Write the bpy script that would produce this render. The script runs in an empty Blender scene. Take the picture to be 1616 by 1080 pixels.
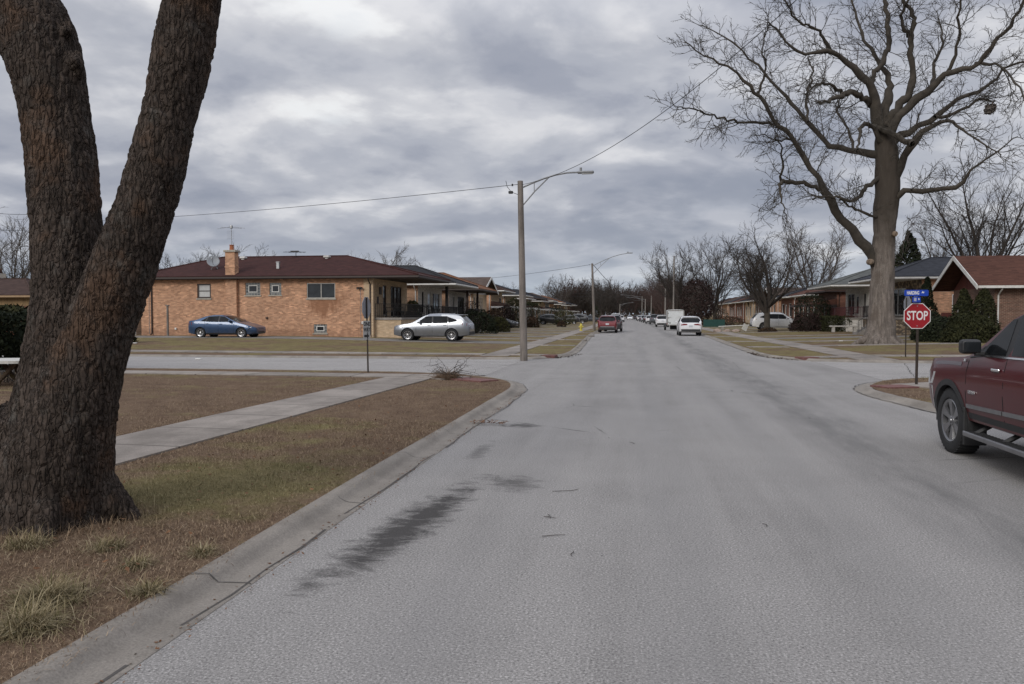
import bpy, bmesh, math, random
import numpy as np
from mathutils import Vector, Matrix, noise
SC = bpy.context.scene
COL = SC.collection
R = math.radians
PI = math.pi
random.seed(7)

# ------------------------------------------------------------------ camera model (photo 1616 x 1080, f = 1238 px)
CAM_H, FPX, YAW, PITCH = 1.75, 1238.0, R(8.81), R(1.99)
_fw = Vector((-math.sin(YAW)*math.cos(PITCH), math.cos(YAW)*math.cos(PITCH), -math.sin(PITCH)))
_rt = Vector((math.cos(YAW), math.sin(YAW), 0))
_up = _rt.cross(_fw)
EYE = Vector((0, 0, CAM_H))
def ray(u, v): return _fw + _rt*((u-808)/FPX) + _up*((540-v)/FPX)
def aty(u, v, y): d = ray(u, v); return EYE + d*(y/d.y)
def atx(u, v, x): d = ray(u, v); return EYE + d*(x/d.x)
def gnd(u, v, z=0.0): d = ray(u, v); return EYE + d*((z-CAM_H)/d.z)

# ------------------------------------------------------------------ object bookkeeping
def link(o): COL.objects.link(o); return o
def tag(o, label=None, cat=None, group=None, kind=None):
    if label: o['label'] = label
    if cat: o['category'] = cat
    if group: o['group'] = group
    if kind: o['kind'] = kind
    return o
def empty(name, loc=(0,0,0), rz=0.0, label=None, cat=None, group=None):
    o = link(bpy.data.objects.new(name, None)); o.location = loc; o.rotation_euler = (0,0,rz)
    o.empty_display_size = 0.1
    return tag(o, label, cat, group)
def kids(o): return [c for c in COL.objects if c.parent == o]
def copy_tree(o, parent=None, mats=None):
    ch = kids(o)
    c = link(o.copy()); c.parent = parent
    for k in ch: copy_tree(k, c)
    return c

class MB:
    """collects polygons with a material index, then links them as ONE mesh object"""
    def __init__(s, xf=None): s.v=[]; s.f=[]; s.m=[]; s.xf=xf
    def add(s, vs, fs, mi=0):
        n=len(s.v)
        if s.xf: vs=[s.xf(Vector(p)) for p in vs]
        s.v.extend([tuple(p) for p in vs]); s.f.extend([tuple(i+n for i in f) for f in fs]); s.m.extend([mi]*len(fs)); return s
    def quad(s,a,b,c,d,mi=0): return s.add([a,b,c,d],[(0,1,2,3)],mi)
    def box(s, c, d, mi=0, rot=None):
        x,y,z=d[0]/2,d[1]/2,d[2]/2
        vs=[Vector(p) for p in ((-x,-y,-z),(x,-y,-z),(x,y,-z),(-x,y,-z),(-x,-y,z),(x,-y,z),(x,y,z),(-x,y,z))]
        if rot is not None: vs=[rot@p for p in vs]
        c=Vector(c)
        return s.add([p+c for p in vs],[(0,3,2,1),(4,5,6,7),(0,1,5,4),(1,2,6,5),(2,3,7,6),(3,0,4,7)],mi)
    def bb(s, x0,x1,y0,y1,z0,z1, mi=0): return s.box(((x0+x1)/2,(y0+y1)/2,(z0+z1)/2),(abs(x1-x0),abs(y1-y0),abs(z1-z0)),mi)
    def cbox(s, c, d, ch=0.01, mi=0, rot=None):
        """box with chamfered edges"""
        bm=bmesh.new(); bmesh.ops.create_cube(bm,size=1.0)
        for v in bm.verts: v.co=Vector((v.co.x*d[0],v.co.y*d[1],v.co.z*d[2]))
        bmesh.ops.bevel(bm,geom=bm.edges[:],offset=min(ch,min(d)*.45),segments=2,affect='EDGES',profile=0.5)
        bm.verts.index_update()
        vs=[v.co.copy() for v in bm.verts]
        if rot is not None: vs=[rot@p for p in vs]
        c=Vector(c); s.add([p+c for p in vs],[tuple(v.index for v in f.verts) for f in bm.faces],mi); bm.free(); return s
    def tube(s, pts, rad, n=8, mi=0, cap=True):
        pts=[Vector(p) for p in pts]
        if not hasattr(rad,'__len__'): rad=[rad]*len(pts)
        vs=[];fs=[]
        ref=None
        for i,p in enumerate(pts):
            t=(pts[min(i+1,len(pts)-1)]-pts[max(i-1,0)])
            if t.length<1e-9: t=Vector((0,0,1))
            t.normalize()
            if ref is None: ref=Vector((1,0,0)) if abs(t.x)<.9 else Vector((0,1,0))
            a=ref-t*ref.dot(t)
            if a.length<1e-6: a=Vector((0,0,1)).cross(t)
            a.normalize(); b=t.cross(a); ref=a
            for k in range(n):
                w=2*PI*k/n; vs.append(p+(a*math.cos(w)+b*math.sin(w))*rad[i])
        for i in range(len(pts)-1):
            for k in range(n):
                k2=(k+1)%n; fs.append((i*n+k,i*n+k2,(i+1)*n+k2,(i+1)*n+k))
        if cap: fs.append(tuple(range(n-1,-1,-1))); fs.append(tuple((len(pts)-1)*n+k for k in range(n)))
        return s.add(vs,fs,mi)
    def lathe(s, prof, n=24, mi=0, M=None):
        """profile of (r,z) turned about local z, then moved by matrix M"""
        vs=[];fs=[]
        for r,z in prof:
            for k in range(n):
                w=2*PI*k/n; p=Vector((r*math.cos(w),r*math.sin(w),z)); vs.append(M@p if M else p)
        for i in range(len(prof)-1):
            for k in range(n):
                k2=(k+1)%n; fs.append((i*n+k,i*n+k2,(i+1)*n+k2,(i+1)*n+k))
        return s.add(vs,fs,mi)
    def prism(s, poly, z0, z1, mi=0, M=None):
        n=len(poly); vs=[Vector((p[0],p[1],z0)) for p in poly]+[Vector((p[0],p[1],z1)) for p in poly]
        if M: vs=[M@p for p in vs]
        fs=[tuple(range(n-1,-1,-1)),tuple(range(n,2*n))]+[(i,(i+1)%n,n+(i+1)%n,n+i) for i in range(n)]
        return s.add(vs,fs,mi)
    def slab(s, quad, th, mi=0):
        """thick panel: polygon corners plus thickness backwards along its normal"""
        q=[Vector(p) for p in quad]; nrm=(q[1]-q[0]).cross(q[-1]-q[0]).normalized()*th
        n=len(q); vs=q+[p-nrm for p in q]
        fs=[tuple(range(n)),tuple(range(2*n-1,n-1,-1))]+[(i,n+i,n+(i+1)%n,(i+1)%n) for i in range(n)]
        return s.add(vs,fs,mi)
    def build(s, name, mats, parent=None, smooth=False, angle=None):
        me=bpy.data.meshes.new(name); me.from_pydata(s.v,[],s.f)
        if not isinstance(mats,(list,tuple)): mats=[mats]
        for m in mats: me.materials.append(m)
        if len(mats)>1: me.polygons.foreach_set('material_index',s.m)
        if smooth or angle is not None:
            me.polygons.foreach_set('use_smooth',[True]*len(me.polygons))
            if angle is not None:
                try: me.set_sharp_from_angle(angle=R(angle))
                except Exception: pass
        me.update()
        o=link(bpy.data.objects.new(name,me))
        if parent is not None: o.parent=parent
        return o

def mesh_np(name, V, F, mats, parent=None, smooth=False, midx=None):
    """fast mesh from numpy arrays, all faces with the same corner count"""
    me=bpy.data.meshes.new(name); k=F.shape[1]
    me.vertices.add(len(V)); me.vertices.foreach_set('co',np.ascontiguousarray(V,dtype=np.float32).ravel())
    me.loops.add(F.size); me.loops.foreach_set('vertex_index',np.ascontiguousarray(F,dtype=np.int32).ravel())
    me.polygons.add(len(F)); me.polygons.foreach_set('loop_start',np.arange(0,F.size,k,dtype=np.int32))
    me.polygons.foreach_set('loop_total',np.full(len(F),k,dtype=np.int32))
    if not isinstance(mats,(list,tuple)): mats=[mats]
    for m in mats: me.materials.append(m)
    if midx is not None: me.polygons.foreach_set('material_index',np.asarray(midx,dtype=np.int32))
    if smooth: me.polygons.foreach_set('use_smooth',np.ones(len(F),dtype=bool))
    me.update(calc_edges=True); me.validate()
    o=link(bpy.data.objects.new(name,me))
    if parent is not None: o.parent=parent
    return o

def text_mb(txt, size, M, depth=0.002, name='lettering', mat=None, parent=None, wscale=1.0, bold=0.0):
    cu=bpy.data.curves.new('t','FONT'); cu.body=txt; cu.size=size; cu.align_x='CENTER'; cu.align_y='CENTER'
    cu.extrude=depth; cu.offset=bold; cu.resolution_u=3
    ob=bpy.data.objects.new('t',cu); COL.objects.link(ob)
    bpy.context.view_layer.update()
    dg=bpy.context.evaluated_depsgraph_get()
    me=bpy.data.meshes.new_from_object(ob.evaluated_get(dg))
    bpy.data.objects.remove(ob); bpy.data.curves.remove(cu)
    me.transform(M @ Matrix.Diagonal((wscale,1,1,1)))
    me.name=name; me.materials.clear()
    if mat: me.materials.append(mat)
    o=link(bpy.data.objects.new(name,me))
    if parent is not None: o.parent=parent
    return o
def frame(origin, xdir, zdir):
    """matrix whose local x is xdir, local z (outward) is zdir"""
    x=Vector(xdir).normalized(); z=Vector(zdir).normalized(); y=z.cross(x)
    return Matrix(((x.x,y.x,z.x,origin[0]),(x.y,y.y,z.y,origin[1]),(x.z,y.z,z.z,origin[2]),(0,0,0,1)))

# ------------------------------------------------------------------ materials
class NT:
    def __init__(s, name):
        s.mat=bpy.data.materials.new(name); s.mat.use_nodes=True
        s.t=s.mat.node_tree; s.t.nodes.clear()
        s.out=s.n('ShaderNodeOutputMaterial'); s.b=s.n('ShaderNodeBsdfPrincipled')
        s.l(s.b.outputs[0],s.out.inputs[0])
        s.co=None
    def n(s,t,**k):
        nd=s.t.nodes.new(t)
        for a,b in k.items(): setattr(nd,a,b)
        return nd
    def l(s,a,b): s.t.links.new(a,b)
    def set(s,**k):
        for a,b in k.items():
            s.b.inputs[a.replace('_',' ')].default_value=b
        return s
    def coord(s,kind='Object'):
        tc=s.n('ShaderNodeTexCoord'); return tc.outputs[kind]
    def world(s):
        g=s.n('ShaderNodeNewGeometry'); return g.outputs['Position']
    def mapping(s,vec,scale=(1,1,1),loc=(0,0,0),rot=(0,0,0)):
        m=s.n('ShaderNodeMapping'); m.inputs['Scale'].default_value=scale; m.inputs['Location'].default_value=loc; m.inputs['Rotation'].default_value=rot
        s.l(vec,m.inputs[0]); return m.outputs[0]
    def noise(s,vec,scale,detail=4,rough=.6,dist=0,out='Fac'):
        x=s.n('ShaderNodeTexNoise'); x.inputs['Scale'].default_value=scale; x.inputs['Detail'].default_value=detail
        x.inputs['Roughness'].default_value=rough; x.inputs['Distortion'].default_value=dist
        s.l(vec,x.inputs['Vector']); return x.outputs[out]
    def ramp(s,fac,stops,interp='LINEAR'):
        r=s.n('ShaderNodeValToRGB'); r.color_ramp.interpolation=interp
        e=r.color_ramp.elements
        while len(e)<len(stops): e.new(0.5)
        for el,(p,c) in zip(e,stops):
            el.position=p; el.color=(c[0],c[1],c[2],1) if hasattr(c,'__len__') else (c,c,c,1)
        s.l(fac,r.inputs[0]); return r.outputs[0]
    def mix(s,fac,a,b,blend='MIX'):
        m=s.n('ShaderNodeMix',data_type='RGBA',blend_type=blend)
        for sock,val in ((m.inputs[0],fac),(m.inputs[6],a),(m.inputs[7],b)):
            if hasattr(val,'is_output') or isinstance(val,bpy.types.NodeSocket): s.l(val,sock)
            elif hasattr(val,'__len__'): sock.default_value=(val[0],val[1],val[2],1)
            else: sock.default_value=val
        return m.outputs[2]
    def math(s,op,a,b=0.0,clamp=False):
        m=s.n('ShaderNodeMath',operation=op,use_clamp=clamp)
        for sock,val in ((m.inputs[0],a),(m.inputs[1],b)):
            if isinstance(val,bpy.types.NodeSocket): s.l(val,sock)
            else: sock.default_value=val
        return m.outputs[0]
    def xyz(s,vec):
        x=s.n('ShaderNodeSeparateXYZ'); s.l(vec,x.inputs[0]); return x.outputs
    def comb(s,x,y,z):
        c=s.n('ShaderNodeCombineXYZ')
        for sock,val in zip(c.inputs,(x,y,z)):
            if isinstance(val,bpy.types.NodeSocket): s.l(val,sock)
            else: sock.default_value=val
        return c.outputs[0]
    def color(s,c): s.l(c,s.b.inputs['Base Color']) if isinstance(c,bpy.types.NodeSocket) else setattr(s.b.inputs['Base Color'],'default_value',(c[0],c[1],c[2],1)); return s
    def bump(s,h,strength=.3,dist=.01):
        b=s.n('ShaderNodeBump'); b.inputs['Strength'].default_value=strength; b.inputs['Distance'].default_value=dist
        s.l(h,b.inputs['Height']); s.l(b.outputs[0],s.b.inputs['Normal']); return s
    def rough(s,r): 
        if isinstance(r,bpy.types.NodeSocket): s.l(r,s.b.inputs['Roughness'])
        else: s.b.inputs['Roughness'].default_value=r
        return s

_cache={}
def plain(name,col,rough=.6,metal=0.0,var=.12,scale=6.0,coat=0.0,spec=.5,bump=0.0,dirt=None):
    """one-colour surface with slight uneven tone"""
    key=(name,)
    if key in _cache: return _cache[key]
    t=NT(name); v=t.coord('Object')
    n=t.noise(v,scale,5,.6)
    lo=[c*(1-var) for c in col]; hi=[min(1,c*(1+var)) for c in col]
    c=t.ramp(n,[(.3,lo),(.7,hi)])
    if dirt: c=t.mix(t.ramp(t.noise(v,scale*.37,6,.7),[(.5,0),(.72,.8)]),c,dirt)
    t.color(c); t.rough(rough); t.set(Metallic=metal); t.b.inputs['Specular IOR Level'].default_value=spec
    if coat: t.b.inputs['Coat Weight'].default_value=coat; t.b.inputs['Coat Roughness'].default_value=.05
    if bump: t.bump(t.noise(v,scale*8,4,.6),bump,.01)
    _cache[key]=t.mat; return t.mat

def brick_mat(name,c1,c2,mortar,var=.35,scale=1.0,stain=None,bw=.215,bh=.075):
    if name in _cache: return _cache[name]
    t=NT(name); p=t.world()
    g=t.n('ShaderNodeNewGeometry'); nx,ny,nz=t.xyz(g.outputs['True Normal'])
    x,y,z=t.xyz(p)
    sel=t.math('GREATER_THAN',t.math('ABSOLUTE',nx),t.math('ABSOLUTE',ny))
    m=t.n('ShaderNodeMix',data_type='FLOAT'); t.l(sel,m.inputs[0]); t.l(x,m.inputs[2]); t.l(y,m.inputs[3])
    uv=t.comb(m.outputs[0],z,0.0)
    b=t.n('ShaderNodeTexBrick'); t.l(uv,b.inputs['Vector'])
    b.inputs['Scale'].default_value=1.0; b.inputs['Brick Width'].default_value=bw; b.inputs['Row Height'].default_value=bh
    b.inputs['Mortar Size'].default_value=.006; b.inputs['Mortar Smooth'].default_value=.2; b.inputs['Bias'].default_value=0
    b.inputs['Color1'].default_value=(*c1,1); b.inputs['Color2'].default_value=(*c2,1); b.inputs['Mortar'].default_value=(*mortar,1)
    cell=t.n('ShaderNodeTexWhiteNoise',noise_dimensions='2D')
    row=t.math('FLOOR',t.math('DIVIDE',z,bh)); colm=t.math('FLOOR',t.math('DIVIDE',t.math('ADD',m.outputs[0],t.math('MULTIPLY',t.math('MODULO',row,2.0),bw/2)),bw))
    t.l(t.comb(colm,row,0.0),cell.inputs['Vector'])
    tint=t.ramp(cell.outputs['Value'],[(0,1-var),(.75,1.0),(.93,1.0),(1.0,1+var)])
    c=t.mix(1.0,b.outputs['Color'],tint,'MULTIPLY')
    big=t.ramp(t.noise(p,.35,4,.6),[(.3,.88),(.7,1.1)])
    c=t.mix(1.0,c,big,'MULTIPLY')
    if stain: 
        for (sx,sz,rx,rz,ccol,amt) in stain:
            d=t.n('ShaderNodeVectorMath',operation='LENGTH')
            t.l(t.comb(t.math('DIVIDE',t.math('SUBTRACT',m.outputs[0],sx),rx),t.math('DIVIDE',t.math('SUBTRACT',z,sz),rz),0.0),d.inputs[0])
            f=t.math('ADD',d.outputs['Value'],t.math('MULTIPLY',t.math('SUBTRACT',t.noise(t.mapping(p,(1,1,.35)),2.4,5,.65),.5),2.4))
            c=t.mix(t.math('MULTIPLY',t.ramp(f,[(.35,1),(1.0,0)]),amt),c,ccol)
    t.color(c); t.rough(.9); t.bump(t.math('SUBTRACT',1.0,b.outputs['Fac']),.35,.006)
    _cache[name]=t.mat; return t.mat

def shingle_mat(name,col,var=.3):
    if name in _cache: return _cache[name]
    t=NT(name); p=t.world()
    x,y,z=t.xyz(p)
    row=t.math('FLOOR',t.math('DIVIDE',z,.055))
    wn=t.n('ShaderNodeTexWhiteNoise',noise_dimensions='2D')
    g=t.n('ShaderNodeNewGeometry'); nx,ny,nz=t.xyz(g.outputs['True Normal'])
    sel=t.math('GREATER_THAN',t.math('ABSOLUTE',nx),t.math('ABSOLUTE',ny))
    m=t.n('ShaderNodeMix',data_type='FLOAT'); t.l(sel,m.inputs[0]); t.l(x,m.inputs[2]); t.l(y,m.inputs[3])
    t.l(t.comb(t.math('FLOOR',t.math('DIVIDE',m.outputs[0],.3)),row,0.0),wn.inputs['Vector'])
    n2=t.noise(p,.8,5,.65); n3=t.noise(p,25,3,.6)
    f=t.math('ADD',t.math('MULTIPLY',wn.outputs['Value'],.4),t.math('ADD',t.math('MULTIPLY',n2,.4),t.math('MULTIPLY',n3,.3)))
    c=t.ramp(f,[(.25,[k*(1-var) for k in col]),(.85,[k*(1+var) for k in col])])
    edge=t.ramp(t.math('FRACT',t.math('DIVIDE',z,.055)),[(0,.72),(.18,1.0)])
    c=t.mix(1.0,c,edge,'MULTIPLY')
    t.color(c); t.rough(.95); t.b.inputs['Specular IOR Level'].default_value=.2
    t.bump(f,.3,.01)
    _cache[name]=t.mat; return t.mat

def paint(name,col,metal=.0,rough=.35,coat=.8):
    if name in _cache: return _cache[name]
    t=NT(name); v=t.coord('Object')
    n=t.ramp(t.noise(v,3.0,4,.6),[(.3,.93),(.7,1.05)])
    c=t.mix(1.0,[*col],n,'MULTIPLY')
    # road film: a dusty tint in patches low on the body
    z=t.xyz(v)[2]
    f=t.math('MULTIPLY',t.ramp(z,[(.2,.45),(.75,.0)]),t.ramp(t.noise(v,5,5,.7),[(.3,0),(.75,1)]))
    c=t.mix(f,c,(.16,.145,.13))
    t.color(c); t.set(Metallic=metal); t.rough(rough)
    t.b.inputs['Coat Weight'].default_value=coat; t.b.inputs['Specular IOR Level'].default_value=.5*min(1,coat+.2); t.b.inputs['Coat Roughness'].default_value=.06
    _cache[name]=t.mat; return t.mat

def glass_mat(name='dark_glass',col=(.012,.014,.016),rough=.04,spec=.6):
    if name in _cache: return _cache[name]
    t=NT(name); v=t.coord('Object')
    c=t.mix(t.ramp(t.noise(v,1.7,3,.5),[(.35,0),(.7,1)]),col,[k*2.2+.004 for k in col])
    t.color(c); t.rough(rough); t.b.inputs['Specular IOR Level'].default_value=spec
    _cache[name]=t.mat; return t.mat
from mathutils.geometry import delaunay_2d_cdt
# ------------------------------------------------------------------ camera
cd=bpy.data.cameras.new('camera'); cam=link(bpy.data.objects.new('camera',cd))
cd.sensor_fit='HORIZONTAL'; cd.sensor_width=23.5; cd.lens=23.5*FPX/1616; cd.clip_start=.05; cd.clip_end=6000
cam.matrix_world=Matrix(((_rt.x,_up.x,-_fw.x,0),(_rt.y,_up.y,-_fw.y,0),(_rt.z,_up.z,-_fw.z,CAM_H),(0,0,0,1)))
SC.camera=cam
SC.view_settings.view_transform='Standard'; SC.view_settings.look='None'; SC.view_settings.gamma=1.0
SC.view_settings.exposure=0.16
# ------------------------------------------------------------------ overcast sky with broken cloud, weak veiled sun
SUN_EL, SUN_AZ = R(28), R(204)          # azimuth clockwise from +Y
w=bpy.data.worlds.new('World'); SC.world=w; w.use_nodes=True
nt=w.node_tree; nt.nodes.clear()
N=lambda t,**k:[setattr(x,a,b) for x in [nt.nodes.new(t)] for a,b in k.items()] and nt.nodes[-1] if k else nt.nodes.new(t)
L=nt.links.new
wo=N('ShaderNodeOutputWorld'); bg=N('ShaderNodeBackground'); L(bg.outputs[0],wo.inputs[0]); bg.inputs[1].default_value=0.12
sky=nt.nodes.new('ShaderNodeTexSky'); sky.sky_type='NISHITA'; sky.sun_disc=False; sky.sun_elevation=SUN_EL; sky.sun_rotation=SUN_AZ
sky.air_density=1.0; sky.dust_density=2.0; sky.ozone_density=1.0
tc=nt.nodes.new('ShaderNodeTexCoord'); sp=nt.nodes.new('ShaderNodeSeparateXYZ'); L(tc.outputs['Generated'],sp.inputs[0])
def M_(op,a,b=0.0,cl=False):
    m=nt.nodes.new('ShaderNodeMath'); m.operation=op; m.use_clamp=cl
    for s_,v_ in ((m.inputs[0],a),(m.inputs[1],b)):
        if isinstance(v_,bpy.types.NodeSocket): L(v_,s_)
        else: s_.default_value=v_
    return m.outputs[0]
zz=M_('ADD',M_('MAXIMUM',sp.outputs[2],0.0),0.24)
cb=nt.nodes.new('ShaderNodeCombineXYZ'); L(M_('DIVIDE',sp.outputs[0],zz),cb.inputs[0]); L(M_('DIVIDE',sp.outputs[1],zz),cb.inputs[1])
def noi(scale,detail,rough,dist=0,loc=(0,0,0),sc=(1,1,1)):
    mp=nt.nodes.new('ShaderNodeMapping'); mp.inputs['Location'].default_value=loc; mp.inputs['Scale'].default_value=sc
    L(cb.outputs[0],mp.inputs[0])
    n=nt.nodes.new('ShaderNodeTexNoise'); n.inputs['Scale'].default_value=scale; n.inputs['Detail'].default_value=detail
    n.inputs['Roughness'].default_value=rough; n.inputs['Distortion'].default_value=dist; L(mp.outputs[0],n.inputs['Vector']); return n.outputs['Fac']
def rmp(f,st,interp='LINEAR'):
    r=nt.nodes.new('ShaderNodeValToRGB'); e=r.color_ramp.elements; r.color_ramp.interpolation=interp
    while len(e)<len(st): e.new(.5)
    for el,(p,c) in zip(e,st): el.position=p; el.color=(*c,1) if hasattr(c,'__len__') else (c,c,c,1)
    L(f,r.inputs[0]); return r.outputs[0]
def mx(f,a,b,bt='MIX'):
    m=nt.nodes.new('ShaderNodeMix'); m.data_type='RGBA'; m.blend_type=bt
    for s_,v_ in ((m.inputs[0],f),(m.inputs[6],a),(m.inputs[7],b)):
        if isinstance(v_,bpy.types.NodeSocket): L(v_,s_)
        elif hasattr(v_,'__len__'): s_.default_value=(*v_,1)
        else: s_.default_value=v_
    return m.outputs[2]
big=noi(1.0,3,.45,.2,(3.2,1.7,0)); mid=noi(2.5,6,.54,.2,(7.1,4.4,0)); mid2=noi(2.5,3,.5,.2,(7.16,4.27,0)); big2=noi(1.0,3,.45,.2,(3.26,1.57,0)); fine=noi(8.0,5,.58,.1,(1.1,9.4,0))
dens=M_('ADD',M_('MULTIPLY',big,.46),M_('ADD',M_('MULTIPLY',mid,.44),M_('MULTIPLY',fine,.10)))
lit=M_('ADD',M_('MULTIPLY',M_('SUBTRACT',mid2,mid),1.5),M_('MULTIPLY',M_('SUBTRACT',big2,big),1.2))
# cloud radiance: grey violet bases, pale tops; values are divided by the 0.12 strength below
cloud=rmp(dens,[(.34,(.68,.69,.71)),(.41,(.52,.53,.57)),(.47,(.43,.445,.495)),(.53,(.355,.372,.43)),(.62,(.29,.312,.375))],'EASE')
hz_=rmp(sp.outputs[2],[(0.0,(.36,.43,.50)),(.035,(.35,.42,.50)),(.11,(.41,.45,.52)),(.2,(.43,.45,.51))])
cloud=mx(1.0,cloud,rmp(M_('ADD',lit,.5),[(.28,(.91,.92,.94)),(.5,(1.0,1.0,1.0)),(.72,(1.24,1.22,1.18))]),'MULTIPLY')
cloud=mx(rmp(sp.outputs[2],[(.0,.85),(.04,.5),(.09,.1),(.14,.0)]),cloud,hz_)
# overcast skies brighten towards the zenith
zen=rmp(sp.outputs[2],[(.0,.33),(.32,.325),(.55,.50),(1.0,.80)])
cloud=mx(1.0,cloud,mx(0.0,zen,zen),'MULTIPLY')
sc_=nt.nodes.new('ShaderNodeVectorMath'); sc_.operation='SCALE'; L(cloud,sc_.inputs[0]); sc_.inputs['Scale'].default_value=3.0/0.12
gap=rmp(dens,[(.30,.75),(.38,.97)])
final=mx(gap,sky.outputs[0],sc_.outputs[0])
L(final,bg.inputs[0])
sl=bpy.data.lights.new('sun','SUN'); sl.energy=1.5; sl.angle=R(25); sl.color=(1,.96,.9)
so=link(bpy.data.objects.new('sun',sl))
sd=Vector((math.sin(SUN_AZ)*math.cos(SUN_EL),math.cos(SUN_AZ)*math.cos(SUN_EL),math.sin(SUN_EL)))
so.rotation_euler=sd.to_track_quat('Z','Y').to_euler(); so.location=(0,-20,40)

# ------------------------------------------------------------------ plan of the place
def bend(y): return -0.012*max(0,y-100)
def sm(t): t=min(1,max(0,t)); return t*t*(3-2*t)
def hz(x,y):
    """height of the lawns above the road"""
    if x<1:
        dm=-(x+2.8)
        if y<26: return .075+.07*sm(dm/14)*sm((22.4-y)/9)
        return .08+.27*sm((dm-1)/20)*sm((y-30.4)/12)
    dm=x-5.6
    if y<26: return .085+.07*sm(dm/14)*sm((22.4-y)/9)
    return .08+.24*sm((dm-1)/14)*sm((y-30.4)/12)

FAR=620
NL=[(-2.44,-30),(-2.44,3),(-2.44,10),(-2.40,16.6),(-2.46,18.4),(-2.85,19.9),(-3.6,21.0),(-4.6,21.8),(-5.9,22.35),(-8,22.7),(-12,22.8),(-60,22.8),(-260,22.8)]
FL=[(-260,30),(-60,30),(-12,30),(-7,30.0),(-4.6,30.15),(-3.5,30.9),(-2.8,32.2),(-2.5,34.2),(-2.6,40),(-2.9,50),(-3.45,68),(-3.5,100)]+[(-3.5+bend(y),y) for y in (150,200,300,FAR)]
FR_=[(5.65+bend(y),y) for y in (FAR,300,200,150)]+[(5.65,100),(5.6,60),(5.35,46),(5.2,36),(5.3,33.6),(5.8,32),(6.6,30.9),(7.8,30.25),(10,30),(16,30),(60,30),(260,30)]
NR=[(260,22.9),(60,22.9),(14,22.9),(9,22.9),(7.4,22.5),(6.3,21.7),(5.5,20.5),(5.0,19.1),(4.93,17.6),(5.12,16),(5.35,14.6),(5.75,12.3),(6.1,9.8),(6.2,6),(6.2,-30)]
def smooth_poly(P,it=2):
    for _ in range(it):
        Q=[P[0]]
        for a,b in zip(P[:-1],P[1:]):
            if math.dist(a,b)>6: Q+= [a,b] if Q[-1]!=a else [b]
            else:
                Q+=[(a[0]*.75+b[0]*.25,a[1]*.75+b[1]*.25),(a[0]*.25+b[0]*.75,a[1]*.25+b[1]*.75)]
        Q.append(P[-1]); P=[Q[0]]+[q for p,q in zip(Q[:-1],Q[1:]) if math.dist(p,q)>1e-4]
    return P
def resample(P,maxd):
    out=[P[0]]
    for a,b in zip(P[:-1],P[1:]):
        n=max(1,int(math.ceil(math.dist(a,b)/maxd))) if min(abs(a[1]-20),abs(a[0]))<90 else 1
        for i in range(1,n+1): out.append((a[0]+(b[0]-a[0])*i/n,a[1]+(b[1]-a[1])*i/n))
    return out
def offset(P,d):
    """offset to the right-hand side of travel is positive"""
    out=[]
    for i,p in enumerate(P):
        a=P[max(0,i-1)]; b=P[min(len(P)-1,i+1)]
        t=Vector((b[0]-a[0],b[1]-a[1])).normalized(); out.append((p[0]-t.y*d,p[1]+t.x*d))   # left normal
    return out
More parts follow.
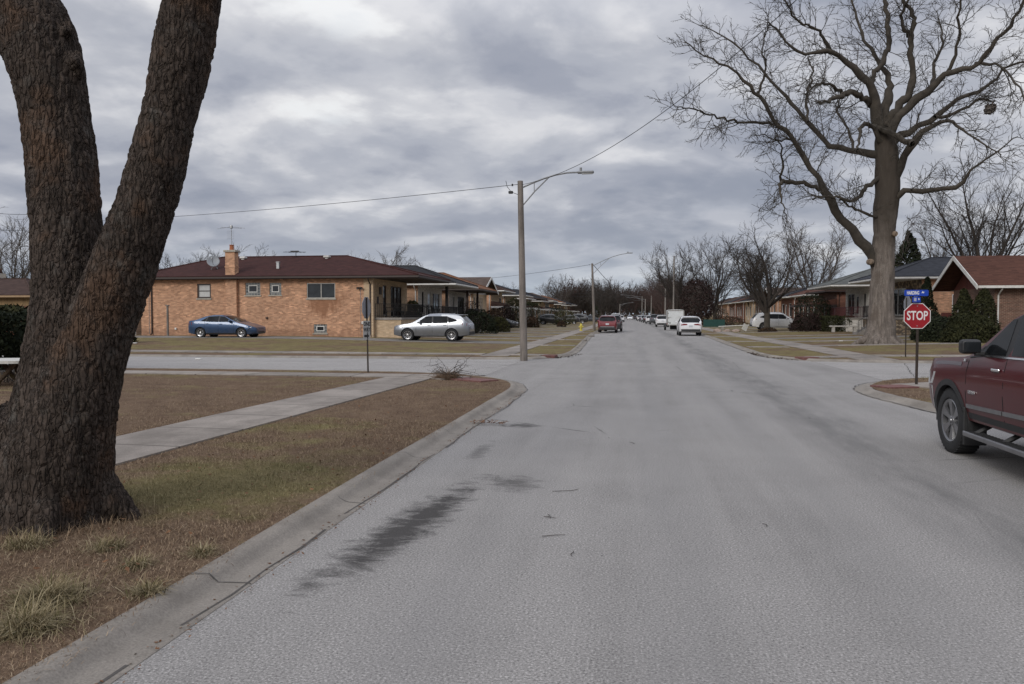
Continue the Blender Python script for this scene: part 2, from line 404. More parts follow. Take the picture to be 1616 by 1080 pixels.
# ---- materials of the ground
def asphalt(name,base,cross=False):
    t=NT(name); p=t.world(); x,y,z=t.xyz(p)
    fine=t.noise(p,66,3,.8); agg=t.noise(p,24,3,.7); patch=t.noise(p,.55,6,.65); streak=t.noise(t.mapping(p,(1.6,.10,1) if not cross else (.1,1.6,1)),1.0,5,.6)
    f=t.math('ADD',t.math('MULTIPLY',patch,.45),t.math('MULTIPLY',streak,.55))
    c=t.ramp(f,[(.32,[k*.80 for k in base]),(.5,base),(.68,[k*1.14 for k in base])])
    c=t.mix(1.0,c,t.ramp(fine,[(.32,.28),(.45,.88),(.56,1.10),(.68,2.0)]),'MULTIPLY')
    c=t.mix(1.0,c,t.ramp(agg,[(.3,.93),(.7,1.06)]),'MULTIPLY')
    # pitted loose stones
    vo=t.n('ShaderNodeTexVoronoi'); vo.inputs['Scale'].default_value=22; t.l(p,vo.inputs['Vector'])
    pit=t.ramp(t.math('ADD',vo.outputs['Distance'],t.math('MULTIPLY',t.noise(p,3.1,4,.6),.9)),[(.40,1),(.47,0)])
    c=t.mix(t.math('MULTIPLY',pit,.7),c,(.06,.058,.057))
    if not cross:
        # worn wheel tracks and the darker line of oil drips down the right lane
        def band(cx,wd,col,amt):
            nonlocal c
            d=t.math('ABSOLUTE',t.math('SUBTRACT',t.math('ADD',x,t.math('MULTIPLY',t.math('SUBTRACT',t.noise(t.mapping(p,(1,.25,1)),.7,5,.65),.5),wd*1.6)),cx))
            fac=t.math('MULTIPLY',t.ramp(t.math('DIVIDE',d,wd),[(0,1),(1,0)],'EASE'),amt)
            fac=t.math('MULTIPLY',fac,t.ramp(t.noise(t.mapping(p,(1.5,.3,1)),1.3,6,.7),[(.35,.1),(.65,1)]))
            c=t.mix(fac,c,col)
        band(3.05,.85,(.125,.122,.118),.8); band(.35,.5,(.19,.186,.183),.40); band(-1.1,.5,(.17,.165,.165),.25); band(1.7,.5,(.2,.195,.19),.25)
        # oil stains with torn edges, drawn out across the lane
        def blot(cx,cy,rx,ry,sl,amt,thr=.5):
            nonlocal c
            yy=t.math('DIVIDE',t.math('SUBTRACT',y,cy),ry)
            xx=t.math('DIVIDE',t.math('SUBTRACT',t.math('SUBTRACT',x,cx),t.math('MULTIPLY',t.math('SUBTRACT',y,cy),sl)),rx)
            r=t.math('SQRT',t.math('ADD',t.math('MULTIPLY',xx,xx),t.math('MULTIPLY',yy,yy)))
            nn=t.noise(t.mapping(p,(1.0,1.55,1)),3.6,8,.72,.5)
            fac=t.math('MULTIPLY',t.ramp(t.math('ADD',t.math('MULTIPLY',r,.33),t.math('SUBTRACT',1.0,nn)),[(thr+.14,1),(thr+.38,.0)]),amt)
            c=t.mix(fac,c,(.034,.031,.030))
        blot(-1.82,6.35,.24,1.6,.12,.88,.495); blot(-1.75,12.2,.30,.25,0,.75,.47); blot(-1.2,8.0,.35,.4,0,.6,.43); blot(-1.95,9.9,.15,.9,0,.5,.42)
    # cracks
    vc=t.n('ShaderNodeTexVoronoi',feature='DISTANCE_TO_EDGE'); vc.inputs['Scale'].default_value=.27; t.l(t.mix(.06,p,t.n('ShaderNodeTexNoise').outputs['Color'],'ADD') if False else p,vc.inputs['Vector'])
    wob=t.math('ADD',vc.outputs['Distance'],t.math('MULTIPLY',t.math('SUBTRACT',t.noise(p,3.5,5,.7),.5),.02))
    crack=t.math('MULTIPLY',t.ramp(t.math('ABSOLUTE',wob),[(.0008,1),(.0035,0)]),t.ramp(t.noise(p,.31,3,.5),[(.52,0),(.6,.75)]))
    c=t.mix(crack,c,(.05,.048,.047))
    t.color(c); t.rough(.93); t.b.inputs['Specular IOR Level'].default_value=.25
    t.bump(t.math('ADD',fine,t.math('MULTIPLY',agg,.3)),.25,.003); return t.mat
M_ASPH=asphalt('asphalt',(.262,.250,.238)); M_CROSS=asphalt('cross_pavement',(.295,.281,.268),True)
def concrete(name,base,axis=None,pitch=1.5):
    t=NT(name); p=t.world(); x,y,z=t.xyz(p)
    c=t.ramp(t.noise(p,1.1,6,.65),[(.3,[k*.78 for k in base]),(.7,[k*1.12 for k in base])])
    c=t.mix(1.0,c,t.ramp(t.noise(p,70,3,.7),[(.3,.75),(.7,1.2)]),'MULTIPLY')
    h=t.noise(p,60,4,.7)
    if axis is not None:
        a=(x,y)[axis]; q=t.math('DIVIDE',t.math('ADD',a,300.0),pitch)
        fr=t.math('FRACT',q); wn=t.n('ShaderNodeTexWhiteNoise',noise_dimensions='1D'); t.l(t.math('FLOOR',q),wn.inputs['W'])
        c=t.mix(1.0,c,t.ramp(wn.outputs['Value'],[(0,.8),(1,1.12)]),'MULTIPLY')
        j=t.ramp(t.math('MINIMUM',fr,t.math('SUBTRACT',1.0,fr)),[(.008,1),(.020,0)])
        c=t.mix(t.math('MULTIPLY',j,.8),c,(.07,.06,.05))
    st=t.ramp(t.noise(t.mapping(p,(.9,.5,1)),1.6,6,.7),[(.46,0),(.68,.62)]); c=t.mix(st,c,(.115,.10,.085))
    t.color(c); t.rough(.92); t.b.inputs['Specular IOR Level'].default_value=.25; t.bump(h,.3,.004); return t.mat
M_SWY=concrete('sidewalk_concrete_long',(.285,.252,.222),1); M_SWX=concrete('sidewalk_concrete_cross',(.275,.243,.213),0)
M_CURB=concrete('curb_concrete',(.262,.236,.205)); M_CONC=concrete('plain_concrete',(.30,.275,.25))
def lawn_mat(name,near=False):
    t=NT(name); p=t.world(); x,y,z=t.xyz(p)
    n1=t.noise(p,.33,6,.65); n2=t.noise(p,1.9,6,.7); n3=t.noise(t.mapping(p,(1,1,1)),23,4,.75); n4=t.noise(p,90,2,.7)
    f=t.math('ADD',t.math('MULTIPLY',n2,.5),t.math('MULTIPLY',n3,.5))
    brown=t.ramp(f,[(.3,(.072,.046,.032)),(.45,(.138,.092,.062)),(.58,(.195,.135,.090)),(.75,(.26,.19,.128))])
    green=t.ramp(f,[(.3,(.09,.076,.030)),(.5,(.185,.155,.068)),(.75,(.29,.24,.12))])
    far=t.ramp(t.math('DIVIDE',y,100.0),[(.30,0),(.34,.42)])
    gsel=t.ramp(t.math('ADD',t.math('ADD',t.math('MULTIPLY',n1,.75),t.math('MULTIPLY',n2,.25)),t.math('MULTIPLY',far,.24)),[(.52,0),(.63,.85)])
    dd=t.n('ShaderNodeVectorMath',operation='DISTANCE'); t.l(t.comb(x,y,0.0),dd.inputs[0]); dd.inputs[1].default_value=(-4.0,7.2,0)
    gsel=t.math('MAXIMUM',gsel,t.ramp(t.math('ADD',t.math('DIVIDE',dd.outputs['Value'],3.0),t.math('SUBTRACT',n2,.5)),[(.28,.8),(.5,0)]))
    c=t.mix(gsel,brown,green)
    c=t.mix(1.0,c,t.ramp(n4,[(.3,.7),(.7,1.25)]),'MULTIPLY')
    t.color(c); t.rough(1.0); t.b.inputs['Specular IOR Level'].default_value=.1
    t.bump(t.math('ADD',n3,n4),.7,.03); return t.mat
M_LAWN=lawn_mat('winter_lawn')
M_SOIL=plain('soil',(.06,.042,.03),1,var=.3,scale=3,bump=.5)

# ---- ground sheet to the horizon, a little under everything
b=MB(); b.quad((-2500,-300,-.06),(2500,-300,-.06),(2500,3000,-.06),(-2500,3000,-.06)); tag(b.build('ground',M_LAWN),kind='structure')
# ---- main street
b=MB(); ys=[-30]+list(range(-20,101,10))+[150,200,300,400,500,FAR]
for a,c in zip(ys[:-1],ys[1:]):
    if c<=20 or a>=30 or True:
        b.quad((-4.2+bend(a),a,0),(6.6+bend(a),a,0),(6.6+bend(c),c,0),(-4.2+bend(c),c,0))
main=b.build('main_street',M_ASPH); tag(main,kind='structure')
b=MB()
def arm(s,x0):
    # pavement of the side street, cut where the main street's asphalt begins
    b.quad((x0,22.2,.004),(s*280,22.2,.004),(s*280,30.7,.004),(x0,30.7,.004))
arm(-1,-4.2); arm(1,6.6)
tag(b.build('cross_street',M_CROSS),kind='structure')
# saw cut joint and tar seams, thin strips
M_TAR=plain('tar_joint',(.075,.068,.062),.9,var=.3)
b=MB()
def seam(P,wd=.03,z=.008):
    pts=[Vector((p[0],p[1],0)) for p in P]; out=[]
    for a,c in zip(pts[:-1],pts[1:]):
        n=max(2,int((c-a).length/.35))
        for i in range(n): out.append(a.lerp(c,i/n))
    out.append(pts[-1]); rr=random.Random(len(P)*7+int(P[0][1]*10))
    off=0; prev=None
    for i,q in enumerate(out):
        t=(out[min(i+1,len(out)-1)]-out[max(i-1,0)]).normalized(); n=Vector((-t.y,t.x,0)); off=off*.8+rr.uniform(-.03,.03)
        w2=wd*rr.uniform(.35,1.1)/2; l_=q+n*(off+w2); r_=q+n*(off-w2); l_.z=r_.z=z
        if prev and rr.random()<.9: b.quad(prev[1],r_,l_,prev[0])
        prev=(l_,r_)
seam([(-5.6,22.4),(-3.2,29.9)]); seam([(9.6,29.9),(7.7,23.0)],.035); seam([(-2.2,20.3),(.5,21.2),(3.2,21.6),(6.0,21.0)],.02)
seam([(-2.3,30.6),(2,30.2),(5.6,31)],.03)
tag(b.build('tar_joints',M_TAR),kind='structure')
# ---- curbs
def curb(P,side,seed):
    P=resample(smooth_poly(P),2.2); rr=random.Random(seed); b=MB(); vs=[]; k=len(PROF)
    dz=0
    offs=[offset(P,side*d) for d,_ in PROF]
    for i in range(len(P)):
        dz=dz*.7+rr.uniform(-.004,.004)
        for j in range(k):
            q=offs[j][i]; vs.append((q[0],q[1],PROF[j][1]*(1+dz*8)+(dz if PROF[j][1]>.03 else 0)))
    fs=[(i*k+j,i*k+j+1,(i+1)*k+j+1,(i+1)*k+j) for i in range(len(P)-1) for j in range(k-1)]
    b.add(vs,fs); return tag(b.build('curb',M_CURB,angle=50),kind='structure')
PROF=[(-.02,-.05),(0,.004),(.02,.010),(.16,.014),(.20,.024),(.235,.052),(.265,.074),(.30,.083),(.375,.083),(.39,.07),(.39,-.06)]
def gutter_line(P,a,b_,d=.0,wd=.035):
    Q=[q for q in offset(resample(smooth_poly(P),1.0),d) if a<q[1]<b_ and abs(q[0])<9]
    seam(Q,wd,.0125)
b=MB(); gutter_line(NL,-5,22.2,.004,.02); gutter_line(NR,5,22.2,.0,.05); gutter_line(FL,30.5,70,.0,.05); gutter_line(FR_,30.5,70,.0,.05)
# joints and breaks across the near kerb
for yj,sk in ((2.6,.0),(4.72,.10),(6.9,.02),(9.25,.14),(11.1,-.03),(13.2,.03),(15.3,.06)):
    prev=None
    for d_,z_ in PROF[1:10]:
        x_=-2.44-d_; y_=yj-sk*d_/.38+.012*math.sin(d_*60+yj*5); w2=.003+.003*abs(math.sin(d_*40+yj)); c_=(Vector((x_,y_-w2,z_+.004)),Vector((x_,y_+w2,z_+.004)))
        if prev: b.quad(prev[0],prev[1],c_[1],c_[0])
        prev=c_
tag(b.build('gutter_cracks',M_TAR),kind='structure')
curb(NL,1,1); curb(FL,1,2); curb(FR_,1,3); curb(NR,1,4)
# ---- lawns
def lawn(P,extra,side,fine=None):
    B=offset(resample(smooth_poly(P),1.2),side*.372)
    poly=B+extra; pts=[Vector(p) for p in poly]; nb=len(pts)
    xs=[p[0] for p in poly]; ys_=[p[1] for p in poly]
    def inside(x,y):
        c=False; j=nb-1
        for i in range(nb):
            xi,yi=poly[i]; xj,yj=poly[j]
            if (yi>y)!=(yj>y) and x<(xj-xi)*(y-yi)/(yj-yi)+xi: c=not c
            j=i
        return c
    def grid(x0,x1,y0,y1,st):
        y=y0
        while y<=y1:
            x=x0
            while x<=x1:
                px=x+random.uniform(-.3,.3)*st; py=y+random.uniform(-.3,.3)*st
                if inside(px,py): pts.append(Vector((px,py)))
                x+=st
            y+=st
    for g in fine: grid(*g)
    r=delaunay_2d_cdt(pts,[],[list(range(nb))],1,1e-4)
    V=[(p.x,p.y,hz(p.x,p.y)+(0 if i<nb else .012*noise.noise(Vector((p.x*1.3,p.y*1.3,0))))) for i,p in enumerate(r[0])]
    me=bpy.data.meshes.new('lawn'); me.from_pydata(V,[],r[2]); me.materials.append(M_LAWN)
    me.polygons.foreach_set('use_smooth',[True]*len(me.polygons)); me.update()
    if len(me.polygons) and me.polygons[0].normal.z<0: me.flip_normals()
    return tag(link(bpy.data.objects.new('lawn',me)),kind='structure')
lawn(NL,[(-260,-30)],1,[(-14,-2,-5,23,.45),(-40,-14,-5,23,2.5),(-200,-40,-20,23,12)])
lawn(FL,[(-260,FAR)],1,[(-40,-2,30,60,1.2),(-40,-2,60,130,2.5),(-200,-2,30,FAR,14)])
lawn(FR_,[(260,FAR)],1,[(4,40,30,60,1.2),(4,40,60,130,2.5),(4,200,30,FAR,14)])
lawn(NR,[(260,-30)],1,[(4,16,-5,23,.8),(16,40,-5,23,3)])
# ---- sidewalks, walks and driveways laid on the lawns
def strip(name,P,wd,mat,lift=.022,step=1.0,kind='structure'):
    pts=[]
    for a,c in zip(P[:-1],P[1:]):
        n=max(1,int(math.dist(a,c)/step))
        pts+=[(a[0]+(c[0]-a[0])*i/n,a[1]+(c[1]-a[1])*i/n) for i in range(n)]
    pts.append(P[-1]); Lf=offset(pts,wd/2); Rt=offset(pts,-wd/2); b=MB(); vs=[];fs=[]
    for i in range(len(pts)):
        for q,dz in ((Lf[i],-.08),(Lf[i],lift),(pts[i],lift+.004),(Rt[i],lift),(Rt[i],-.08)): vs.append((q[0],q[1],hz(*q)+dz))
    for i in range(len(pts)-1):
        for j in range(4): fs.append((i*5+j,(i+1)*5+j,(i+1)*5+j+1,i*5+j+1))
    fs.append((0,1,2,3,4)); k=(len(pts)-1)*5; fs.append((k+4,k+3,k+2,k+1,k))
    b.add(vs,fs); return tag(b.build(name,mat),kind=kind)
strip('sidewalk',[(-6.75,-25),(-6.4,5),(-5.85,20.0)],1.30,M_SWY)
strip('sidewalk',[(-220,20.75),(-30,20.75),(-5.25,20.62)],1.1,M_SWX,lift=.026)
strip('curb_ramp',[(-5.3,20.55),(-4.55,19.95)],1.0,M_SWX,lift=.03)
strip('sidewalk',[(-5.55,31.0),(-5.5,60),(-5.55,100)]+[(-5.55+bend(y),y) for y in (200,300,500)],1.15,M_SWY)
strip('sidewalk',[(-220,32.5),(-30,32.5),(-6.2,32.4)],1.1,M_SWX,lift=.026)
strip('curb_ramp',[(-4.95,32.3),(-3.6,31.9)],1.0,M_SWX,lift=.028)
strip('sidewalk',[(8.9,30.5),(8.75,45),(8.4,60),(8.3,100)]+[(8.3+bend(y),y) for y in (200,300,500)],1.4,M_SWY)
strip('sidewalk',[(9.6,33.6),(30,33.6),(220,33.6)],1.1,M_SWX,lift=.026)
strip('curb_ramp',[(6.9,31.9),(8.2,32.7)],1.0,M_SWX,lift=.028)
strip('sidewalk',[(6.35,19.25),(8.2,20.5),(20,20.6),(200,20.6)],1.1,M_SWX,lift=.026)
strip('sidewalk',[(10.3,-20),(10.0,20.0)],1.3,M_SWY)
M_RED=plain('red_tactile_paving',(.15,.066,.058),.85,var=.3,scale=9,bump=.6)
for P in ([(-4.5,19.92),(-3.55,19.25)],[(5.55,18.95),(6.3,19.25)],[(-3.62,31.75),(-3.1,31.7)],[(6.35,31.6),(6.95,31.9)]): strip('tactile_paving',P,.62,M_RED,lift=.034,step=.3)
# carriage walks on the parkways and front walks
for y,wd in ((42.4,1.1),(52.2,1.1),(62.8,1.1),(73.4,1.1),(84,1.1),(94.6,1.1),(105,1.1),(118,1.2),(130,1.2)):
    strip('parkway_walk',[(-4.97,y),(-3.1,y)],wd,M_SWX,lift=.019)
for y in (42,50.5,61,72): strip('parkway_walk',[(5.85,y),(7.85,y)],1.1,M_SWX,lift=.019)
M_DRIVE=concrete('driveway_concrete',(.22,.203,.183),0,3.0)
DRIVES_L=[(45.6,3.4),(58.6,2.4),(69.2,2.4),(79.6,2.5),(90.4,2.4),(101,2.4),(111.6,2.4),(122,2.5),(133,2.5),(144,2.5),(155,2.5),(166,2.5)]
for y,wd in DRIVES_L: strip('driveway',[(-36,y),(-6.13,y)],wd,M_DRIVE,lift=.018)
for y in (52.2,62.8,73.4,84): strip('front_walk',[(-15,y),(-6.13,y)],1.1,M_SWX,lift=.019)
for y,wd in ((56.2,2.4),(80.2,2.6),(91,2.4),(102,2.4),(113,2.4)): strip('driveway',[(9.1,y),(36,y)],wd,M_DRIVE,lift=.018)
for y in (43.5,50,61.8,74): strip('front_walk',[(9.4,y),(17.5,y)],1.1,M_SWX,lift=.019)
# ------------------------------------------------------------------ houses
M_WHITE=plain('white_trim_paint',(.62,.61,.58),.5,var=.08,dirt=(.35,.33,.29)); M_BROWNTRIM=plain('dark_brown_trim',(.035,.022,.018),.5,var=.2)
M_GLASS=glass_mat(); M_PALEGLASS=plain('curtained_glass',(.50,.50,.49),.12,var=.1,scale=2); M_ALU=plain('aluminium_frame',(.32,.31,.29),.4,metal=.6)
M_IRON=plain('black_iron',(.015,.014,.014),.45,var=.2); M_REDIRON=plain('maroon_iron',(.10,.03,.03),.5,var=.2)
M_SILL=plain('limestone_sill',(.36,.33,.28),.85,dirt=(.12,.1,.08)); M_DOOR=plain('dark_wood_door',(.045,.022,.014),.4,var=.3)
M_SOFF=plain('soffit_board',(.58,.57,.54),.7); M_SOFFD=plain('dark_soffit_board',(.06,.045,.038),.7)
M_GALV=plain('galvanised_metal',(.36,.37,.38),.4,metal=.7,var=.15); M_CLAY=plain('terracotta_flue',(.34,.12,.055),.85,var=.2)
M_STONE=None
def glassblock():
    t=NT('glass_block'); p=t.world(); x,y,z=t.xyz(p)
    a=t.math('FRACT',t.math('DIVIDE',t.math('ADD',x,y),.2)); c2=t.math('FRACT',t.math('DIVIDE',z,.2))
    e=t.math('MINIMUM',t.math('MINIMUM',a,t.math('SUBTRACT',1.0,a)),t.math('MINIMUM',c2,t.math('SUBTRACT',1.0,c2)))
    wn=t.n('ShaderNodeTexWhiteNoise',noise_dimensions='2D'); t.l(t.comb(t.math('FLOOR',t.math('DIVIDE',t.math('ADD',x,y),.2)),t.math('FLOOR',t.math('DIVIDE',z,.2)),0.0),wn.inputs['Vector'])
    c=t.mix(t.ramp(e,[(.06,0),(.12,1)]),(.30,.29,.27),t.ramp(wn.outputs['Value'],[(0,(.07,.08,.085)),(1,(.17,.19,.19))]))
    t.color(c); t.rough(.15); t.bump(e,.6,.03); return t.mat
M_GB=glassblock()
def stone_mat():
    t=NT('rubble_stone_veneer'); p=t.world()
    q=t.mapping(p,(4.2,4.2,6.5)); v=t.n('ShaderNodeTexVoronoi'); v.inputs['Scale'].default_value=1; t.l(q,v.inputs['Vector'])
    e=t.n('ShaderNodeTexVoronoi',feature='DISTANCE_TO_EDGE'); e.inputs['Scale'].default_value=1; t.l(q,e.inputs['Vector'])
    r=t.xyz(v.outputs['Color'])[0]
    c=t.ramp(r,[(0,(.06,.045,.035)),(.4,(.13,.095,.065)),(.7,(.25,.18,.11)),(1,(.36,.29,.20))])
    c=t.mix(t.ramp(e.outputs['Distance'],[(.02,1),(.07,0)]),c,(.10,.09,.08)); t.color(c); t.rough(.9); t.bump(t.ramp(e.outputs['Distance'],[(0,0),(.15,1)]),.8,.03); return t.mat
M_STONE=stone_mat()
BR_ORANGE=brick_mat('orange_common_brick',(.56,.305,.18),(.46,.235,.135),(.47,.36,.26),.36,stain=[(-20.1,2.55,1.5,1.15,(.20,.085,.04),.75),(-25,.5,14,.42,(.22,.12,.075),.55)])
BR_TAN=brick_mat('tan_face_brick',(.54,.40,.26),(.48,.34,.21),(.46,.39,.3),.2)
BR_SALMON=brick_mat('salmon_brick',(.46,.28,.18),(.40,.23,.14),(.36,.28,.2),.3)
BR_WHITE=brick_mat('white_brick',(.68,.65,.60),(.60,.57,.52),(.46,.43,.39),.25)
BR_BROWN=brick_mat('brown_brick',(.17,.085,.058),(.13,.065,.045),(.30,.25,.2),.3)
BR_RED=brick_mat('red_brick',(.20,.075,.045),(.15,.055,.035),(.22,.16,.12),.3)
SH_MAROON=shingle_mat('maroon_shingles',(.046,.018,.016)); SH_BLACK=shingle_mat('black_shingles',(.026,.026,.029)); SH_ORANGE=shingle_mat('rust_brown_shingles',(.16,.075,.04))
SH_TAUPE=shingle_mat('taupe_shingles',(.085,.062,.052)); SH_DKBROWN=shingle_mat('dark_brown_shingles',(.055,.033,.027)); SH_GREY=shingle_mat('grey_shingles',(.10,.105,.10))
SH_RED=shingle_mat('red_brown_shingles',(.085,.038,.027)); SH_SLATE=shingle_mat('slate_shingles',(.035,.037,.044))
def siding(name,col,pitch=.2,horizontal=False):
    t=NT(name); p=t.world(); x,y,z=t.xyz(p)
    a=z if horizontal else t.math('ADD',x,y)
    fr=t.math('FRACT',t.math('DIVIDE',a,pitch)); wn=t.n('ShaderNodeTexWhiteNoise',noise_dimensions='1D'); t.l(t.math('FLOOR',t.math('DIVIDE',a,pitch)),wn.inputs['W'])
    c=t.ramp(wn.outputs['Value'],[(0,[k*.85 for k in col]),(1,[k*1.12 for k in col])])
    c=t.mix(t.ramp(fr,[(.03,.75),(.08,0)]),c,[k*.3 for k in col]); c=t.mix(1.0,c,t.ramp(t.noise(t.mapping(p,(6,6,.6)),2,4,.6),[(.3,.85),(.7,1.12)]),'MULTIPLY')
    t.color(c); t.rough(.8); t.bump(fr,.4,.01); return t.mat
SD_TAN=siding('tan_vertical_siding',(.24,.155,.075)); SD_RED=siding('dark_red_board',(.105,.026,.018),.25); SD_WHITE=siding('white_lap_siding',(.56,.55,.53),.12,True); SD_CREAM=siding('cream_panel_siding',(.40,.34,.26),.3)

def rbox(mb,P,s0,s1,z0,z1,i0,i1,mi=0):
    """box on a wall: s along, z up, i = distance INTO the wall (negative stands proud)"""
    vs=[P(s,z,i) for i in (i0,i1) for (s,z) in ((s0,z0),(s1,z0),(s1,z1),(s0,z1))]
    mb.add(vs,[(0,1,2,3),(7,6,5,4),(0,4,5,1),(1,5,6,2),(2,6,7,3),(3,7,4,0)],mi)
def panel(mb,P,s0,s1,z0,z1,ops,mi=0,dep=.14):
    ss=sorted({s0,s1,*[o[0] for o in ops],*[o[1] for o in ops]}); zs=sorted({z0,z1,*[o[2] for o in ops],*[o[3] for o in ops]})
    for a,b_ in zip(ss[:-1],ss[1:]):
        for c,d in zip(zs[:-1],zs[1:]):
            m=((a+b_)/2,(c+d)/2)
            if any(o[0]<m[0]<o[1] and o[2]<m[1]<o[3] for o in ops): continue
            mb.quad(P(a,c,0),P(b_,c,0),P(b_,d,0),P(a,d,0),mi)
    for a,b_,c,d in [o[:4] for o in ops]:
        mb.quad(P(a,c,0),P(b_,c,0),P(b_,c,dep),P(a,c,dep),mi); mb.quad(P(a,d,0),P(b_,d,0),P(b_,d,dep),P(a,d,dep),mi)
        mb.quad(P(a,c,0),P(a,d,0),P(a,d,dep),P(a,c,dep),mi); mb.quad(P(b_,c,0),P(b_,d,0),P(b_,d,dep),P(b_,c,dep),mi)
def window(P,xf,o,root,simple=False):
    a,b_,c,d=o[:4]; kind=o[4]; W=b_-a; H=d-c
    fm={'sash':M_BROWNTRIM,'slider':M_ALU,'block':M_GB,'white':M_WHITE,'tall':M_BROWNTRIM,'door':M_BROWNTRIM,'wdoor':M_WHITE,'picture':M_WHITE,'blockvent':M_GB}[kind]
    name='door' if 'door' in kind else 'window'
    t={'white':.07,'sash':.10}.get(kind,.055)
    m=MB(xf)
    if kind in('block','blockvent'):
        rbox(m,P,a,b_,c,d,.05,.12)
        f=m.build(name,M_GB,root)
        if kind=='blockvent':
            m=MB(xf); q=.26; a2,b2,c2,d2=a+W*.2,b_-W*.2,c+H*.22,d-H*.2
            for r in ((a2,b2,c2,c2+.05),(a2,b2,d2-.05,d2),(a2,a2+.05,c2+.05,d2-.05),(b2-.05,b2,c2+.05,d2-.05)): rbox(m,P,*r,.015,.05)
            m.build('vent_frame',M_WHITE,f); m=MB(xf); rbox(m,P,a2+.05,b2-.05,c2+.05,d2-.05,.03,.048); m.build('pane',M_GLASS,f)
    else:
        for r in ((a,b_,c,c+t),(a,b_,d-t,d),(a,a+t,c+t,d-t),(b_-t,b_,c+t,d-t)): rbox(m,P,*r,.03,.11)
        if kind=='sash': rbox(m,P,a+t,b_-t,c+H*.48,c+H*.48+.05,.04,.10)
        if kind in('slider','picture'): rbox(m,P,a+W*.5-.03,a+W*.5+.03,c+t,d-t,.04,.10)
        if kind=='tall' and W>1.2:
            for k in (1/3,2/3): rbox(m,P,a+W*k-.05,a+W*k+.05,c+t,d-t,.02,.10)
        f=m.build(name,fm,root)
        if name=='door':
            m=MB(xf); rbox(m,P,a+t,b_-t,c+t,d-t,.07,.10); m.build('leaf',M_DOOR if kind=='door' else M_WHITE,f)
            m=MB(xf); rbox(m,P,a+t+.16,b_-t-.16,c+.35,d-t-.15,.058,.068); m.build('pane',M_GLASS,f)
            m=MB(xf); rbox(m,P,a+t+.05,a+t+.09,c+H*.45,c+H*.52,.03,.068); m.build('handle',M_ALU,f)
        else:
            m=MB(xf); rbox(m,P,a+t,b_-t,c+t,d-t,.075,.095); m.build('pane',M_GLASS if kind!='sash' else M_PALEGLASS,f)
    if name=='window' and not simple:
        m=MB(xf); rbox(m,P,a-.06,b_+.06,c-.085,c-.003,-.05,.1); m.build('sill',M_SILL,root if False else f)
    return f
def railing(mb,pts,h=.9,gap=.13,r=.012):
    for p,q in zip(pts[:-1],pts[1:]):
        p=Vector(p);q=Vector(q); n=max(1,int((q-p).length/gap)); up=Vector((0,0,h))
        mb.tube([p+up,q+up],r*1.6,4); mb.tube([p+up*.12,q+up*.12],r*1.2,4)
        for i in range(n+1):
            c=p.lerp(q,i/n); big=(i in(0,n)); mb.tube([c,c+up*(1.03 if big else 1)],r*1.7 if big else r,4)
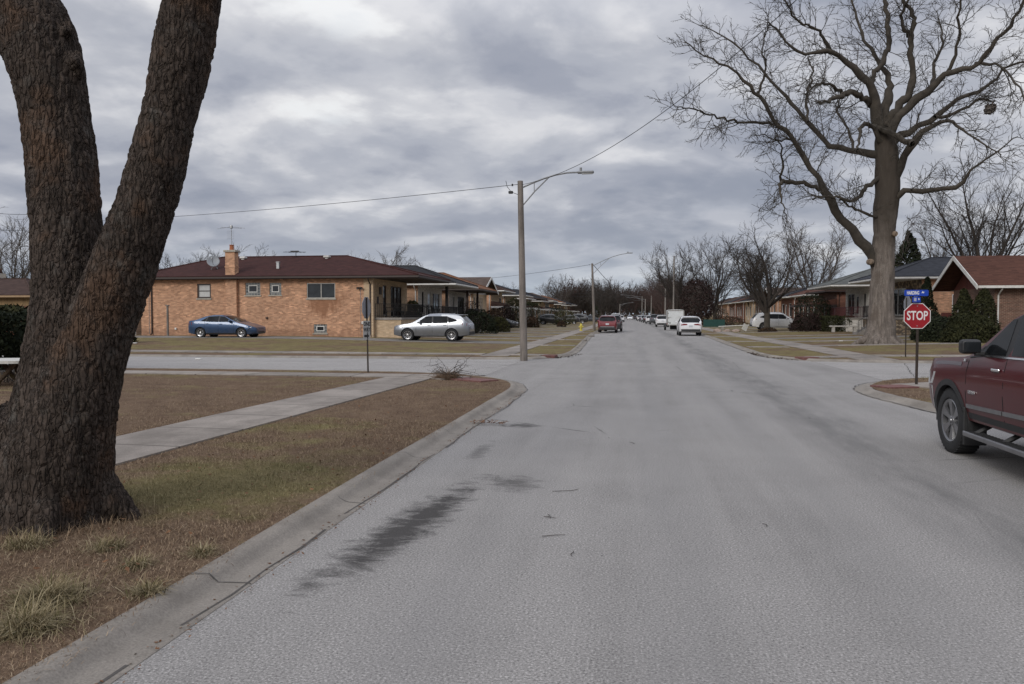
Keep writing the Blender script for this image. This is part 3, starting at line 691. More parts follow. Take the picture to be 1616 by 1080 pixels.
def house(name,label,side,XF,y0,y1,depth,ze,roof,near=(),front=(),mats=(None,None),trim=None,soff=None,over=.5,fover=.6,rise=1.75,rh=None,
          kind='hip',gmat=None,porch=None,down=True,vents=2,z0=None,group=None,steps=True,cat='house',simple=False,fasc=.2,gablewin=False):
    z0=hz(side*(XF+4),(y0+y1)/2)-.02 if z0 is None else z0
    base=Vector((side*XF+bend(y0),(y0+y1)/2,z0))
    root=empty(name,base,0,label,cat,group)
    trim=trim or M_WHITE; soff=soff or (M_SOFF if trim==M_WHITE else M_SOFFD)
    xf=lambda p: Vector((side*(XF+p.x)+bend(y0),p.y,p.z))-base
    Pn=lambda s,z,i: Vector((s,y0+i,z)); Pf=lambda s,z,i: Vector((i,s,z)); Pr=lambda s,z,i: Vector((s,y1-i,z)); Pb=lambda s,z,i: Vector((depth-i,s,z))
    m=MB(xf); zb=z0-.3
    panel(m,Pn,0,depth,zb,ze,near,0); panel(m,Pf,y0,y1,zb,ze,front,1); panel(m,Pr,0,depth,zb,ze,[],0); panel(m,Pb,y0,y1,zb,ze,[],0)
    ym=(y0+y1)/2; zr=ze+rise
    if kind=='gable':
        zg=ze+fasc+(rise-fasc)
        for i,dd in enumerate((0,depth)): m.add([(dd,y0,ze),(dd,y1,ze),(dd,ym,zr-.12)],[(0,1,2)],2)
    wl=m.build('wall',[mats[0],mats[1],gmat or mats[1]],root)
    for P,ops in ((Pn,near),(Pf,front)):
        for o in ops: window(P,xf,o,root,simple)
    # roof
    d0,d1,e0,e1=-fover,depth+over,y0-over,y1+over; zt=ze+fasc
    m=MB(xf)
    if kind=='hip':
        r0,r1=rh if rh else (d0+(e1-e0)/2,d1-(e1-e0)/2)
        lip=.04; A=[(d0-lip,e0-lip,zt),(d1+lip,e0-lip,zt),(d1+lip,e1+lip,zt),(d0-lip,e1+lip,zt)]; B=[(r0,ym,zr),(r1,ym,zr)]
        A2=[(p[0],p[1],zt-.04) for p in A]
        m.add(A+B+A2,[(0,1,5,4),(1,2,5),(2,3,4,5),(3,0,4),(0,6,7,1),(1,7,8,2),(2,8,9,3),(3,9,6,0),(6,9,8,7)])
        rf=m.build('roof',roof,root)
        m=MB(xf); cap=[((r0,ym,zr+.01),(r1,ym,zr+.01))]+[((A[i][0],A[i][1],zt+.02),B[j]) for i,j in((0,0),(3,0),(1,1),(2,1))]
        for p,q in cap: m.tube([p,q],.055,6)
        m.build('ridge_cap',roof,rf)
        m=MB(xf)
        for a,b_,c,d in ((d0,d1,e0,e0+.03),(d0,d1,e1-.03,e1),(d0,d0+.03,e0+.03,e1-.03),(d1-.03,d1,e0+.03,e1-.03)): m.bb(a,b_,c,d,ze-.02,zt-.05)
        for a,b_,c,d in ((d0-.1,d1+.1,e0-.11,e0-.004),(d0-.1,d1+.1,e1+.004,e1+.11),(d0-.11,d0-.004,e0-.004,e1+.004)): m.bb(a,b_,c,d,ze+.03,zt-.055)
        m.build('gutter',trim,root)
        m=MB(xf); m.bb(d0+.03,-.003,e0+.03,e1-.03,ze,ze+.03); m.bb(0,depth,e0+.03,y0-.003,ze,ze+.03); m.bb(0,depth,y1+.003,e1-.03,ze,ze+.03); m.build('soffit',soff,root)
    else:
        sl=(zr-zt)/(ym-e0); th=.16; q=.03
        for sgn,e in ((1,e0),(-1,e1)):
            a=[(d0,e,zt),(d1,e,zt),(d1,ym,zr),(d0,ym,zr)]; b2=[(p[0],p[1],p[2]-th) for p in a]
            m.add(a+b2,[(0,1,2,3),(7,6,5,4),(0,4,5,1),(1,5,6,2),(3,2,6,7),(0,3,7,4)])
        rf=m.build('roof',roof,root)
        m=MB(xf)
        for e in (e0,e1):   # rake boards along the gable
            a=[(d0-.05,e,zt+.02),(d0-.05,ym,zr+.02),(d0-.05,ym,zr-.24),(d0-.05,e,zt-.24)]; b2=[(p[0]+.045,p[1],p[2]) for p in a]
            m.add(a+b2,[(0,1,2,3),(7,6,5,4),(0,4,5,1),(1,5,6,2),(2,6,7,3),(3,7,4,0)])
        m.build('rake_board',trim,root)
        m=MB(xf); 
        for e,s_ in ((e0,-1),(e1,1)): m.bb(d0,d1,e+s_*.004,e+s_*.11,zt-.17,zt-.03)
        m.build('gutter',trim,root)
        m=MB(xf)
        for e,yy in ((e0,y0-.003),(e1,y1+.003)): m.bb(0,depth,min(e,yy),max(e,yy),ze-.03,ze)
        m.build('soffit',soff,root)
        if gablewin:
            m=MB(xf); za=ze+.55; zb2=zr-.55
            for r in ((ym-.3,ym-.24,za,zb2),(ym+.24,ym+.3,za,zb2-.1),(ym-.24,ym+.24,za,za+.06)): rbox(m,Pf,*r,-.05,-.002)
            m.add([Pf(ym-.24,zb2,-.03),Pf(ym-.12,zb2,-.03),Pf(ym+.24,za+.06,-.03),Pf(ym+.12,za+.06,-.03)],[(0,1,2,3)]); m.build('gable_vent',M_WHITE,root)
    # gutter downspout at the near front corner
    if down:
        m=MB(xf); m.tube([(.18,e0-.05,ze+.05),(.18,e0+.06,ze-.12),(.18,y0-.06,ze-.42),(.18,y0-.06,z0+.2),(.18,y0-.28,z0+.08)],.045,6); m.build('downspout',trim,root)
    for k in range(vents):
        dd=depth*(.45+.3*k); yv=y0+(ym-y0)*(.55 if k==0 else .9); zv=zt+(zr-zt)*(yv-e0)/(ym-e0)
        m=MB(xf); m.cbox((dd,yv,zv+.1),(.34,.34,.2),.05); m.tube([(dd,yv,zv),(dd,yv,zv+.18)],.1,8); m.build('roof_vent',M_GALV,root)
    if porch:
        # d from -pd to 0 in front of the facade
        pd,pa,pb,pz=porch['d'],porch['a'],porch['b'],porch['z']; bm_=porch.get('mat',mats[1]); im=porch.get('iron',M_IRON)
        m=MB(xf); m.bb(-pd,-.004,pa,pb,zb,pz-.14); pb_=m.build('porch_base',bm_,root)
        m=MB(xf); m.bb(-pd-.06,-.004,pa-.06,pb+.06,pz-.136,pz); m.build('porch_slab',M_CONC,root)
        m=MB(xf); ns=max(2,int((pz-z0)/.19)); sa=porch.get('step_at',pb-1.5)
        for i in range(ns): 
            zz=pz-.14-(i)*(pz-.14-z0)/ns
            m.bb(-pd-.06-.3*(i+1),-pd-.064-.3*i,sa,sa+1.3,zb,zz-.03)
        m.build('porch_steps',M_CONC,root)
        m=MB(xf); railing(m,[(-.06,pa,pz),(-pd,pa,pz),(-pd,sa,pz)]); railing(m,[(-pd,sa+1.3,pz),(-pd,pb,pz),(-.06,pb,pz)])
        railing(m,[(-pd,sa,pz),(-pd-.3*ns,sa,z0+.1)]); m.build('porch_railing',im,root)
        for cy in porch.get('cols',()):
            m=MB(xf); cm=porch.get('colmat',M_WHITE); w_=porch.get('colw',.09)
            m.cbox((-pd+.12,cy,(pz+ze)/2),(w_,w_,ze-pz-.002),.01); m.build('porch_post',cm,root)
    return root,xf,Pn,Pf
def NW(u,v,Y,XF,side): p=aty(u,v,Y); return side*p.x-XF, p.z
def nwin(u0,u1,v0,v1,Y,XF,side,kind):
    a,zt=NW(u0,v0,Y,XF,side); b_,zb=NW(u1,v1,Y,XF,side); lo,hi=min(a,b_),max(a,b_); return (lo,hi,zb,zt,kind)

# ---- the big corner house on the left
Y1=49.2; XL=16.8
wn=[nwin(311,333,448,471,Y1,XL,-1,'sash'),nwin(387,411,446.5,466,Y1,XL,-1,'blockvent'),nwin(425,444,446.5,465.5,Y1,XL,-1,'blockvent'),nwin(484,529,447,471,Y1,XL,-1,'slider'),
    nwin(495,516,512,526,Y1,XL,-1,'blockvent'),nwin(311,319,511.5,526,Y1,XL,-1,'block')]
root,xf,Pn,Pf=house('brick_house','long orange brick corner house with maroon hip roof, brick chimney, satellite dish and aerial',-1,XL,Y1,57.0,16.5,4.12,SH_MAROON,wn,
   [(51.3,52.0,1.75,3.75,'tall'),(53.0,55.6,1.62,3.75,'tall')],(BR_ORANGE,BR_TAN),M_BROWNTRIM,over=.5,fover=3.15,rise=1.78,rh=(3.2,12.7),vents=0,down=False,
   porch=dict(d=1.8,a=49.5,b=56.4,z=1.56,mat=BR_TAN,step_at=54.6,cols=()))
H1ROOT=root
# tan brick corner pier that turns onto the side wall
m=MB(xf); m.bb(-.03,.62,Y1-.022,Y1+.3,0,4.118); m.build('corner_pier',BR_TAN,root)
# chimney with flue: a pilaster up the wall and a stack through the eave
da,_=NW(377,450,Y1,XL,-1); db,_=NW(359,450,Y1,XL,-1)
m=MB(xf); m.bb(da+.06,db+.02,Y1-.24,Y1+.2,0,4.09); m.bb(da+.13,db-.02,Y1-.30,Y1+.22,4.12,5.92); m.bb(da+.10,db+.01,Y1-.33,Y1+.25,4.9,4.98); ch=m.build('chimney',BR_ORANGE,root)
m=MB(xf); m.cbox(((da+db)/2+.055,Y1-.04,5.99),(db-da+.05,.66,.14),.02); m.build('chimney_cap',M_SILL,ch)
m=MB(xf); m.tube([((da+db)/2+.05,Y1-.04,6.05),((da+db)/2+.05,Y1-.04,6.38)],[.15,.13],12); m.tube([((da+db)/2+.05,Y1-.04,6.38),((da+db)/2+.05,Y1-.04,6.42)],[.16,.16],12); m.build('flue',M_CLAY,ch)
# aerial on the chimney
def aerial(xf,root,d,y,z0,z1,sc=1,name='aerial'):
    m=MB(xf); m.tube([(d,y,z0),(d,y,z1)],.022,5); m.tube([(d-1.05*sc,y-.1,z1-.18),(d,y,z1-.05),(d+1.0*sc,y-.1,z1-.2)],.012,4)
    m.tube([(d-.55*sc,y+.4,z1-.12),(d+.55*sc,y-.4,z1-.12)],.014,4); m.cbox((d,y,z1-.06),(.16,.16,.22),.03)
    for k in range(5): m.tube([(d-.25*sc,y-.1,z1-.35-.13*k),(d+.25*sc,y-.1,z1-.35-.13*k)],.009,4)
    return m.build(name,M_GALV,root)
dm,_=NW(362,400,Y1,XL,-1); aerial(xf,root,dm,Y1+.3,4.7,7.72)
d2,_=NW(467,400,53,XL,-1); m=MB(xf); m.tube([(d2,53,5.8),(d2,53,6.3)],.025,5); m.tube([(d2-.75,53,6.2),(d2+.95,53,6.22)],.016,4)
for k in (-.45,-.2,.05,.3,.55): m.tube([(d2+k,52.5,6.2),(d2+k,53.5,6.2)],.011,4)
m.cbox((d2+.1,53,6.26),(.6,.1,.09),.01); m.build('aerial',M_IRON,root)
# satellite dish on a tripod
dd,zd=NW(339,415,50.2,XL,-1); M_DISH=plain('grey_dish',(.23,.245,.26),.5)
m=MB(xf); prof=[(.0,-.10),(.2,-.075),(.36,-.03),(.42,0),(.42,.012),(.36,-.018),(.0,-.085)]
Md=Matrix.Translation((dd,50.0,zd+.1)) @ Vector((-.45,-.8,.42)).to_track_quat('Z','Y').to_matrix().to_4x4()
m.lathe(prof,20,0,Md); ds=m.build('satellite_dish',M_DISH,root,smooth=True)
m=MB(xf); 
for q in ((dd-.3,50.3,4.6),(dd+.35,50.1,4.55),(dd,50.9,4.85)): m.tube([(dd,50.12,zd),q],.025,5)
m.tube([(dd,50.0,zd-.2),(dd-.25,49.4,zd+.22)],.018,5); m.cbox((dd-.26,49.38,zd+.25),(.1,.14,.1),.02); m.build('dish_mount',M_GALV,ds)
# roof pipes and mushroom vents
def roofy(y): return 4.32+(5.9-4.32)*(y-48.7)/4.4
for (u,yy,hh) in ((439,50.3,.38),):
    d_,_=NW(u,415,yy,XL,-1); m=MB(xf); m.bb(d_-.09,d_+.09,yy-.09,yy+.09,roofy(yy)-.05,roofy(yy)+hh); m.cbox((d_,yy,roofy(yy)+hh+.03),(.24,.24,.06),.01); m.build('vent_pipe',M_GALV,root)
for u in (384,516):
    d_,_=NW(u,405,52.6,XL,-1); m=MB(xf); m.cbox((d_,52.6,roofy(52.6)+.1),(.42,.42,.14),.05); m.tube([(d_,52.6,5.6),(d_,52.6,5.83)],.15,8); m.build('roof_vent',M_WHITE,root)
# downspouts, flood lights, conduits, meter boxes on the side wall
for u in (240,584.5):
    d_,_=NW(u,480,Y1,XL,-1); m=MB(xf); m.tube([(d_,Y1-.52,4.18),(d_,Y1-.42,4.0),(d_,Y1-.06,3.75),(d_,Y1-.06,.5),(d_,Y1-.2,.4)],.05,6); m.build('downspout',M_BROWNTRIM,root)
for u,v in ((235,455),(569,454.5)):
    d_,z_=NW(u,v,Y1,XL,-1); m=MB(xf); m.cbox((d_,Y1-.05,z_),(.16,.08,.12),.02)
    for s_ in (-.16,.16): m.lathe([(.02,0),(.05,.02),(.085,.16),(.075,.165),(0,.12)],10,0,Matrix.Translation((d_+s_*.5,Y1-.08,z_))@Vector((s_*2.2,-.8,-.2)).to_track_quat('Z','Y').to_matrix().to_4x4())
    m.build('flood_light',M_IRON,root)
    m=MB(xf); m.tube([(d_,Y1-.015,z_-.06),(d_,Y1-.015,.45)],.014,5); m.build('conduit',M_GALV,root)
d_,_=NW(357.5,480,Y1,XL,-1); m=MB(xf); m.tube([(d_,Y1-.03,4.05),(d_+.02,Y1-.03,2.0),(d_,Y1-.03,.5)],.02,5); m.build('conduit',M_IRON,root)
for u,v,w_,h_,mt in ((278,519,.13,.14,M_WHITE),(421.5,502,.13,.14,M_DOOR),(573,509.5,.17,.17,M_WHITE)):
    d_,z_=NW(u,v,Y1,XL,-1); m=MB(xf); m.cbox((d_,Y1-.05,z_),(w_,.09,h_),.015); m.build('wall_box',mt,root)
# house number plate and wall lamp on the porch front
m=MB(xf); rbox(m,Pf,50.0,50.3,2.5,2.95,-.04,-.004); rbox(m,Pf,50.45,50.9,3.1,3.6,-.05,-.004); m.build('wall_plaque',M_BROWNTRIM,root)

# ---- rest of the left row
P2=dict(d=1.8,z=1.45)
W=lambda a,b_,c,d,k:(a,b_,c,d,k)
house('brick_house','black roofed house with white gutters and white brick porch, next to the corner house',-1,16.8,60,67.8,16,4.05,SH_BLACK,[W(2.2,3.6,1.9,3.2,'white')],
   [(61.2,61.75,1.9,3.6,'tall'),(63.0,64.1,1.55,3.7,'wdoor'),(64.6,67.0,1.9,3.6,'picture')],(BR_SALMON,BR_WHITE),M_WHITE,fover=3.1,rise=1.8,porch=dict(d=1.9,a=60.3,b=67.4,z=1.5,mat=BR_WHITE,step_at=65.4,cols=(62.3,),colmat=M_IRON,colw=.22),vents=1)
house('brick_house','rust brown roofed house with dark eaves, third house in the left row',-1,16.8,70.4,78.2,16,3.95,SH_ORANGE,[W(2.2,3.6,1.9,3.2,'white')],
   [(72.2,72.8,1.9,3.5,'white'),(74.2,77.0,1.6,3.5,'tall')],(BR_SALMON,BR_WHITE),M_BROWNTRIM,fover=3.0,rise=1.85,porch=dict(d=1.7,a=70.7,b=77.8,z=1.4,mat=BR_SALMON,step_at=75.9,cols=(71.2,76.0),colmat=M_DOOR,colw=.2),vents=1)
house('brick_house','taupe roofed house with pale street gable and tan brick front, fourth in left row',-1,16.8,81.2,89.2,16,4.0,SH_TAUPE,[W(3,4.2,1.9,3.2,'white')],
   [(82.0+1.05*k,82.55+1.05*k,1.5,3.7,'white') for k in range(5)],(BR_SALMON,BR_TAN),M_WHITE,kind='gable',gmat=SD_WHITE,fover=1.3,rise=1.9,vents=1)
# second storey split level, with a lower porch roof
r5,xf5,_,_=house('brick_house','dark brown roofed tall house with white fascia above a lower porch roof, left row',-1,16.8,92,100,15,4.5,SH_DKBROWN,[W(1.5,2.5,2.7,4.0,'white')],
   [(93,94.6,1.2,3.0,'white'),(96,97,1.0,3.2,'door'),(97.8,99.4,2.6,3.9,'white')],(BR_ORANGE,BR_TAN),M_WHITE,fover=1.6,rise=1.7,vents=1)
def porch_roof(root,xf,a,b_,pd,z,roofm,trim,posts=True):
    m=MB(xf); A=[(-pd,a,z),(-.004,a,z+.62),(-.004,b_,z+.62),(-pd,b_,z)]; m.add(A+[(p[0],p[1],z-.03) for p in A],[(0,3,2,1),(0,1,5,4),(1,2,6,5),(2,3,7,6),(3,0,4,7),(4,5,6,7)]); pr=m.build('porch_roof',roofm,root)
    m=MB(xf); m.bb(-pd-.05,-pd-.003,a-.05,b_+.05,z-.2,z+.02); m.bb(-pd,-.004,a-.05,a-.003,z-.2,z+.02); m.build('porch_fascia',trim,root)
    if posts:
        for y in (a+.2,b_-.2): m=MB(xf); m.cbox((-pd+.15,y,(z-.2+.2)/2),(.12,.12,z-.204),.01); m.build('porch_post',trim,root)
porch_roof(r5,xf5,91.9,97.6,2.6,2.75,SH_DKBROWN,M_WHITE)
ROOFS=[SH_SLATE,SH_DKBROWN,SH_BLACK,SH_MAROON,SH_TAUPE,SH_SLATE,SH_ORANGE,SH_DKBROWN]; WALLS=[BR_SALMON,BR_TAN,BR_ORANGE,BR_RED,BR_TAN,BR_SALMON]
rd=random.Random(3)
LW=[('dark slate','pale',SD_CREAM),('dark brown','tan brick',BR_TAN),('black','white brick',BR_WHITE),('maroon','salmon brick',BR_SALMON),('taupe','tan brick',BR_TAN),('slate','white brick',BR_WHITE),('rust brown','orange brick',BR_ORANGE),('brown','salmon brick',BR_SALMON)]
ORD=['sixth','seventh','eighth','ninth','tenth','eleventh','twelfth','thirteenth','fourteenth','fifteenth','sixteenth','seventeenth']
yy=102.6
for k in range(12):
    nm,wl,fm=LW[k%8]
    r_,x_,_,_=house('brick_house',f'{nm} roofed house with {wl} front, {ORD[k]} from the corner in the left row',-1,16.8,yy,yy+8,14,4.0 if k%2 else 4.2,ROOFS[k%8],[(1.5,2.6,1.9,3.2,'white')],
      [(yy+1,yy+2.6,1.7,3.3,'white'),(yy+4,yy+5,1.0,3.2,'door'),(yy+5.8,yy+7.4,1.7,3.3,'white')],(WALLS[k%6],fm),M_WHITE if k%3!=2 else M_BROWNTRIM,fover=1.8 if k%2 else 2.6,rise=1.7,vents=1,simple=True,group='houses along the left side of the street')
    if k%2==1: porch_roof(r_,x_,yy+.3,yy+5.3,2.9,2.75,ROOFS[k%8],M_WHITE)
    yy+=10.6
# ---- right row
XR=20.0
house('brick_house','brown brick house with red brown gable roof and white rakes behind pointed evergreens, right edge',1,XR,47.7,53.4,15,3.28,SH_RED,[W(5.0,7.0,1.2,2.6,'white')],
   [(48.3,49.6,1.55,2.75,'white'),(51.0,52.9,1.0,2.75,'picture')],(BR_BROWN,BR_BROWN),M_WHITE,kind='gable',gmat=SD_RED,fover=1.1,over=.55,rise=1.98,gablewin=True,vents=0,fasc=.12,soff=plain('grey_soffit',(.2,.19,.18),.7))
r2,x2,_,_=house('brick_house','slate roofed house with white gutters and rubble stone porch behind the huge street tree',1,XR,59,67,15,4.25,SH_SLATE,[W(2.0,3.2,1.9,3.2,'white')],
   [(60.6,61.0,1.5,3.7,'door'),(62.3,66.0,1.7,3.75,'picture')],(BR_ORANGE,M_STONE),M_WHITE,fover=2.6,rise=1.75,porch=dict(d=1.8,a=59.4,b=66.6,z=1.55,mat=M_STONE,step_at=61.2,cols=(),iron=M_IRON),vents=1)
m=MB(x2); rbox(m,lambda s,z,i:Vector((s,59+i,z)),1.3,4.5,.3,1.9,-.03,-.003); m.build('side_hatch',SD_RED,r2)
house('brick_house','grey roofed white brick house with a maroon railed porch beside the street tree',1,XR,71,79,15,4.15,SH_GREY,[W(2.0,3.2,1.9,3.2,'white')],
   [(72.4,73.0,2.0,3.6,'tall'),(74.6,75.6,1.5,3.6,'wdoor'),(76.0,78.3,1.7,3.7,'picture')],(BR_WHITE,BR_WHITE),M_WHITE,fover=3.3,rise=1.75,soff=M_SOFF,porch=dict(d=1.9,a=71.3,b=78.6,z=1.5,mat=BR_WHITE,step_at=76.8,iron=M_REDIRON),vents=1)
r4,x4,_,_=house('brick_house','maroon hip roofed brown brick house with lower porch roof, behind the white driveway crossover',1,XR,82.2,90.2,15,4.0,SH_RED,[W(2.0,3.2,1.9,3.2,'white')],
   [(83,85.4,1.2,3.2,'tall'),(87,88,1.0,3.2,'door')],(BR_RED,BR_BROWN),M_BROWNTRIM,fover=1.2,rise=2.0,vents=1)
porch_roof(r4,x4,82.1,90.0,3.0,2.75,SH_RED,M_BROWNTRIM)
NM=[('maroon','red brick',SH_RED,BR_RED,BR_RED),('dark grey','red brick',SH_SLATE,BR_RED,BR_RED),('taupe','orange brick',SH_TAUPE,BR_ORANGE,BR_ORANGE),('brown','red brick',SH_DKBROWN,BR_RED,BR_BROWN),('black','tan brick',SH_BLACK,BR_TAN,BR_TAN)]
yy=93.2
for k in range(10):
    nm,wl,rm,sm_,fm=NM[k%5]
    house('brick_house',f'{nm} roofed {wl} house, {["fifth","sixth","seventh","eighth","ninth","tenth","eleventh","twelfth","thirteenth","fourteenth"][k]} from the corner in the right row',1,XR,yy,yy+8,14,3.9,rm,[(1.5,2.8,1.7,3.1,'white')],
      [(yy+1,yy+2.6,1.5,3.2,'white'),(yy+4,yy+5,.9,3.1,'wdoor'),(yy+5.8,yy+7.4,1.5,3.2,'white')],(sm_,fm),M_WHITE,fover=.9,rise=1.8,vents=1,simple=True,kind='gable' if k==2 else 'hip',group='houses along the right side of the street')
    yy+=10.7
# ---- outbuildings at the left edge and the near corner house
def NX(u,Y): return aty(u,500,Y).x
g0=house('garage','tan board garage with dark hip roof and brown door at the left edge',-1,40.2,47.5,54,14,2.9,SH_DKBROWN,[],[],(SD_TAN,SD_TAN),plain('tan_fascia',(.30,.2,.11),.6),over=.45,fover=.45,rise=1.45,vents=0,down=False,cat='garage')
m=MB(g0[1]); P=lambda s,z,i:Vector((s,47.5+i,z)); rbox(m,P,.35,2.2,.3,2.35,-.04,-.003); dr=m.build('garage_door',plain('brown_garage_door',(.13,.045,.02),.6),g0[0])
m=MB(g0[1]); rbox(m,P,2.5,2.62,.3,2.0,-.1,-.003); m.build('downspout',M_GALV,g0[0])
g1=house('garage','white garage with grey roof tucked beside the left end of the corner house',-1,34.6,50.5,56.5,6.5,2.62,SH_SLATE,[],[],(SD_WHITE,SD_WHITE),M_WHITE,over=.3,fover=.3,rise=1.2,vents=0,down=False,cat='garage')
m=MB(g1[1]); P=lambda s,z,i:Vector((s,50.5+i,z))
for k in range(5): rbox(m,P,.5,5.2,.42+.4*k,.80+.4*k,-.03,-.003)
m.build('garage_door',M_WHITE,g1[0])
m=MB(g1[1]); rbox(m,P,1.55,1.68,.3,2.5,-.08,-.031); m.build('door_post',M_BROWNTRIM,g1[0])
house('brick_house','low house whose pale eave tip just shows at the left edge beyond the double trunk',-1,18.2,9.0,18.7,16,2.75,SH_DKBROWN,[],[(11,13,1.0,2.3,'white'),(15.2,16.2,.3,2.4,'door')],(BR_TAN,BR_TAN),plain('beige_fascia',(.42,.38,.32),.6),over=.75,fover=.75,rise=1.7,vents=1,down=False)
# ------------------------------------------------------------------ vehicles
M_CGLASS=glass_mat('tinted_car_glass',(.008,.009,.010),.06,.14)
M_TYRE=plain('tyre_rubber',(.016,.016,.017),.85,var=.25,scale=14); M_RIM=plain('alloy_rim',(.50,.50,.51),.28,metal=.85,var=.1); M_CHROME=plain('chrome',(.72,.72,.73),.16,metal=1.0,var=.06)
M_WELL=plain('wheel_well_black',(.008,.008,.008),.95); M_CLAD=plain('black_cladding',(.018,.018,.019),.6,var=.2); M_TAIL=plain('red_tail_lens',(.15,.008,.009),.12,var=.15,coat=.6)
M_LENS=plain('clear_headlight_lens',(.45,.46,.47),.1,var=.2,coat=.8); M_PLATE=plain('licence_plate',(.42,.43,.46),.5); M_SEAM=plain('panel_gap',(.004,.004,.004),.9)
M_DARKRIM=plain('dark_wheel_disc',(.03,.03,.031),.5,metal=.4)
M_STEEL=plain('brushed_step_metal',(.27,.27,.28),.36,metal=.85,var=.15)
def lerp_tab(T,x):
    if x<=T[0][0]: return T[0][1]
    for (a,p),(b_,q) in zip(T[:-1],T[1:]):
        if x<=b_:
            f=(x-a)/(b_-a); return p+(q-p)*f
    return T[-1][1]
class Car:
    def __init__(s,L,W,top,belt,wheels,r,bot=.24,tumble=.42,nose=.5,tail=.4,nw=.78,tw=.84,tyre_w=.22):
        s.L,s.W,s.top,s.belt,s.wheels,s.r,s.bot,s.tum=L,W,top,belt,wheels,r,bot,tumble; s.nose,s.tail,s.nw,s.tw,s.tyre_w=nose,tail,nw,tw,tyre_w
    def half(s,x):
        w=s.W
        if x<s.nose: u=1-max(0,x)/s.nose; w*=s.nw+(1-s.nw)*math.sqrt(max(0,1-u**2.2))
        if x>s.L-s.tail: u=1-max(0,s.L-x)/s.tail; w*=s.tw+(1-s.tw)*math.sqrt(max(0,1-u**2.2))
        return w
    def zb(s,x): 
        e=max(0,1-x/.45,1-(s.L-x)/.5); return s.bot+.09*e
    def zt(s,x):
        d=.06; return (lerp_tab(s.top,x-d)+2*lerp_tab(s.top,x)+lerp_tab(s.top,x+d))/4 if .1<x<s.L-.1 else lerp_tab(s.top,x)
    def zs(s,x): return min(lerp_tab(s.belt,x),s.zt(x)-.045)
    def section(s,x):
        w,zb,zt,zs=s.half(x),s.zb(x),s.zt(x),s.zs(x); h=zs-zb; g=zt-zs
        re=.955*w-s.tum*g*.88; zr=zs+.88*g; k=min(.1,g*.5)
        return [(0,zb),(.82*w,zb),(.95*w,zb+.05*min(1,h/.4)),(.985*w,zb+.28*h),(w,zb+.55*h),(.992*w,zb+.80*h),(.955*w,zs),(.955*w-s.tum*g*.45,zs+.45*g),(re,zr),(re-k*.75,zt-.022*min(1,g/.2)-.004),(re*.5,zt-.004),(0,zt)]
    def yside(s,x,z):
        P=s.section(x)
        for (y0,z0),(y1,z1) in zip(P[1:],P[2:]):
            if z<=z1 or (y1,z1)==P[-1]: return y0+(y1-y0)*((z-z0)/(z1-z0) if abs(z1-z0)>1e-6 else 0)
    def X(s,x): return s.L/2-x      # forward is +X in car space
    def body(s,mat,root,name='body'):
        xs=[0,.015,.05,.11,.2]; n=int((s.L-.4)/.11)
        xs+=[.2+(s.L-.4)*(i+1)/n for i in range(n)]+[s.L-.11,s.L-.05,s.L-.015,s.L]
        vs=[];fs=[]
        for x in xs:
            P=s.section(x); ring=P+[(-y,z) for y,z in P[-2:0:-1]]; k=len(ring); vs+=[Vector((s.X(x),y,z)) for y,z in ring]
        for i in range(len(xs)-1):
            for j in range(k): fs.append((i*k+j,i*k+(j+1)%k,(i+1)*k+(j+1)%k,(i+1)*k+j))
        fs.append(tuple(range(k-1,-1,-1))); fs.append(tuple((len(xs)-1)*k+j for j in range(k)))
        m=MB(); m.add(vs,fs); o=m.build(name,[mat,M_WELL],root)
        bm=bmesh.new(); bm.from_mesh(o.data); bmesh.ops.recalc_face_normals(bm,faces=bm.faces); bm.to_mesh(o.data); bm.free()
        c=MB()
        for wx in s.wheels:
            for sg in (1,-1):
                p0=Vector((s.X(wx),sg*(s.W-.36),s.r)); c.tube([p0,p0+Vector((0,sg*.6,0))],s.r+.055,28)
        co=c.build('cutter',M_WELL)
        bm=bmesh.new(); bm.from_mesh(co.data); bmesh.ops.recalc_face_normals(bm,faces=bm.faces); bm.to_mesh(co.data); bm.free()
        md=o.modifiers.new('b','BOOLEAN'); md.operation='DIFFERENCE'; md.object=co; md.solver='EXACT'
        try: md.material_mode='TRANSFER'
        except Exception: pass
        bpy.context.view_layer.update()
        me=bpy.data.meshes.new_from_object(o.evaluated_get(bpy.context.evaluated_depsgraph_get()))
        o.modifiers.clear(); old=o.data; o.data=me; bpy.data.meshes.remove(old); me.name=name
        bpy.data.objects.remove(co)
        me.polygons.foreach_set('use_smooth',[True]*len(me.polygons))
        try: me.set_sharp_from_angle(angle=R(38))
        except Exception: pass
        return o
    def side_poly(s,m,poly,sg,out=.006,th=.012,mi=0):
        q=[Vector((s.X(x),sg*(s.yside(x,z)+out),z)) for x,z in poly]
        n=(q[1]-q[0]).cross(q[-1]-q[0]); 
        if n.y*sg<0: q=q[::-1]
        m.slab(q,th,mi)
    def side_strip(s,m,pts,wd,sg,out=.008,mi=0,th=.012):
        """band following the side through (x,z) points"""
        up=[(x,z+wd/2) for x,z in pts]; dn=[(x,z-wd/2) for x,z in pts]
        for i in range(len(pts)-1): s.side_poly(m,[dn[i],dn[i+1],up[i+1],up[i]],sg,out,th,mi)
    def vseam(s,m,x,z0,z1,sg,lean=0):
        n=5; P=[(x+lean*(i/n),z0+(z1-z0)*i/n) for i in range(n+1)]; w=.007
        for a,b_ in zip(P[:-1],P[1:]): s.side_poly(m,[(a[0]-w,a[1]),(a[0]+w,a[1]),(b_[0]+w,b_[1]),(b_[0]-w,b_[1])],sg,.0015,.004)
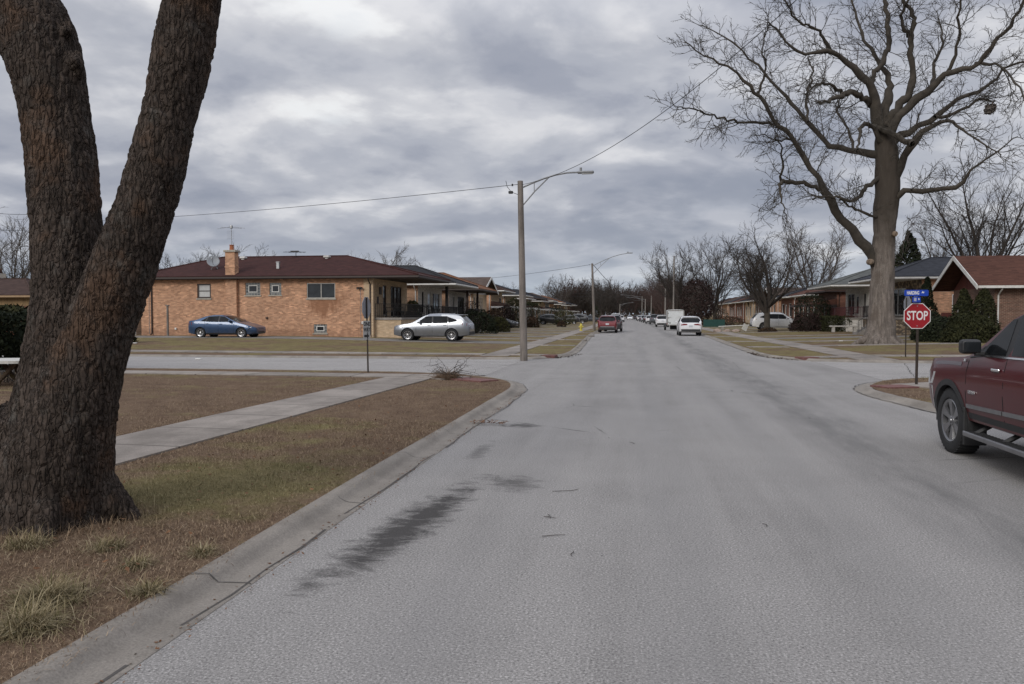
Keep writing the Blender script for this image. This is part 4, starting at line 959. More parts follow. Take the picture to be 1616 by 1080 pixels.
    def top_glass(s,m,xa,xb,inset=.06,lift=.008):
        rows=[]
        for i in range(5):
            x=xa+(xb-xa)*i/4; w,zt,zs=s.half(x),s.zt(x),s.zs(x); g=zt-zs; re=.955*w-s.tum*g*.88-inset; rows.append([Vector((s.X(x),re*k/3,zt-.024*(abs(k)/3)**2)) for k in range(-3,4)])
        sl=(rows[-1][3]-rows[0][3]).normalized(); n=Vector((-sl.z,0,sl.x)); n=n if n.z>0 else -n
        k=7; vs=[p+n*lift for r in rows for p in r]+[p-n*.006 for r in rows for p in r]; o=len(rows)*k; fs=[]
        for i in range(4):
            for j in range(6): a=i*k+j; fs+= [(a,a+1,a+k+1,a+k),(o+a,o+a+k,o+a+k+1,o+a+1)]
        for j in range(6): fs+=[(j,o+j,o+j+1,j+1),(4*k+j,4*k+j+1,o+4*k+j+1,o+4*k+j)]
        for i in range(4): fs+=[(i*k,(i+1)*k,o+(i+1)*k,o+i*k),(i*k+6,o+i*k+6,o+(i+1)*k+6,(i+1)*k+6)]
        m.add(vs,fs)
    def xend(s,y,z,rear):
        """fore-aft place of the tail (or nose) surface at a given y and z"""
        lo,hi=(s.L*.6,s.L) if rear else (0,s.L*.4)
        f=lambda x: s.half(x)*.99>=abs(y) and s.zt(x)-.01>=z
        a=s.L*.6 if rear else s.L*.4; b_=s.L if rear else 0
        if f(b_): return b_
        for _ in range(24):
            mid=(a+b_)/2
            if f(mid): a=mid
            else: b_=mid
        return a
    def end_patch(s,m,y0,y1,zl,zr,rear=True,out=.012,th=.03,mi=0,n=6):
        """patch on the tail or nose: zl=(zlow,zhigh) at y0, zr the same at y1"""
        sg=1 if rear else -1; A=[];B=[]
        for i in range(n+1):
            t=i/n; y=y0+(y1-y0)*t
            for j,zz in enumerate((zl[0]+(zr[0]-zl[0])*t,zl[1]+(zr[1]-zl[1])*t)):
                x=s.xend(y,zz,rear); A.append(Vector((s.X(x+sg*out),y,zz))); B.append(Vector((s.X(x-sg*th),y,zz)))
        vs=A+B; o=len(A); fs=[]
        for i in range(n):
            a=2*i; fs+=[(a,a+2,a+3,a+1),(o+a,o+a+1,o+a+3,o+a+2),(a,o+a,o+a+2,a+2),(a+1,a+3,o+a+3,o+a+1)]
        fs+=[(0,1,o+1,o),(2*n,o+2*n,o+2*n+1,2*n+1)]; m.add(vs,fs,mi)
def wheel_meshes(c,spokes=5,rimr=.66,style=0):
    """tyre and rim meshes about the origin, axle along y, outer face towards +y"""
    r=c.r; w=c.tyre_w/2; q=rimr*r
    M=Matrix.Rotation(-PI/2,4,'X')
    t=MB(); t.lathe([(q,-w*.8),(q+.02,-w*.95),(r*.9,-w),(r*.975,-w*.86),(r,-w*.55),(r,w*.55),(r*.975,w*.86),(r*.9,w),(q+.02,w*.95),(q,w*.8),(q-.012,w*.55),(q-.012,-w*.6),(q,-w*.8)],32,0,M)
    for k in range(40):   # tread blocks
        a=2*PI*k/40; t.box((math.cos(a)*r*.997,0,math.sin(a)*r*.997),(.012,c.tyre_w*.86,r*.09),0,Matrix.Rotation(-a,3,'Y'))
    f=MB(); y=w*.62
    f.lathe([(q+.008,w*.80),(q-.004,w*.90),(q-.028,w*.82),(q-.034,w*.1)],32,0,M)
    f.lathe([(q-.034,w*.12),(.05,w*.10),(0,w*.10)],32,1,M)
    f.lathe([(0,w*.92),(.032,w*.90),(.036,w*.8),(.062,w*.74),(.075,w*.3)],16,0,M)
    for k in range(spokes):
        a=2*PI*k/spokes+.3
        for da in ((-.13,.13) if style==1 else (0,)):
            ww=.05*r/.33 if style==1 else (.40*r/spokes*1.9)
            rr=[(.05,ww*.7,.70),(q*.55,ww*.85,.76),(q-.02,ww*(1.0 if style else 1.2),.84)]
            for (r0,w0,h0),(r1,w1,h1) in zip(rr[:-1],rr[1:]):
                vs=[]
                for (rad,wd,hh) in ((r0,w0,h0),(r1,w1,h1)):
                    an=a+da*(.35+.65*rad/q); ca,sa=math.cos(an),math.sin(an)
                    for (o_,yy) in ((-.5,w*hh-.035),(-.42,w*hh),(.42,w*hh),(.5,w*hh-.035)):
                        vs.append(Vector((ca*rad-sa*o_*wd,yy,sa*rad+ca*o_*wd)))
                f.add(vs,[(0,1,5,4),(1,2,6,5),(2,3,7,6),(3,0,4,7)],0)
        an=a+PI/spokes; f.tube([Vector((math.cos(an)*.045,w*.74,math.sin(an)*.045)),Vector((math.cos(an)*.045,w*.80,math.sin(an)*.045))],.008,6)
    return t,f
def add_wheels(c,root,spokes=5,style=0,rimmat=None,steer=0,rimr=.66):
    t,f=wheel_meshes(c,spokes,rimr,style); to=fo=None
    for i,wx in enumerate(c.wheels):
        for sg in (1,-1):
            if to is None: to=t.build('wheel',M_TYRE,root,angle=40); w_=to; w_['_']=0; del w_['_']
            else: w_=link(bpy.data.objects.new('wheel',to.data)); w_.parent=root
            w_.location=(c.X(wx),sg*(c.W-c.tyre_w/2-.012),c.r); w_.rotation_euler=(0,.4*i+.9*sg,(0 if sg>0 else PI)+(steer if i==0 else 0))
            if fo is None: fo=f.build('rim',[rimmat or M_RIM,M_DARKRIM],w_,angle=40)
            else: g=link(bpy.data.objects.new('rim',fo.data)); g.parent=w_
def bits(c,root,kw):
    """everything bolted to the body"""
    paintm=kw['paint']
    for sg in (1,-1):
        for poly in kw['wins']:
            m=MB(); c.side_poly(m,poly,sg,.005,.012); m.build('side_window',M_CGLASS,root)
        for x,z0,z1 in kw['seams']:
            pass
        W_=kw['wins']; bot_=[W_[0][0],W_[-1][1]]; topp=[q for w_ in W_[::-1] for q in w_[2:]]
        m=MB(); cx_=sum(q[0] for q in topp)/len(topp); c.side_poly(m,[(bot_[0][0]-.03,bot_[0][1]-.012),(bot_[1][0]+.02,bot_[1][1]-.012)]+[(q[0],q[1]+.014) for q in topp],sg,.0022,.006); m.build('window_surround',M_CLAD,root)
        m=MB()
        for x,z0,z1 in kw['seams']: c.vseam(m,x,z0,z1,sg)
        m.build('door_gap',M_SEAM,root)
        for x,z in kw['handles']:
            m=MB(); m.cbox((c.X(x),sg*(c.yside(x,z)+.018),z),(.19,.03,.035),.012); m.build('door_handle',kw.get('handlemat',paintm),root)
        x,z=kw['mirror']; m=MB(); y=c.yside(x,z); mw=kw.get('mw',1.0)
        m.cbox((c.X(x)+.02,sg*(y+.13*mw),z+.06*mw),(.13*mw,.20*mw,.15*mw),.045); m.cbox((c.X(x),sg*(y+.03),z-.01),(.08,.14,.05),.015); m.build('wing_mirror',kw.get('mirrormat',paintm),root)
        if kw.get('sill'):
            a,b_=c.wheels; m=MB(); z=c.bot+.05
            c.side_strip(m,[(a+c.r+.07+(b_-a-2*c.r-.14)*i/6,z+.03) for i in range(7)],kw['sill'],sg,.010,0,.03); m.build('sill',kw.get('sillmat',M_CLAD),root)
        if kw.get('arch'):
            for wx in c.wheels:
                m=MB(); N_=18; a0,a1=-.12,PI+.12; R0,R1=c.r+.045,c.r+.045+kw['arch']; vs=[];fs=[]
                for i in range(N_+1):
                    a=a0+(a1-a0)*i/N_; ca,sa=math.cos(a),math.sin(a)
                    for rr_ in (R0,R1):
                        for inn in (.05,-.010): vs.append(Vector((c.X(wx)+ca*rr_,sg*(min(c.yside(wx+ca*-rr_,max(c.bot+.05,c.r+sa*rr_)),c.W)-inn),c.r+sa*rr_)))
                for i in range(N_):
                    o=i*4; fs+=[(o,o+1,o+5,o+4),(o+1,o+3,o+7,o+5),(o+3,o+2,o+6,o+7),(o+2,o,o+4,o+6)]
                m.add(vs,fs); m.build('wheel_arch_trim',M_CLAD,root)
        # lamps
        if kw.get('tail'):
            for (ya,yb_,za,zb_) in kw['tail']:
                m=MB(); c.end_patch(m,sg*ya,sg*yb_,za,zb_,True,.012); m.build('tail_light',M_TAIL,root)
            if kw.get('tailside'): m=MB(); c.side_poly(m,kw['tailside'],sg,.008,.02); m.build('tail_light',M_TAIL,root)
        for (ya,yb_,za,zb_) in kw.get('head',()):
            m=MB(); c.end_patch(m,sg*ya,sg*yb_,za,zb_,False,.012); m.build('headlight',M_LENS,root)
        if kw.get('headside'): m=MB(); c.side_poly(m,kw['headside'],sg,.008,.02); m.build('headlight',M_LENS,root)
    m=MB(); c.top_glass(m,*kw['shield']); m.build('windscreen',M_CGLASS,root)
    m=MB(); c.top_glass(m,*kw['rearglass'],inset=kw.get('rgi',.05)); m.build('rear_window',M_CGLASS,root)
    for (ya,yb_,z0,z1) in kw.get('rearblack',()): m=MB(); c.end_patch(m,ya,yb_,(z0,z1),(z0,z1),True,.016,.04,0,12); m.build('rear_bumper',kw.get('bumpmat',M_CLAD),root)
    if kw.get('reartrim'): ya,yb_,z0,z1=kw['reartrim']; m=MB(); c.end_patch(m,ya,yb_,(z0,z1),(z0,z1),True,.026,.03,0,10); m.build('bumper_trim',M_STEEL,root)
    if kw.get('plate'): z=kw['plate']; m=MB(); c.end_patch(m,-.155,.155,(z-.075,z+.075),(z-.075,z+.075),True,.018,.0,0,2); m.build('licence_plate',M_PLATE,root)
    for (ya,yb_,z0,z1) in kw.get('grille',()): m=MB(); c.end_patch(m,ya,yb_,(z0,z1),(z0,z1),False,.010,.03,0,8); m.build('grille',M_CLAD,root)
    if kw.get('spoiler'): x,z,l=kw['spoiler']; m=MB(); w=c.half(x)-.26; m.cbox((c.X(x),0,z),(l,2*w,.035),.012); m.build('roof_spoiler',paintm,root)
    if kw.get('rails'):
        for sg in(1,-1):
            a,b_=kw['rails']; ps=[]
            for i in range(7):
                x=a+(b_-a)*i/6; g=c.zt(x)-c.zs(x); ps.append(Vector((c.X(x),sg*(.955*c.half(x)-c.tum*g*.88-.06),c.zt(x)+(.035 if 0<i<6 else .0))))
            m=MB(); m.tube(ps,.016,5); m.build('roof_rail',M_ALU,root)
    if kw.get('fin'): m=MB(); x=kw['fin']; m.prism([(0,0),(.13,0),(.02,.07),(0,.07)],-.015,.015,0,Matrix.Translation((c.X(x)-.06,0,c.zt(x)-.01))@Matrix.Rotation(PI/2,4,'X')); m.build('aerial_fin',paintm,root)
def place(root,X,Y,ang): root.location=(X,Y,0); root.rotation_euler=(0,0,ang); return root

SED=lambda:Car(4.49,.875,[(0,.56),(.05,.66),(.3,.74),(1.05,.93),(1.2,.975),(2.02,1.36),(2.35,1.43),(2.85,1.435),(3.3,1.36),(3.95,1.10),(4.35,1.06),(4.45,.97),(4.49,.62)],[(0,.8),(1.2,.93),(3.6,.99),(4.49,1.0)],(.90,3.60),.315,.2,.46,.62,.5,.62,.72)
SEDK=dict(wins=[[(1.42,.99),(2.36,.985),(2.33,1.33),(2.08,1.32)],[(2.44,.985),(3.22,1.0),(3.1,1.30),(2.42,1.335)],[(3.28,1.005),(3.58,1.03),(3.2,1.24)]],seams=[(1.38,.3,.95),(2.40,.28,.97),(3.3,.45,.98)],handles=[(2.22,.86),(3.12,.88)],mirror=(1.62,.98),
  sill=.07,tail=[(.42,.66,(.74,.98),(.70,.96))],tailside=[(4.12,.80),(4.36,.78),(4.38,.95),(4.15,.97)],head=[(.34,.56,(.58,.66),(.60,.72))],headside=[(.28,.62),(.55,.68),(.58,.74),(.25,.70)],shield=(1.24,2.0),rearglass=(3.32,3.93),plate=.82,grille=[(-.36,.36,.36,.52)],rearblack=[(-.6,.6,.28,.40)])
def mk_suv(L=4.65,W=.925,H=1.65,wh=(.93,3.60),r=.36,belt=1.05,bot=.27,hood=.98,tailx=.50):
    c=Car(L,W,[(0,.68),(.03,.84),(.22,.93),(1.0,hood+.06),(1.2,hood+.11),(1.86,H-.13),(2.2,H-.022),(2.7,H),(3.3,H-.012),(L-.85,H-.06),(L-tailx,H-.13),(L-.13,belt+.04),(L-.04,belt-.06),(L,.72)],[(0,.9),(1.25,belt-.05),(L-.9,belt+.05),(L,belt+.1)],wh,r,bot,.40,.62,.42,.66,.80)
    b=belt; dx=L-4.65
    k=dict(wins=[[(1.45,b),(2.4,b),(2.38,H-.185),(2.02,H-.20)],[(2.48,b),(3.35+dx*.5,b+.03),(3.3+dx*.5,H-.185),(2.47,H-.185)],[(3.42+dx*.5,b+.04),(L-.72,b+.14),(L-.80,b+.22),(3.38+dx*.5,H-.23)]],seams=[(1.45,bot+.15,b),(2.44,bot+.12,b),(3.36+dx*.5,bot+.4,b)],handles=[(2.25,b-.12),(3.2+dx*.5,b-.10)],mirror=(1.72,b),
      sill=.10,tail=[(W*.50,W*.80,(b-.12,b+.01),(b-.16,b+.03))],tailside=[(L-.42,b-.10),(L-.12,b-.15),(L-.14,b+.02),(L-.40,b+.02)],head=[(.35,.58,(.70,.78),(.70,.82))],headside=[(.26,.74),(.62,.80),(.66,.87),(.24,.82)],shield=(1.24,1.9),rearglass=(L-tailx+.04,L-.13),plate=b-.24,
      grille=[(-.42,.42,.56,.74)],rearblack=[(-W*.82,W*.82,bot+.1,.56)],spoiler=(L-tailx-.02,H-.10,.26),fin=L-1.1)
    return c,k
def car(name,label,cat,ck,col,X,Y,ang,z=None,metal=0,group=None,spokes=5,style=0,pname=None,rough=.33,**ov):
    c,k=ck; k=dict(k); k['paint']=paint(pname or (name+'_paint_'+''.join('%02x'%int(v*255) for v in col)),col,metal,rough); k.update(ov)
    root=empty(name,(0,0,0),0,label,cat,group)
    c.body(k['paint'],root); bits(c,root,k); add_wheels(c,root,spokes,style,k.get('rimmat'))
    root.location=(X,Y,hz(X,Y)+.02 if z is None else z); root.rotation_euler=(0,0,ang); return root
UP=PI/2    # pointing down the street, away from the viewer
BLUE=car('sedan','blue sedan with black bumper cover parked along the orange brick side wall','car',(SED(),SEDK),(.011,.045,.115),-25.0,45.6,0,metal=.35,spokes=7,z=.325,grille=[(-.40,.40,.30,.60)])
for sg in (1,-1):
    m=MB(); SED().side_poly(m,[(.08,.30),(.48,.30),(.44,.55),(.34,.61),(.10,.60)],sg,.012,.03); m.build('bumper_cover',M_CLAD,BLUE)
c_,k_=mk_suv(r=.365)
car('crossover_car','silver crossover parked nose in beside the front porch of the corner house','car',(c_,k_),(.25,.265,.29),-11.85,45.9,PI,metal=.75,spokes=10,z=.19,sillmat=M_STEEL,rails=None)
car('crossover_car','white crossover parked behind the white box trailer, at the near right','car',mk_suv(4.63,.935,1.645,r=.37,belt=1.06),(.66,.66,.67),4.65,68.4,UP,z=.002,spokes=5,tail=[(.28,.80,(.90,.99),(.86,1.04))],plate=.80)
car('crossover_car','red crossover parked at the left kerb with silver bumper trim','car',mk_suv(4.63,.92,1.70,r=.36,belt=1.08),(.14,.008,.012),-2.47,77.4,UP,metal=.25,z=.002,reartrim=(-.66,.66,.56,.64),rearblack=[(-.76,.76,.34,.56)],plate=.86,tail=[(.44,.78,(.98,1.14),(.90,1.18))])
car('crossover_car','white crossover in the right driveway, half hidden by a bare tree trunk','car',mk_suv(4.9,.97,1.76,(.88,3.82),.385,1.12,.28,1.04),(.68,.68,.68),13.9,80.2,0,spokes=5,style=1,rails=(1.9,4.1),rimmat=M_STEEL)
car('sedan','dark grey sedan nose towards the street behind the wooden street light pole','car',(SED(),SEDK),(.05,.055,.062),-14.0,79.6,0,metal=.5,z=.33)
car('crossover_car','black crossover with silver rims in a left driveway beyond the grey sedan','car',mk_suv(4.66,.92,1.66),(.012,.013,.015),-12.6,122.0,0,metal=.3,spokes=10)
car('hatchback','black hatchback with its tail to the street in front of the second black crossover','car',mk_suv(4.3,.9,1.52,(.85,3.4),.33,.98),(.012,.012,.014),-11.2,133,PI)
car('crossover_car','black crossover standing deeper in a left driveway, roof rails pale against the hedges','car',mk_suv(4.7,.93,1.72),(.014,.014,.016),-10.5,144,PI,rails=(1.9,3.8))
car('sedan','small dark sedan far down the left driveways beside the second street light','car',(SED(),SEDK),(.03,.036,.045),-8.6,166,0,metal=.4)
car('crossover_car','charcoal crossover parked directly ahead of the red crossover','car',mk_suv(4.7,.93,1.72),(.022,.022,.025),-2.1,83.6,UP,z=.002,metal=.3)
VAN=(Car(5.1,.98,[(0,.7),(.06,.86),(.9,1.12),(1.1,1.18),(1.9,1.80),(2.3,1.92),(4.4,1.95),(4.85,1.88),(5.02,1.2),(5.1,.7)],[(0,.95),(1.1,1.12),(5.1,1.15)],(.95,4.0),.36,.26,.26,.6,.3,.68,.86),
 dict(wins=[[(1.5,1.17),(2.4,1.16),(2.4,1.70),(2.05,1.69)],[(2.5,1.16),(3.6,1.17),(3.6,1.72),(2.5,1.72)],[(3.7,1.18),(4.7,1.2),(4.65,1.7),(3.7,1.72)]],seams=[(1.4,.4,1.1),(2.45,.4,1.1)],handles=[(2.25,1.04)],mirror=(1.7,1.15),sill=.08,tail=[(.62,.84,(.95,1.4),(.92,1.4))],head=[(.4,.62,(.72,.82),(.74,.88))],shield=(1.14,1.86),rearglass=(4.84,5.0),plate=.9,grille=[(-.4,.4,.5,.7)],rearblack=[(-.8,.8,.34,.55)]))
car('van','white van parked at the left kerb beyond the charcoal crossover','van',VAN,(.62,.62,.63),-3.0,137,UP,z=.002)
car('crossover_car','small white car parked at the left kerb just past the white van','car',mk_suv(),(.6,.6,.61),-3.1,190,UP,z=.002)
car('crossover_car','white car driving in the middle of the street far away','car',(SED(),SEDK),(.66,.66,.67),-1.25,268,-UP,z=.002)
car('crossover_car','white crossover parked just ahead of the white box trailer','car',mk_suv(4.7,.95,1.72,r=.37,belt=1.1),(.62,.62,.63),4.1,116.5,UP,z=.002,tail=[(.66,.84,(.9,1.35),(.88,1.35))])
car('crossover_car','grey tall car parked two ahead of the white box trailer','car',mk_suv(5.0,.99,1.86,(.95,3.95),.39,1.2,.3,1.12),(.09,.095,.105),3.85,146,UP,metal=.5,z=.002)
GRP='cars parked far down the right kerb'
far_cars=[('white compact crossover parked next beyond the grey tall car',(.6,.6,.61),3.25,158),('black sedan parked between two pale cars on the far right',(.014,.014,.016),2.9,176),('light silver car parked beyond the black sedan on the right',(.34,.35,.37),2.6,190),('dark blue car parked beyond the light silver car',(.02,.03,.05),2.25,206),('white car parked beyond the dark blue one, far right kerb',(.6,.6,.6),1.9,222),('charcoal car parked beyond the last white car on the right',(.03,.03,.033),1.5,240),('black car parked farthest away at the right kerb',(.012,.012,.013),.9,262)]
for i,(lb,col,x,y) in enumerate(far_cars):
    car('parked_car',lb,'car',mk_suv() if i%2==0 else (SED(),SEDK),col,x,y,UP,z=.002,group=GRP,metal=.3 if i else 0)
for i,(lb,col,x,y) in enumerate([('silver car parked at the far left kerb behind the small white car',(.4,.41,.43),-4.2,214),('dark car parked farthest away at the left kerb',(.02,.02,.024),-4.8,240)]):
    car('parked_car',lb,'car',mk_suv(),col,x,y,UP,z=.002,group='cars parked far down the left kerb')

# ---- box trailer
tr=empty('box_trailer',(0,0,0),0,'white enclosed box trailer with black fenders parked between two white crossovers','trailer')
M_TRL=plain('white_trailer_skin',(.58,.60,.60),.4,var=.06,coat=.3,dirt=(.42,.42,.40))
m=MB(); prof=[(-.92,.62),(.92,.62),(.92,2.18),(.84,2.29),(.4,2.335),(-.4,2.335),(-.84,2.29),(-.92,2.18)]
m.prism(prof,-1.6,1.6,0,Matrix.Rotation(PI/2,4,'X')@Matrix.Diagonal((1,1,1,1))); m.build('box',M_TRL,tr)
m=MB(); 
for x in (-.9,.9): m.cbox((x,-1.615,1.40),(.1,.05,1.62),.01)
m.cbox((0,-1.615,2.22),(1.7,.05,.09),.01); m.cbox((0,-1.615,.60),(1.9,.06,.08),.01); m.build('rear_frame',M_ALU,tr)
m=MB(); m.cbox((0,-1.612,1.40),(1.66,.04,1.5),.01); dr=m.build('rear_door',M_TRL,tr)
m=MB(); 
for z in (.9,1.4,1.9): m.cbox((-.80,-1.645,z),(.05,.03,.14),.005)
m.build('hinge',M_CLAD,dr); m=MB(); m.tube([(-.8,-1.65,1.45),(-.45,-1.65,1.45)],.02,6); m.build('latch_bar',M_ALU,dr)
m=MB(); m.prism([(-.11,0),(.11,0),(0,.17)],0,.006,0,Matrix.Translation((-.62,-1.634,.78))@Matrix.Rotation(PI/2,4,'X')); m.build('triangle_mark',M_CLAD,dr)
for k in (-.3,0,.3): m=MB(); m.cbox((k,-1.63,2.275),(.07,.03,.03),.008); m.build('marker_light',M_TAIL,tr)
for sg in (1,-1):
    m=MB(); m.cbox((sg*.93,-1.63,.75),(.08,.03,.2),.01); m.build('tail_light',M_TAIL,tr)
    m=MB(); N_=10; 
    for i in range(N_):
        a,b2=PI*i/N_,PI*(i+1)/N_; q=lambda t,rr: Vector((0,math.cos(t)*rr*1.5,.36+math.sin(t)*rr))
        A=[q(a,.42),q(b2,.42)]; m.slab([A[0]+Vector((sg*.94,0,0)),A[0]+Vector((sg*1.22,0,0)),A[1]+Vector((sg*1.22,0,0)),A[1]+Vector((sg*.94,0,0))],.02)
    m.build('fender',M_CLAD,tr)
m=MB(); m.bb(-.06,.06,1.6,2.7,.42,.52); m.cbox((0,2.0,.30),(.9,.06,.5),.01); m.build('drawbar',M_CLAD,tr)
TC=Car(3.2,1.20,[(0,1),(3.2,1)],[(0,1),(3.2,1)],(1.6,),.34,.2); t_,f_=wheel_meshes(TC,5)
for i,sg in enumerate((1,-1)):
    if i==0: w0=t_.build('wheel',M_TYRE,tr,angle=40); f0=f_.build('rim',[M_RIM,M_DARKRIM],w0,angle=40)
    else: w1=link(bpy.data.objects.new('wheel',w0.data)); w1.parent=tr; g=link(bpy.data.objects.new('rim',f0.data)); g.parent=w1
    (w0 if i==0 else w1).location=(sg*1.08,0,.34); (w0 if i==0 else w1).rotation_euler=(0,0,-PI/2 if sg>0 else PI/2)
tr.location=(4.62,90.8,.002)

# ---- maroon pickup, the nearest vehicle
T=Car(5.84,1.015,[(0,.72),(.03,1.06),(.16,1.165),(1.35,1.245),(1.52,1.28),(2.25,1.76),(2.55,1.86),(3.2,1.885),(3.8,1.87),(4.02,1.80),(4.13,1.32),(5.72,1.33),(5.80,1.28),(5.84,.8)],[(0,1.10),(1.5,1.225),(2.6,1.265),(4.1,1.29),(5.84,1.29)],(.95,4.595),.408,.43,.30,.5,.25,.80,.92,tyre_w=.275)
TP=paint('maroon_truck_paint',(.064,.0028,.006),.0,.30,.34)
tk=empty('pickup_truck',(0,0,0),0,'dark maroon crew cab pickup with chrome step bar at the right edge','pickup truck')
T.body(TP,tk)
bits(T,tk,dict(paint=TP,wins=[[(1.70,1.285),(2.36,1.30),(2.35,1.695),(2.26,1.685)],[(2.50,1.305),(3.50,1.32),(3.46,1.755),(2.45,1.735)]],seams=[(1.47,.56,1.20),(2.43,.55,1.28),(3.62,.75,1.28)],handles=[(2.26,1.135),(3.45,1.165)],handlemat=M_CHROME,mirror=(1.80,1.31),mw=1.12,mirrormat=M_CLAD,
  arch=.075,tail=[(.80,.925,(.92,1.22),(.92,1.22))],head=[(.5,.8,(.8,1.0),(.8,1.02))],headside=[(.2,.82),(.42,.84),(.5,1.0),(.18,.99)],shield=(1.56,2.24),rearglass=(4.03,4.12),plate=.8,grille=[(-.5,.5,.62,.98)],rearblack=[(-.9,.9,.5,.68)]))
for sg in (1,-1):
    m=MB(); T.side_poly(m,[(1.57,1.262),(1.695,1.282),(1.84,1.385),(1.80,1.388)],sg,.006,.012); m.build('quarter_window',M_CLAD,tk)
    for a,b_ in ((1.50,2.415),(2.445,3.60)):
        m=MB(); T.side_strip(m,[(a+(b_-a)*i/5,.655+.022*(a+(b_-a)*i/5-1.5)) for i in range(6)],.045,sg,.016,0,.02); m.build('door_moulding',M_STEEL,tk)
    m=MB(); T.side_strip(m,[(1.84+1.66*i/6,1.274+.013*i/6*1.6) for i in range(7)],.018,sg,.012,0,.015); m.build('window_trim',M_CHROME,tk)
    m=MB(); T.side_strip(m,[(1.50,1.24),(1.66,1.26),(1.84,1.274)],.016,sg,.010,0,.015); m.build('window_seal',M_CLAD,tk)
    m=MB(); T.side_strip(m,[(.42,1.115),(.75,1.135),(1.05,1.145),(1.28,1.148)],.045,sg,.004,0,.01); m.build('fender_crease_shade',paint('maroon_crease_shade',(.035,.006,.009),.2,.35),tk)  # thin darker strip: the shade in the fender crease, put in as colour
    # step board: black tread with a metal edge, on brackets
    y=sg*(T.W+.005); m=MB(); m.cbox((T.X(2.93),y-sg*.02,.345),(2.55,.16,.05),.012); sb=m.build('step_board',M_CLAD,tk)
    m=MB(); m.cbox((T.X(2.93),y+sg*.065,.345),(2.6,.03,.06),.012); m.build('step_edge',M_STEEL,sb)
    m=MB(); 
    for i in range(30): m.box((T.X(1.75+.08*i),y-sg*.02,.373),(.03,.11,.008))
    m.build('tread_ribs',M_CLAD,sb)
    for xx in (1.75,2.45,3.1,3.8): m=MB(); m.tube([(T.X(xx),sg*.80,.47),(T.X(xx),y,.34)],.028,6); m.build('bracket',M_CLAD,sb)
    m=MB(); m.cbox((T.X(1.44),sg*.885,.40),(.03,.27,.46),.012); m.build('mud_flap',M_CLAD,tk)
    m=MB(); T.side_poly(m,[(.10,.52),(.42,.52),(.42,.80),(.10,.84)],sg,.014,.04); m.build('bumper_corner',M_CHROME,tk)
    m=MB(); T.side_strip(m,[(1.5+2.6*i/6,.545) for i in range(7)],.07,sg,.004,0,.03); m.build('rocker_panel',M_CLAD,tk)
    m=MB(); m.cbox((T.X(1.80)-.052,sg*(T.yside(1.8,1.31)+.146),1.377),(.012,.18,.12),.004); m.build('mirror_glass',M_GLASS,tk)
# lettering on the driver's side, read from the left of the truck
def side_text(txt,x,z,size,ws):
    y=T.yside(x,z)+.010; t_=text_mb(txt,size,frame((T.X(x),y,z),(-1,0,0),(0,1,0)),.003,'badge_lettering',M_CHROME,tk,ws,.0012); return t_
side_text('SIERRA',1.665,.83,.055,1.15); side_text('SLT',1.37,1.195,.046,1.2)
add_wheels(T,tk,6,1,M_STEEL,0,.665)
tk.location=(4.965,10.67+.95-2.92,.002); tk.rotation_euler=(0,0,UP)
# a few loose leaves of the world inside the cab: seats seen through nothing are skipped, the glass is tinted dark
# ------------------------------------------------------------------ trees
def bark_mat(name,base,alt,alt2=None,vs=.3,sc=9.0,bump=.8,paint_mark=None,lich=.35,upper=None,plates=False):
    t=NT(name); p=t.world()
    q=t.mapping(p,(1,1,vs))
    n1=t.noise(q,sc,6,.7,.4); n2=t.noise(p,1.6,5,.65); n3=t.noise(p,38,3,.7)
    c=t.ramp(n1,[(.3,[k*.5 for k in base]),(.52,base),(.72,[k*1.65 for k in base])])
    c=t.mix(t.math('MULTIPLY',t.ramp(n2,[(.53,0),(.64,1)]),.8),c,t.mix(n1,[k*.8 for k in alt],[k*1.25 for k in alt]))
    if alt2: c=t.mix(t.math('MULTIPLY',t.ramp(t.noise(p,4.5,6,.75),[(.55,0),(.70,1)]),lich),c,alt2)
    c=t.mix(1.0,c,t.ramp(n3,[(.3,.72),(.7,1.28)]),'MULTIPLY')
    if paint_mark is not None:
        d=t.n('ShaderNodeVectorMath',operation='DISTANCE'); t.l(p,d.inputs[0]); d.inputs[1].default_value=paint_mark
        c=t.mix(t.math('MULTIPLY',t.ramp(t.math('ADD',d.outputs['Value'],t.math('MULTIPLY',n3,.06)),[(.075,1),(.10,0)]),.75),c,(.5,.5,.5))
    if upper is not None:   # the furrowed grey bark of the bole gives way to thin dark bark higher up
        zf=t.math('ADD',t.xyz(p)[2],t.math('MULTIPLY',t.math('SUBTRACT',n2,.5),3.0)); c=t.mix(t.ramp(t.math('DIVIDE',zf,12.0),[(.36,0),(.62,1)]),c,t.mix(n1,[k*.7 for k in upper],[k*1.3 for k in upper]))
    t.color(c); t.rough(.95); t.b.inputs['Specular IOR Level'].default_value=.15
    h=t.math('ADD',n1,t.math('MULTIPLY',n3,.3))
    if plates:
        v=t.n('ShaderNodeTexVoronoi',feature='DISTANCE_TO_EDGE'); v.inputs['Scale'].default_value=1; t.l(t.mapping(t.mix(.035,p,t.noise(p,9,3,.6,out='Color'),'ADD'),(30,30,7)),v.inputs['Vector'])
        h=t.math('ADD',t.math('MULTIPLY',h,.6),t.ramp(v.outputs['Distance'],[(.0,0),(.16,.9),(.5,1)]))
    t.bump(h,bump,.02); return t.mat
M_TWIG=plain('winter_twig_bark',(.042,.034,.028),.95,var=.25,scale=2); M_TWIG2=plain('grey_twig_bark',(.085,.072,.062),.95,var=.25,scale=2); M_TWIG3=plain('reddish_twig_bark',(.060,.036,.030),.95,var=.25,scale=2)
M_BARKG=bark_mat('grey_furrowed_bark',(.155,.132,.115),(.11,.09,.075),(.25,.235,.21),vs=.12,sc=8.5,bump=1.0,upper=(.06,.05,.041))
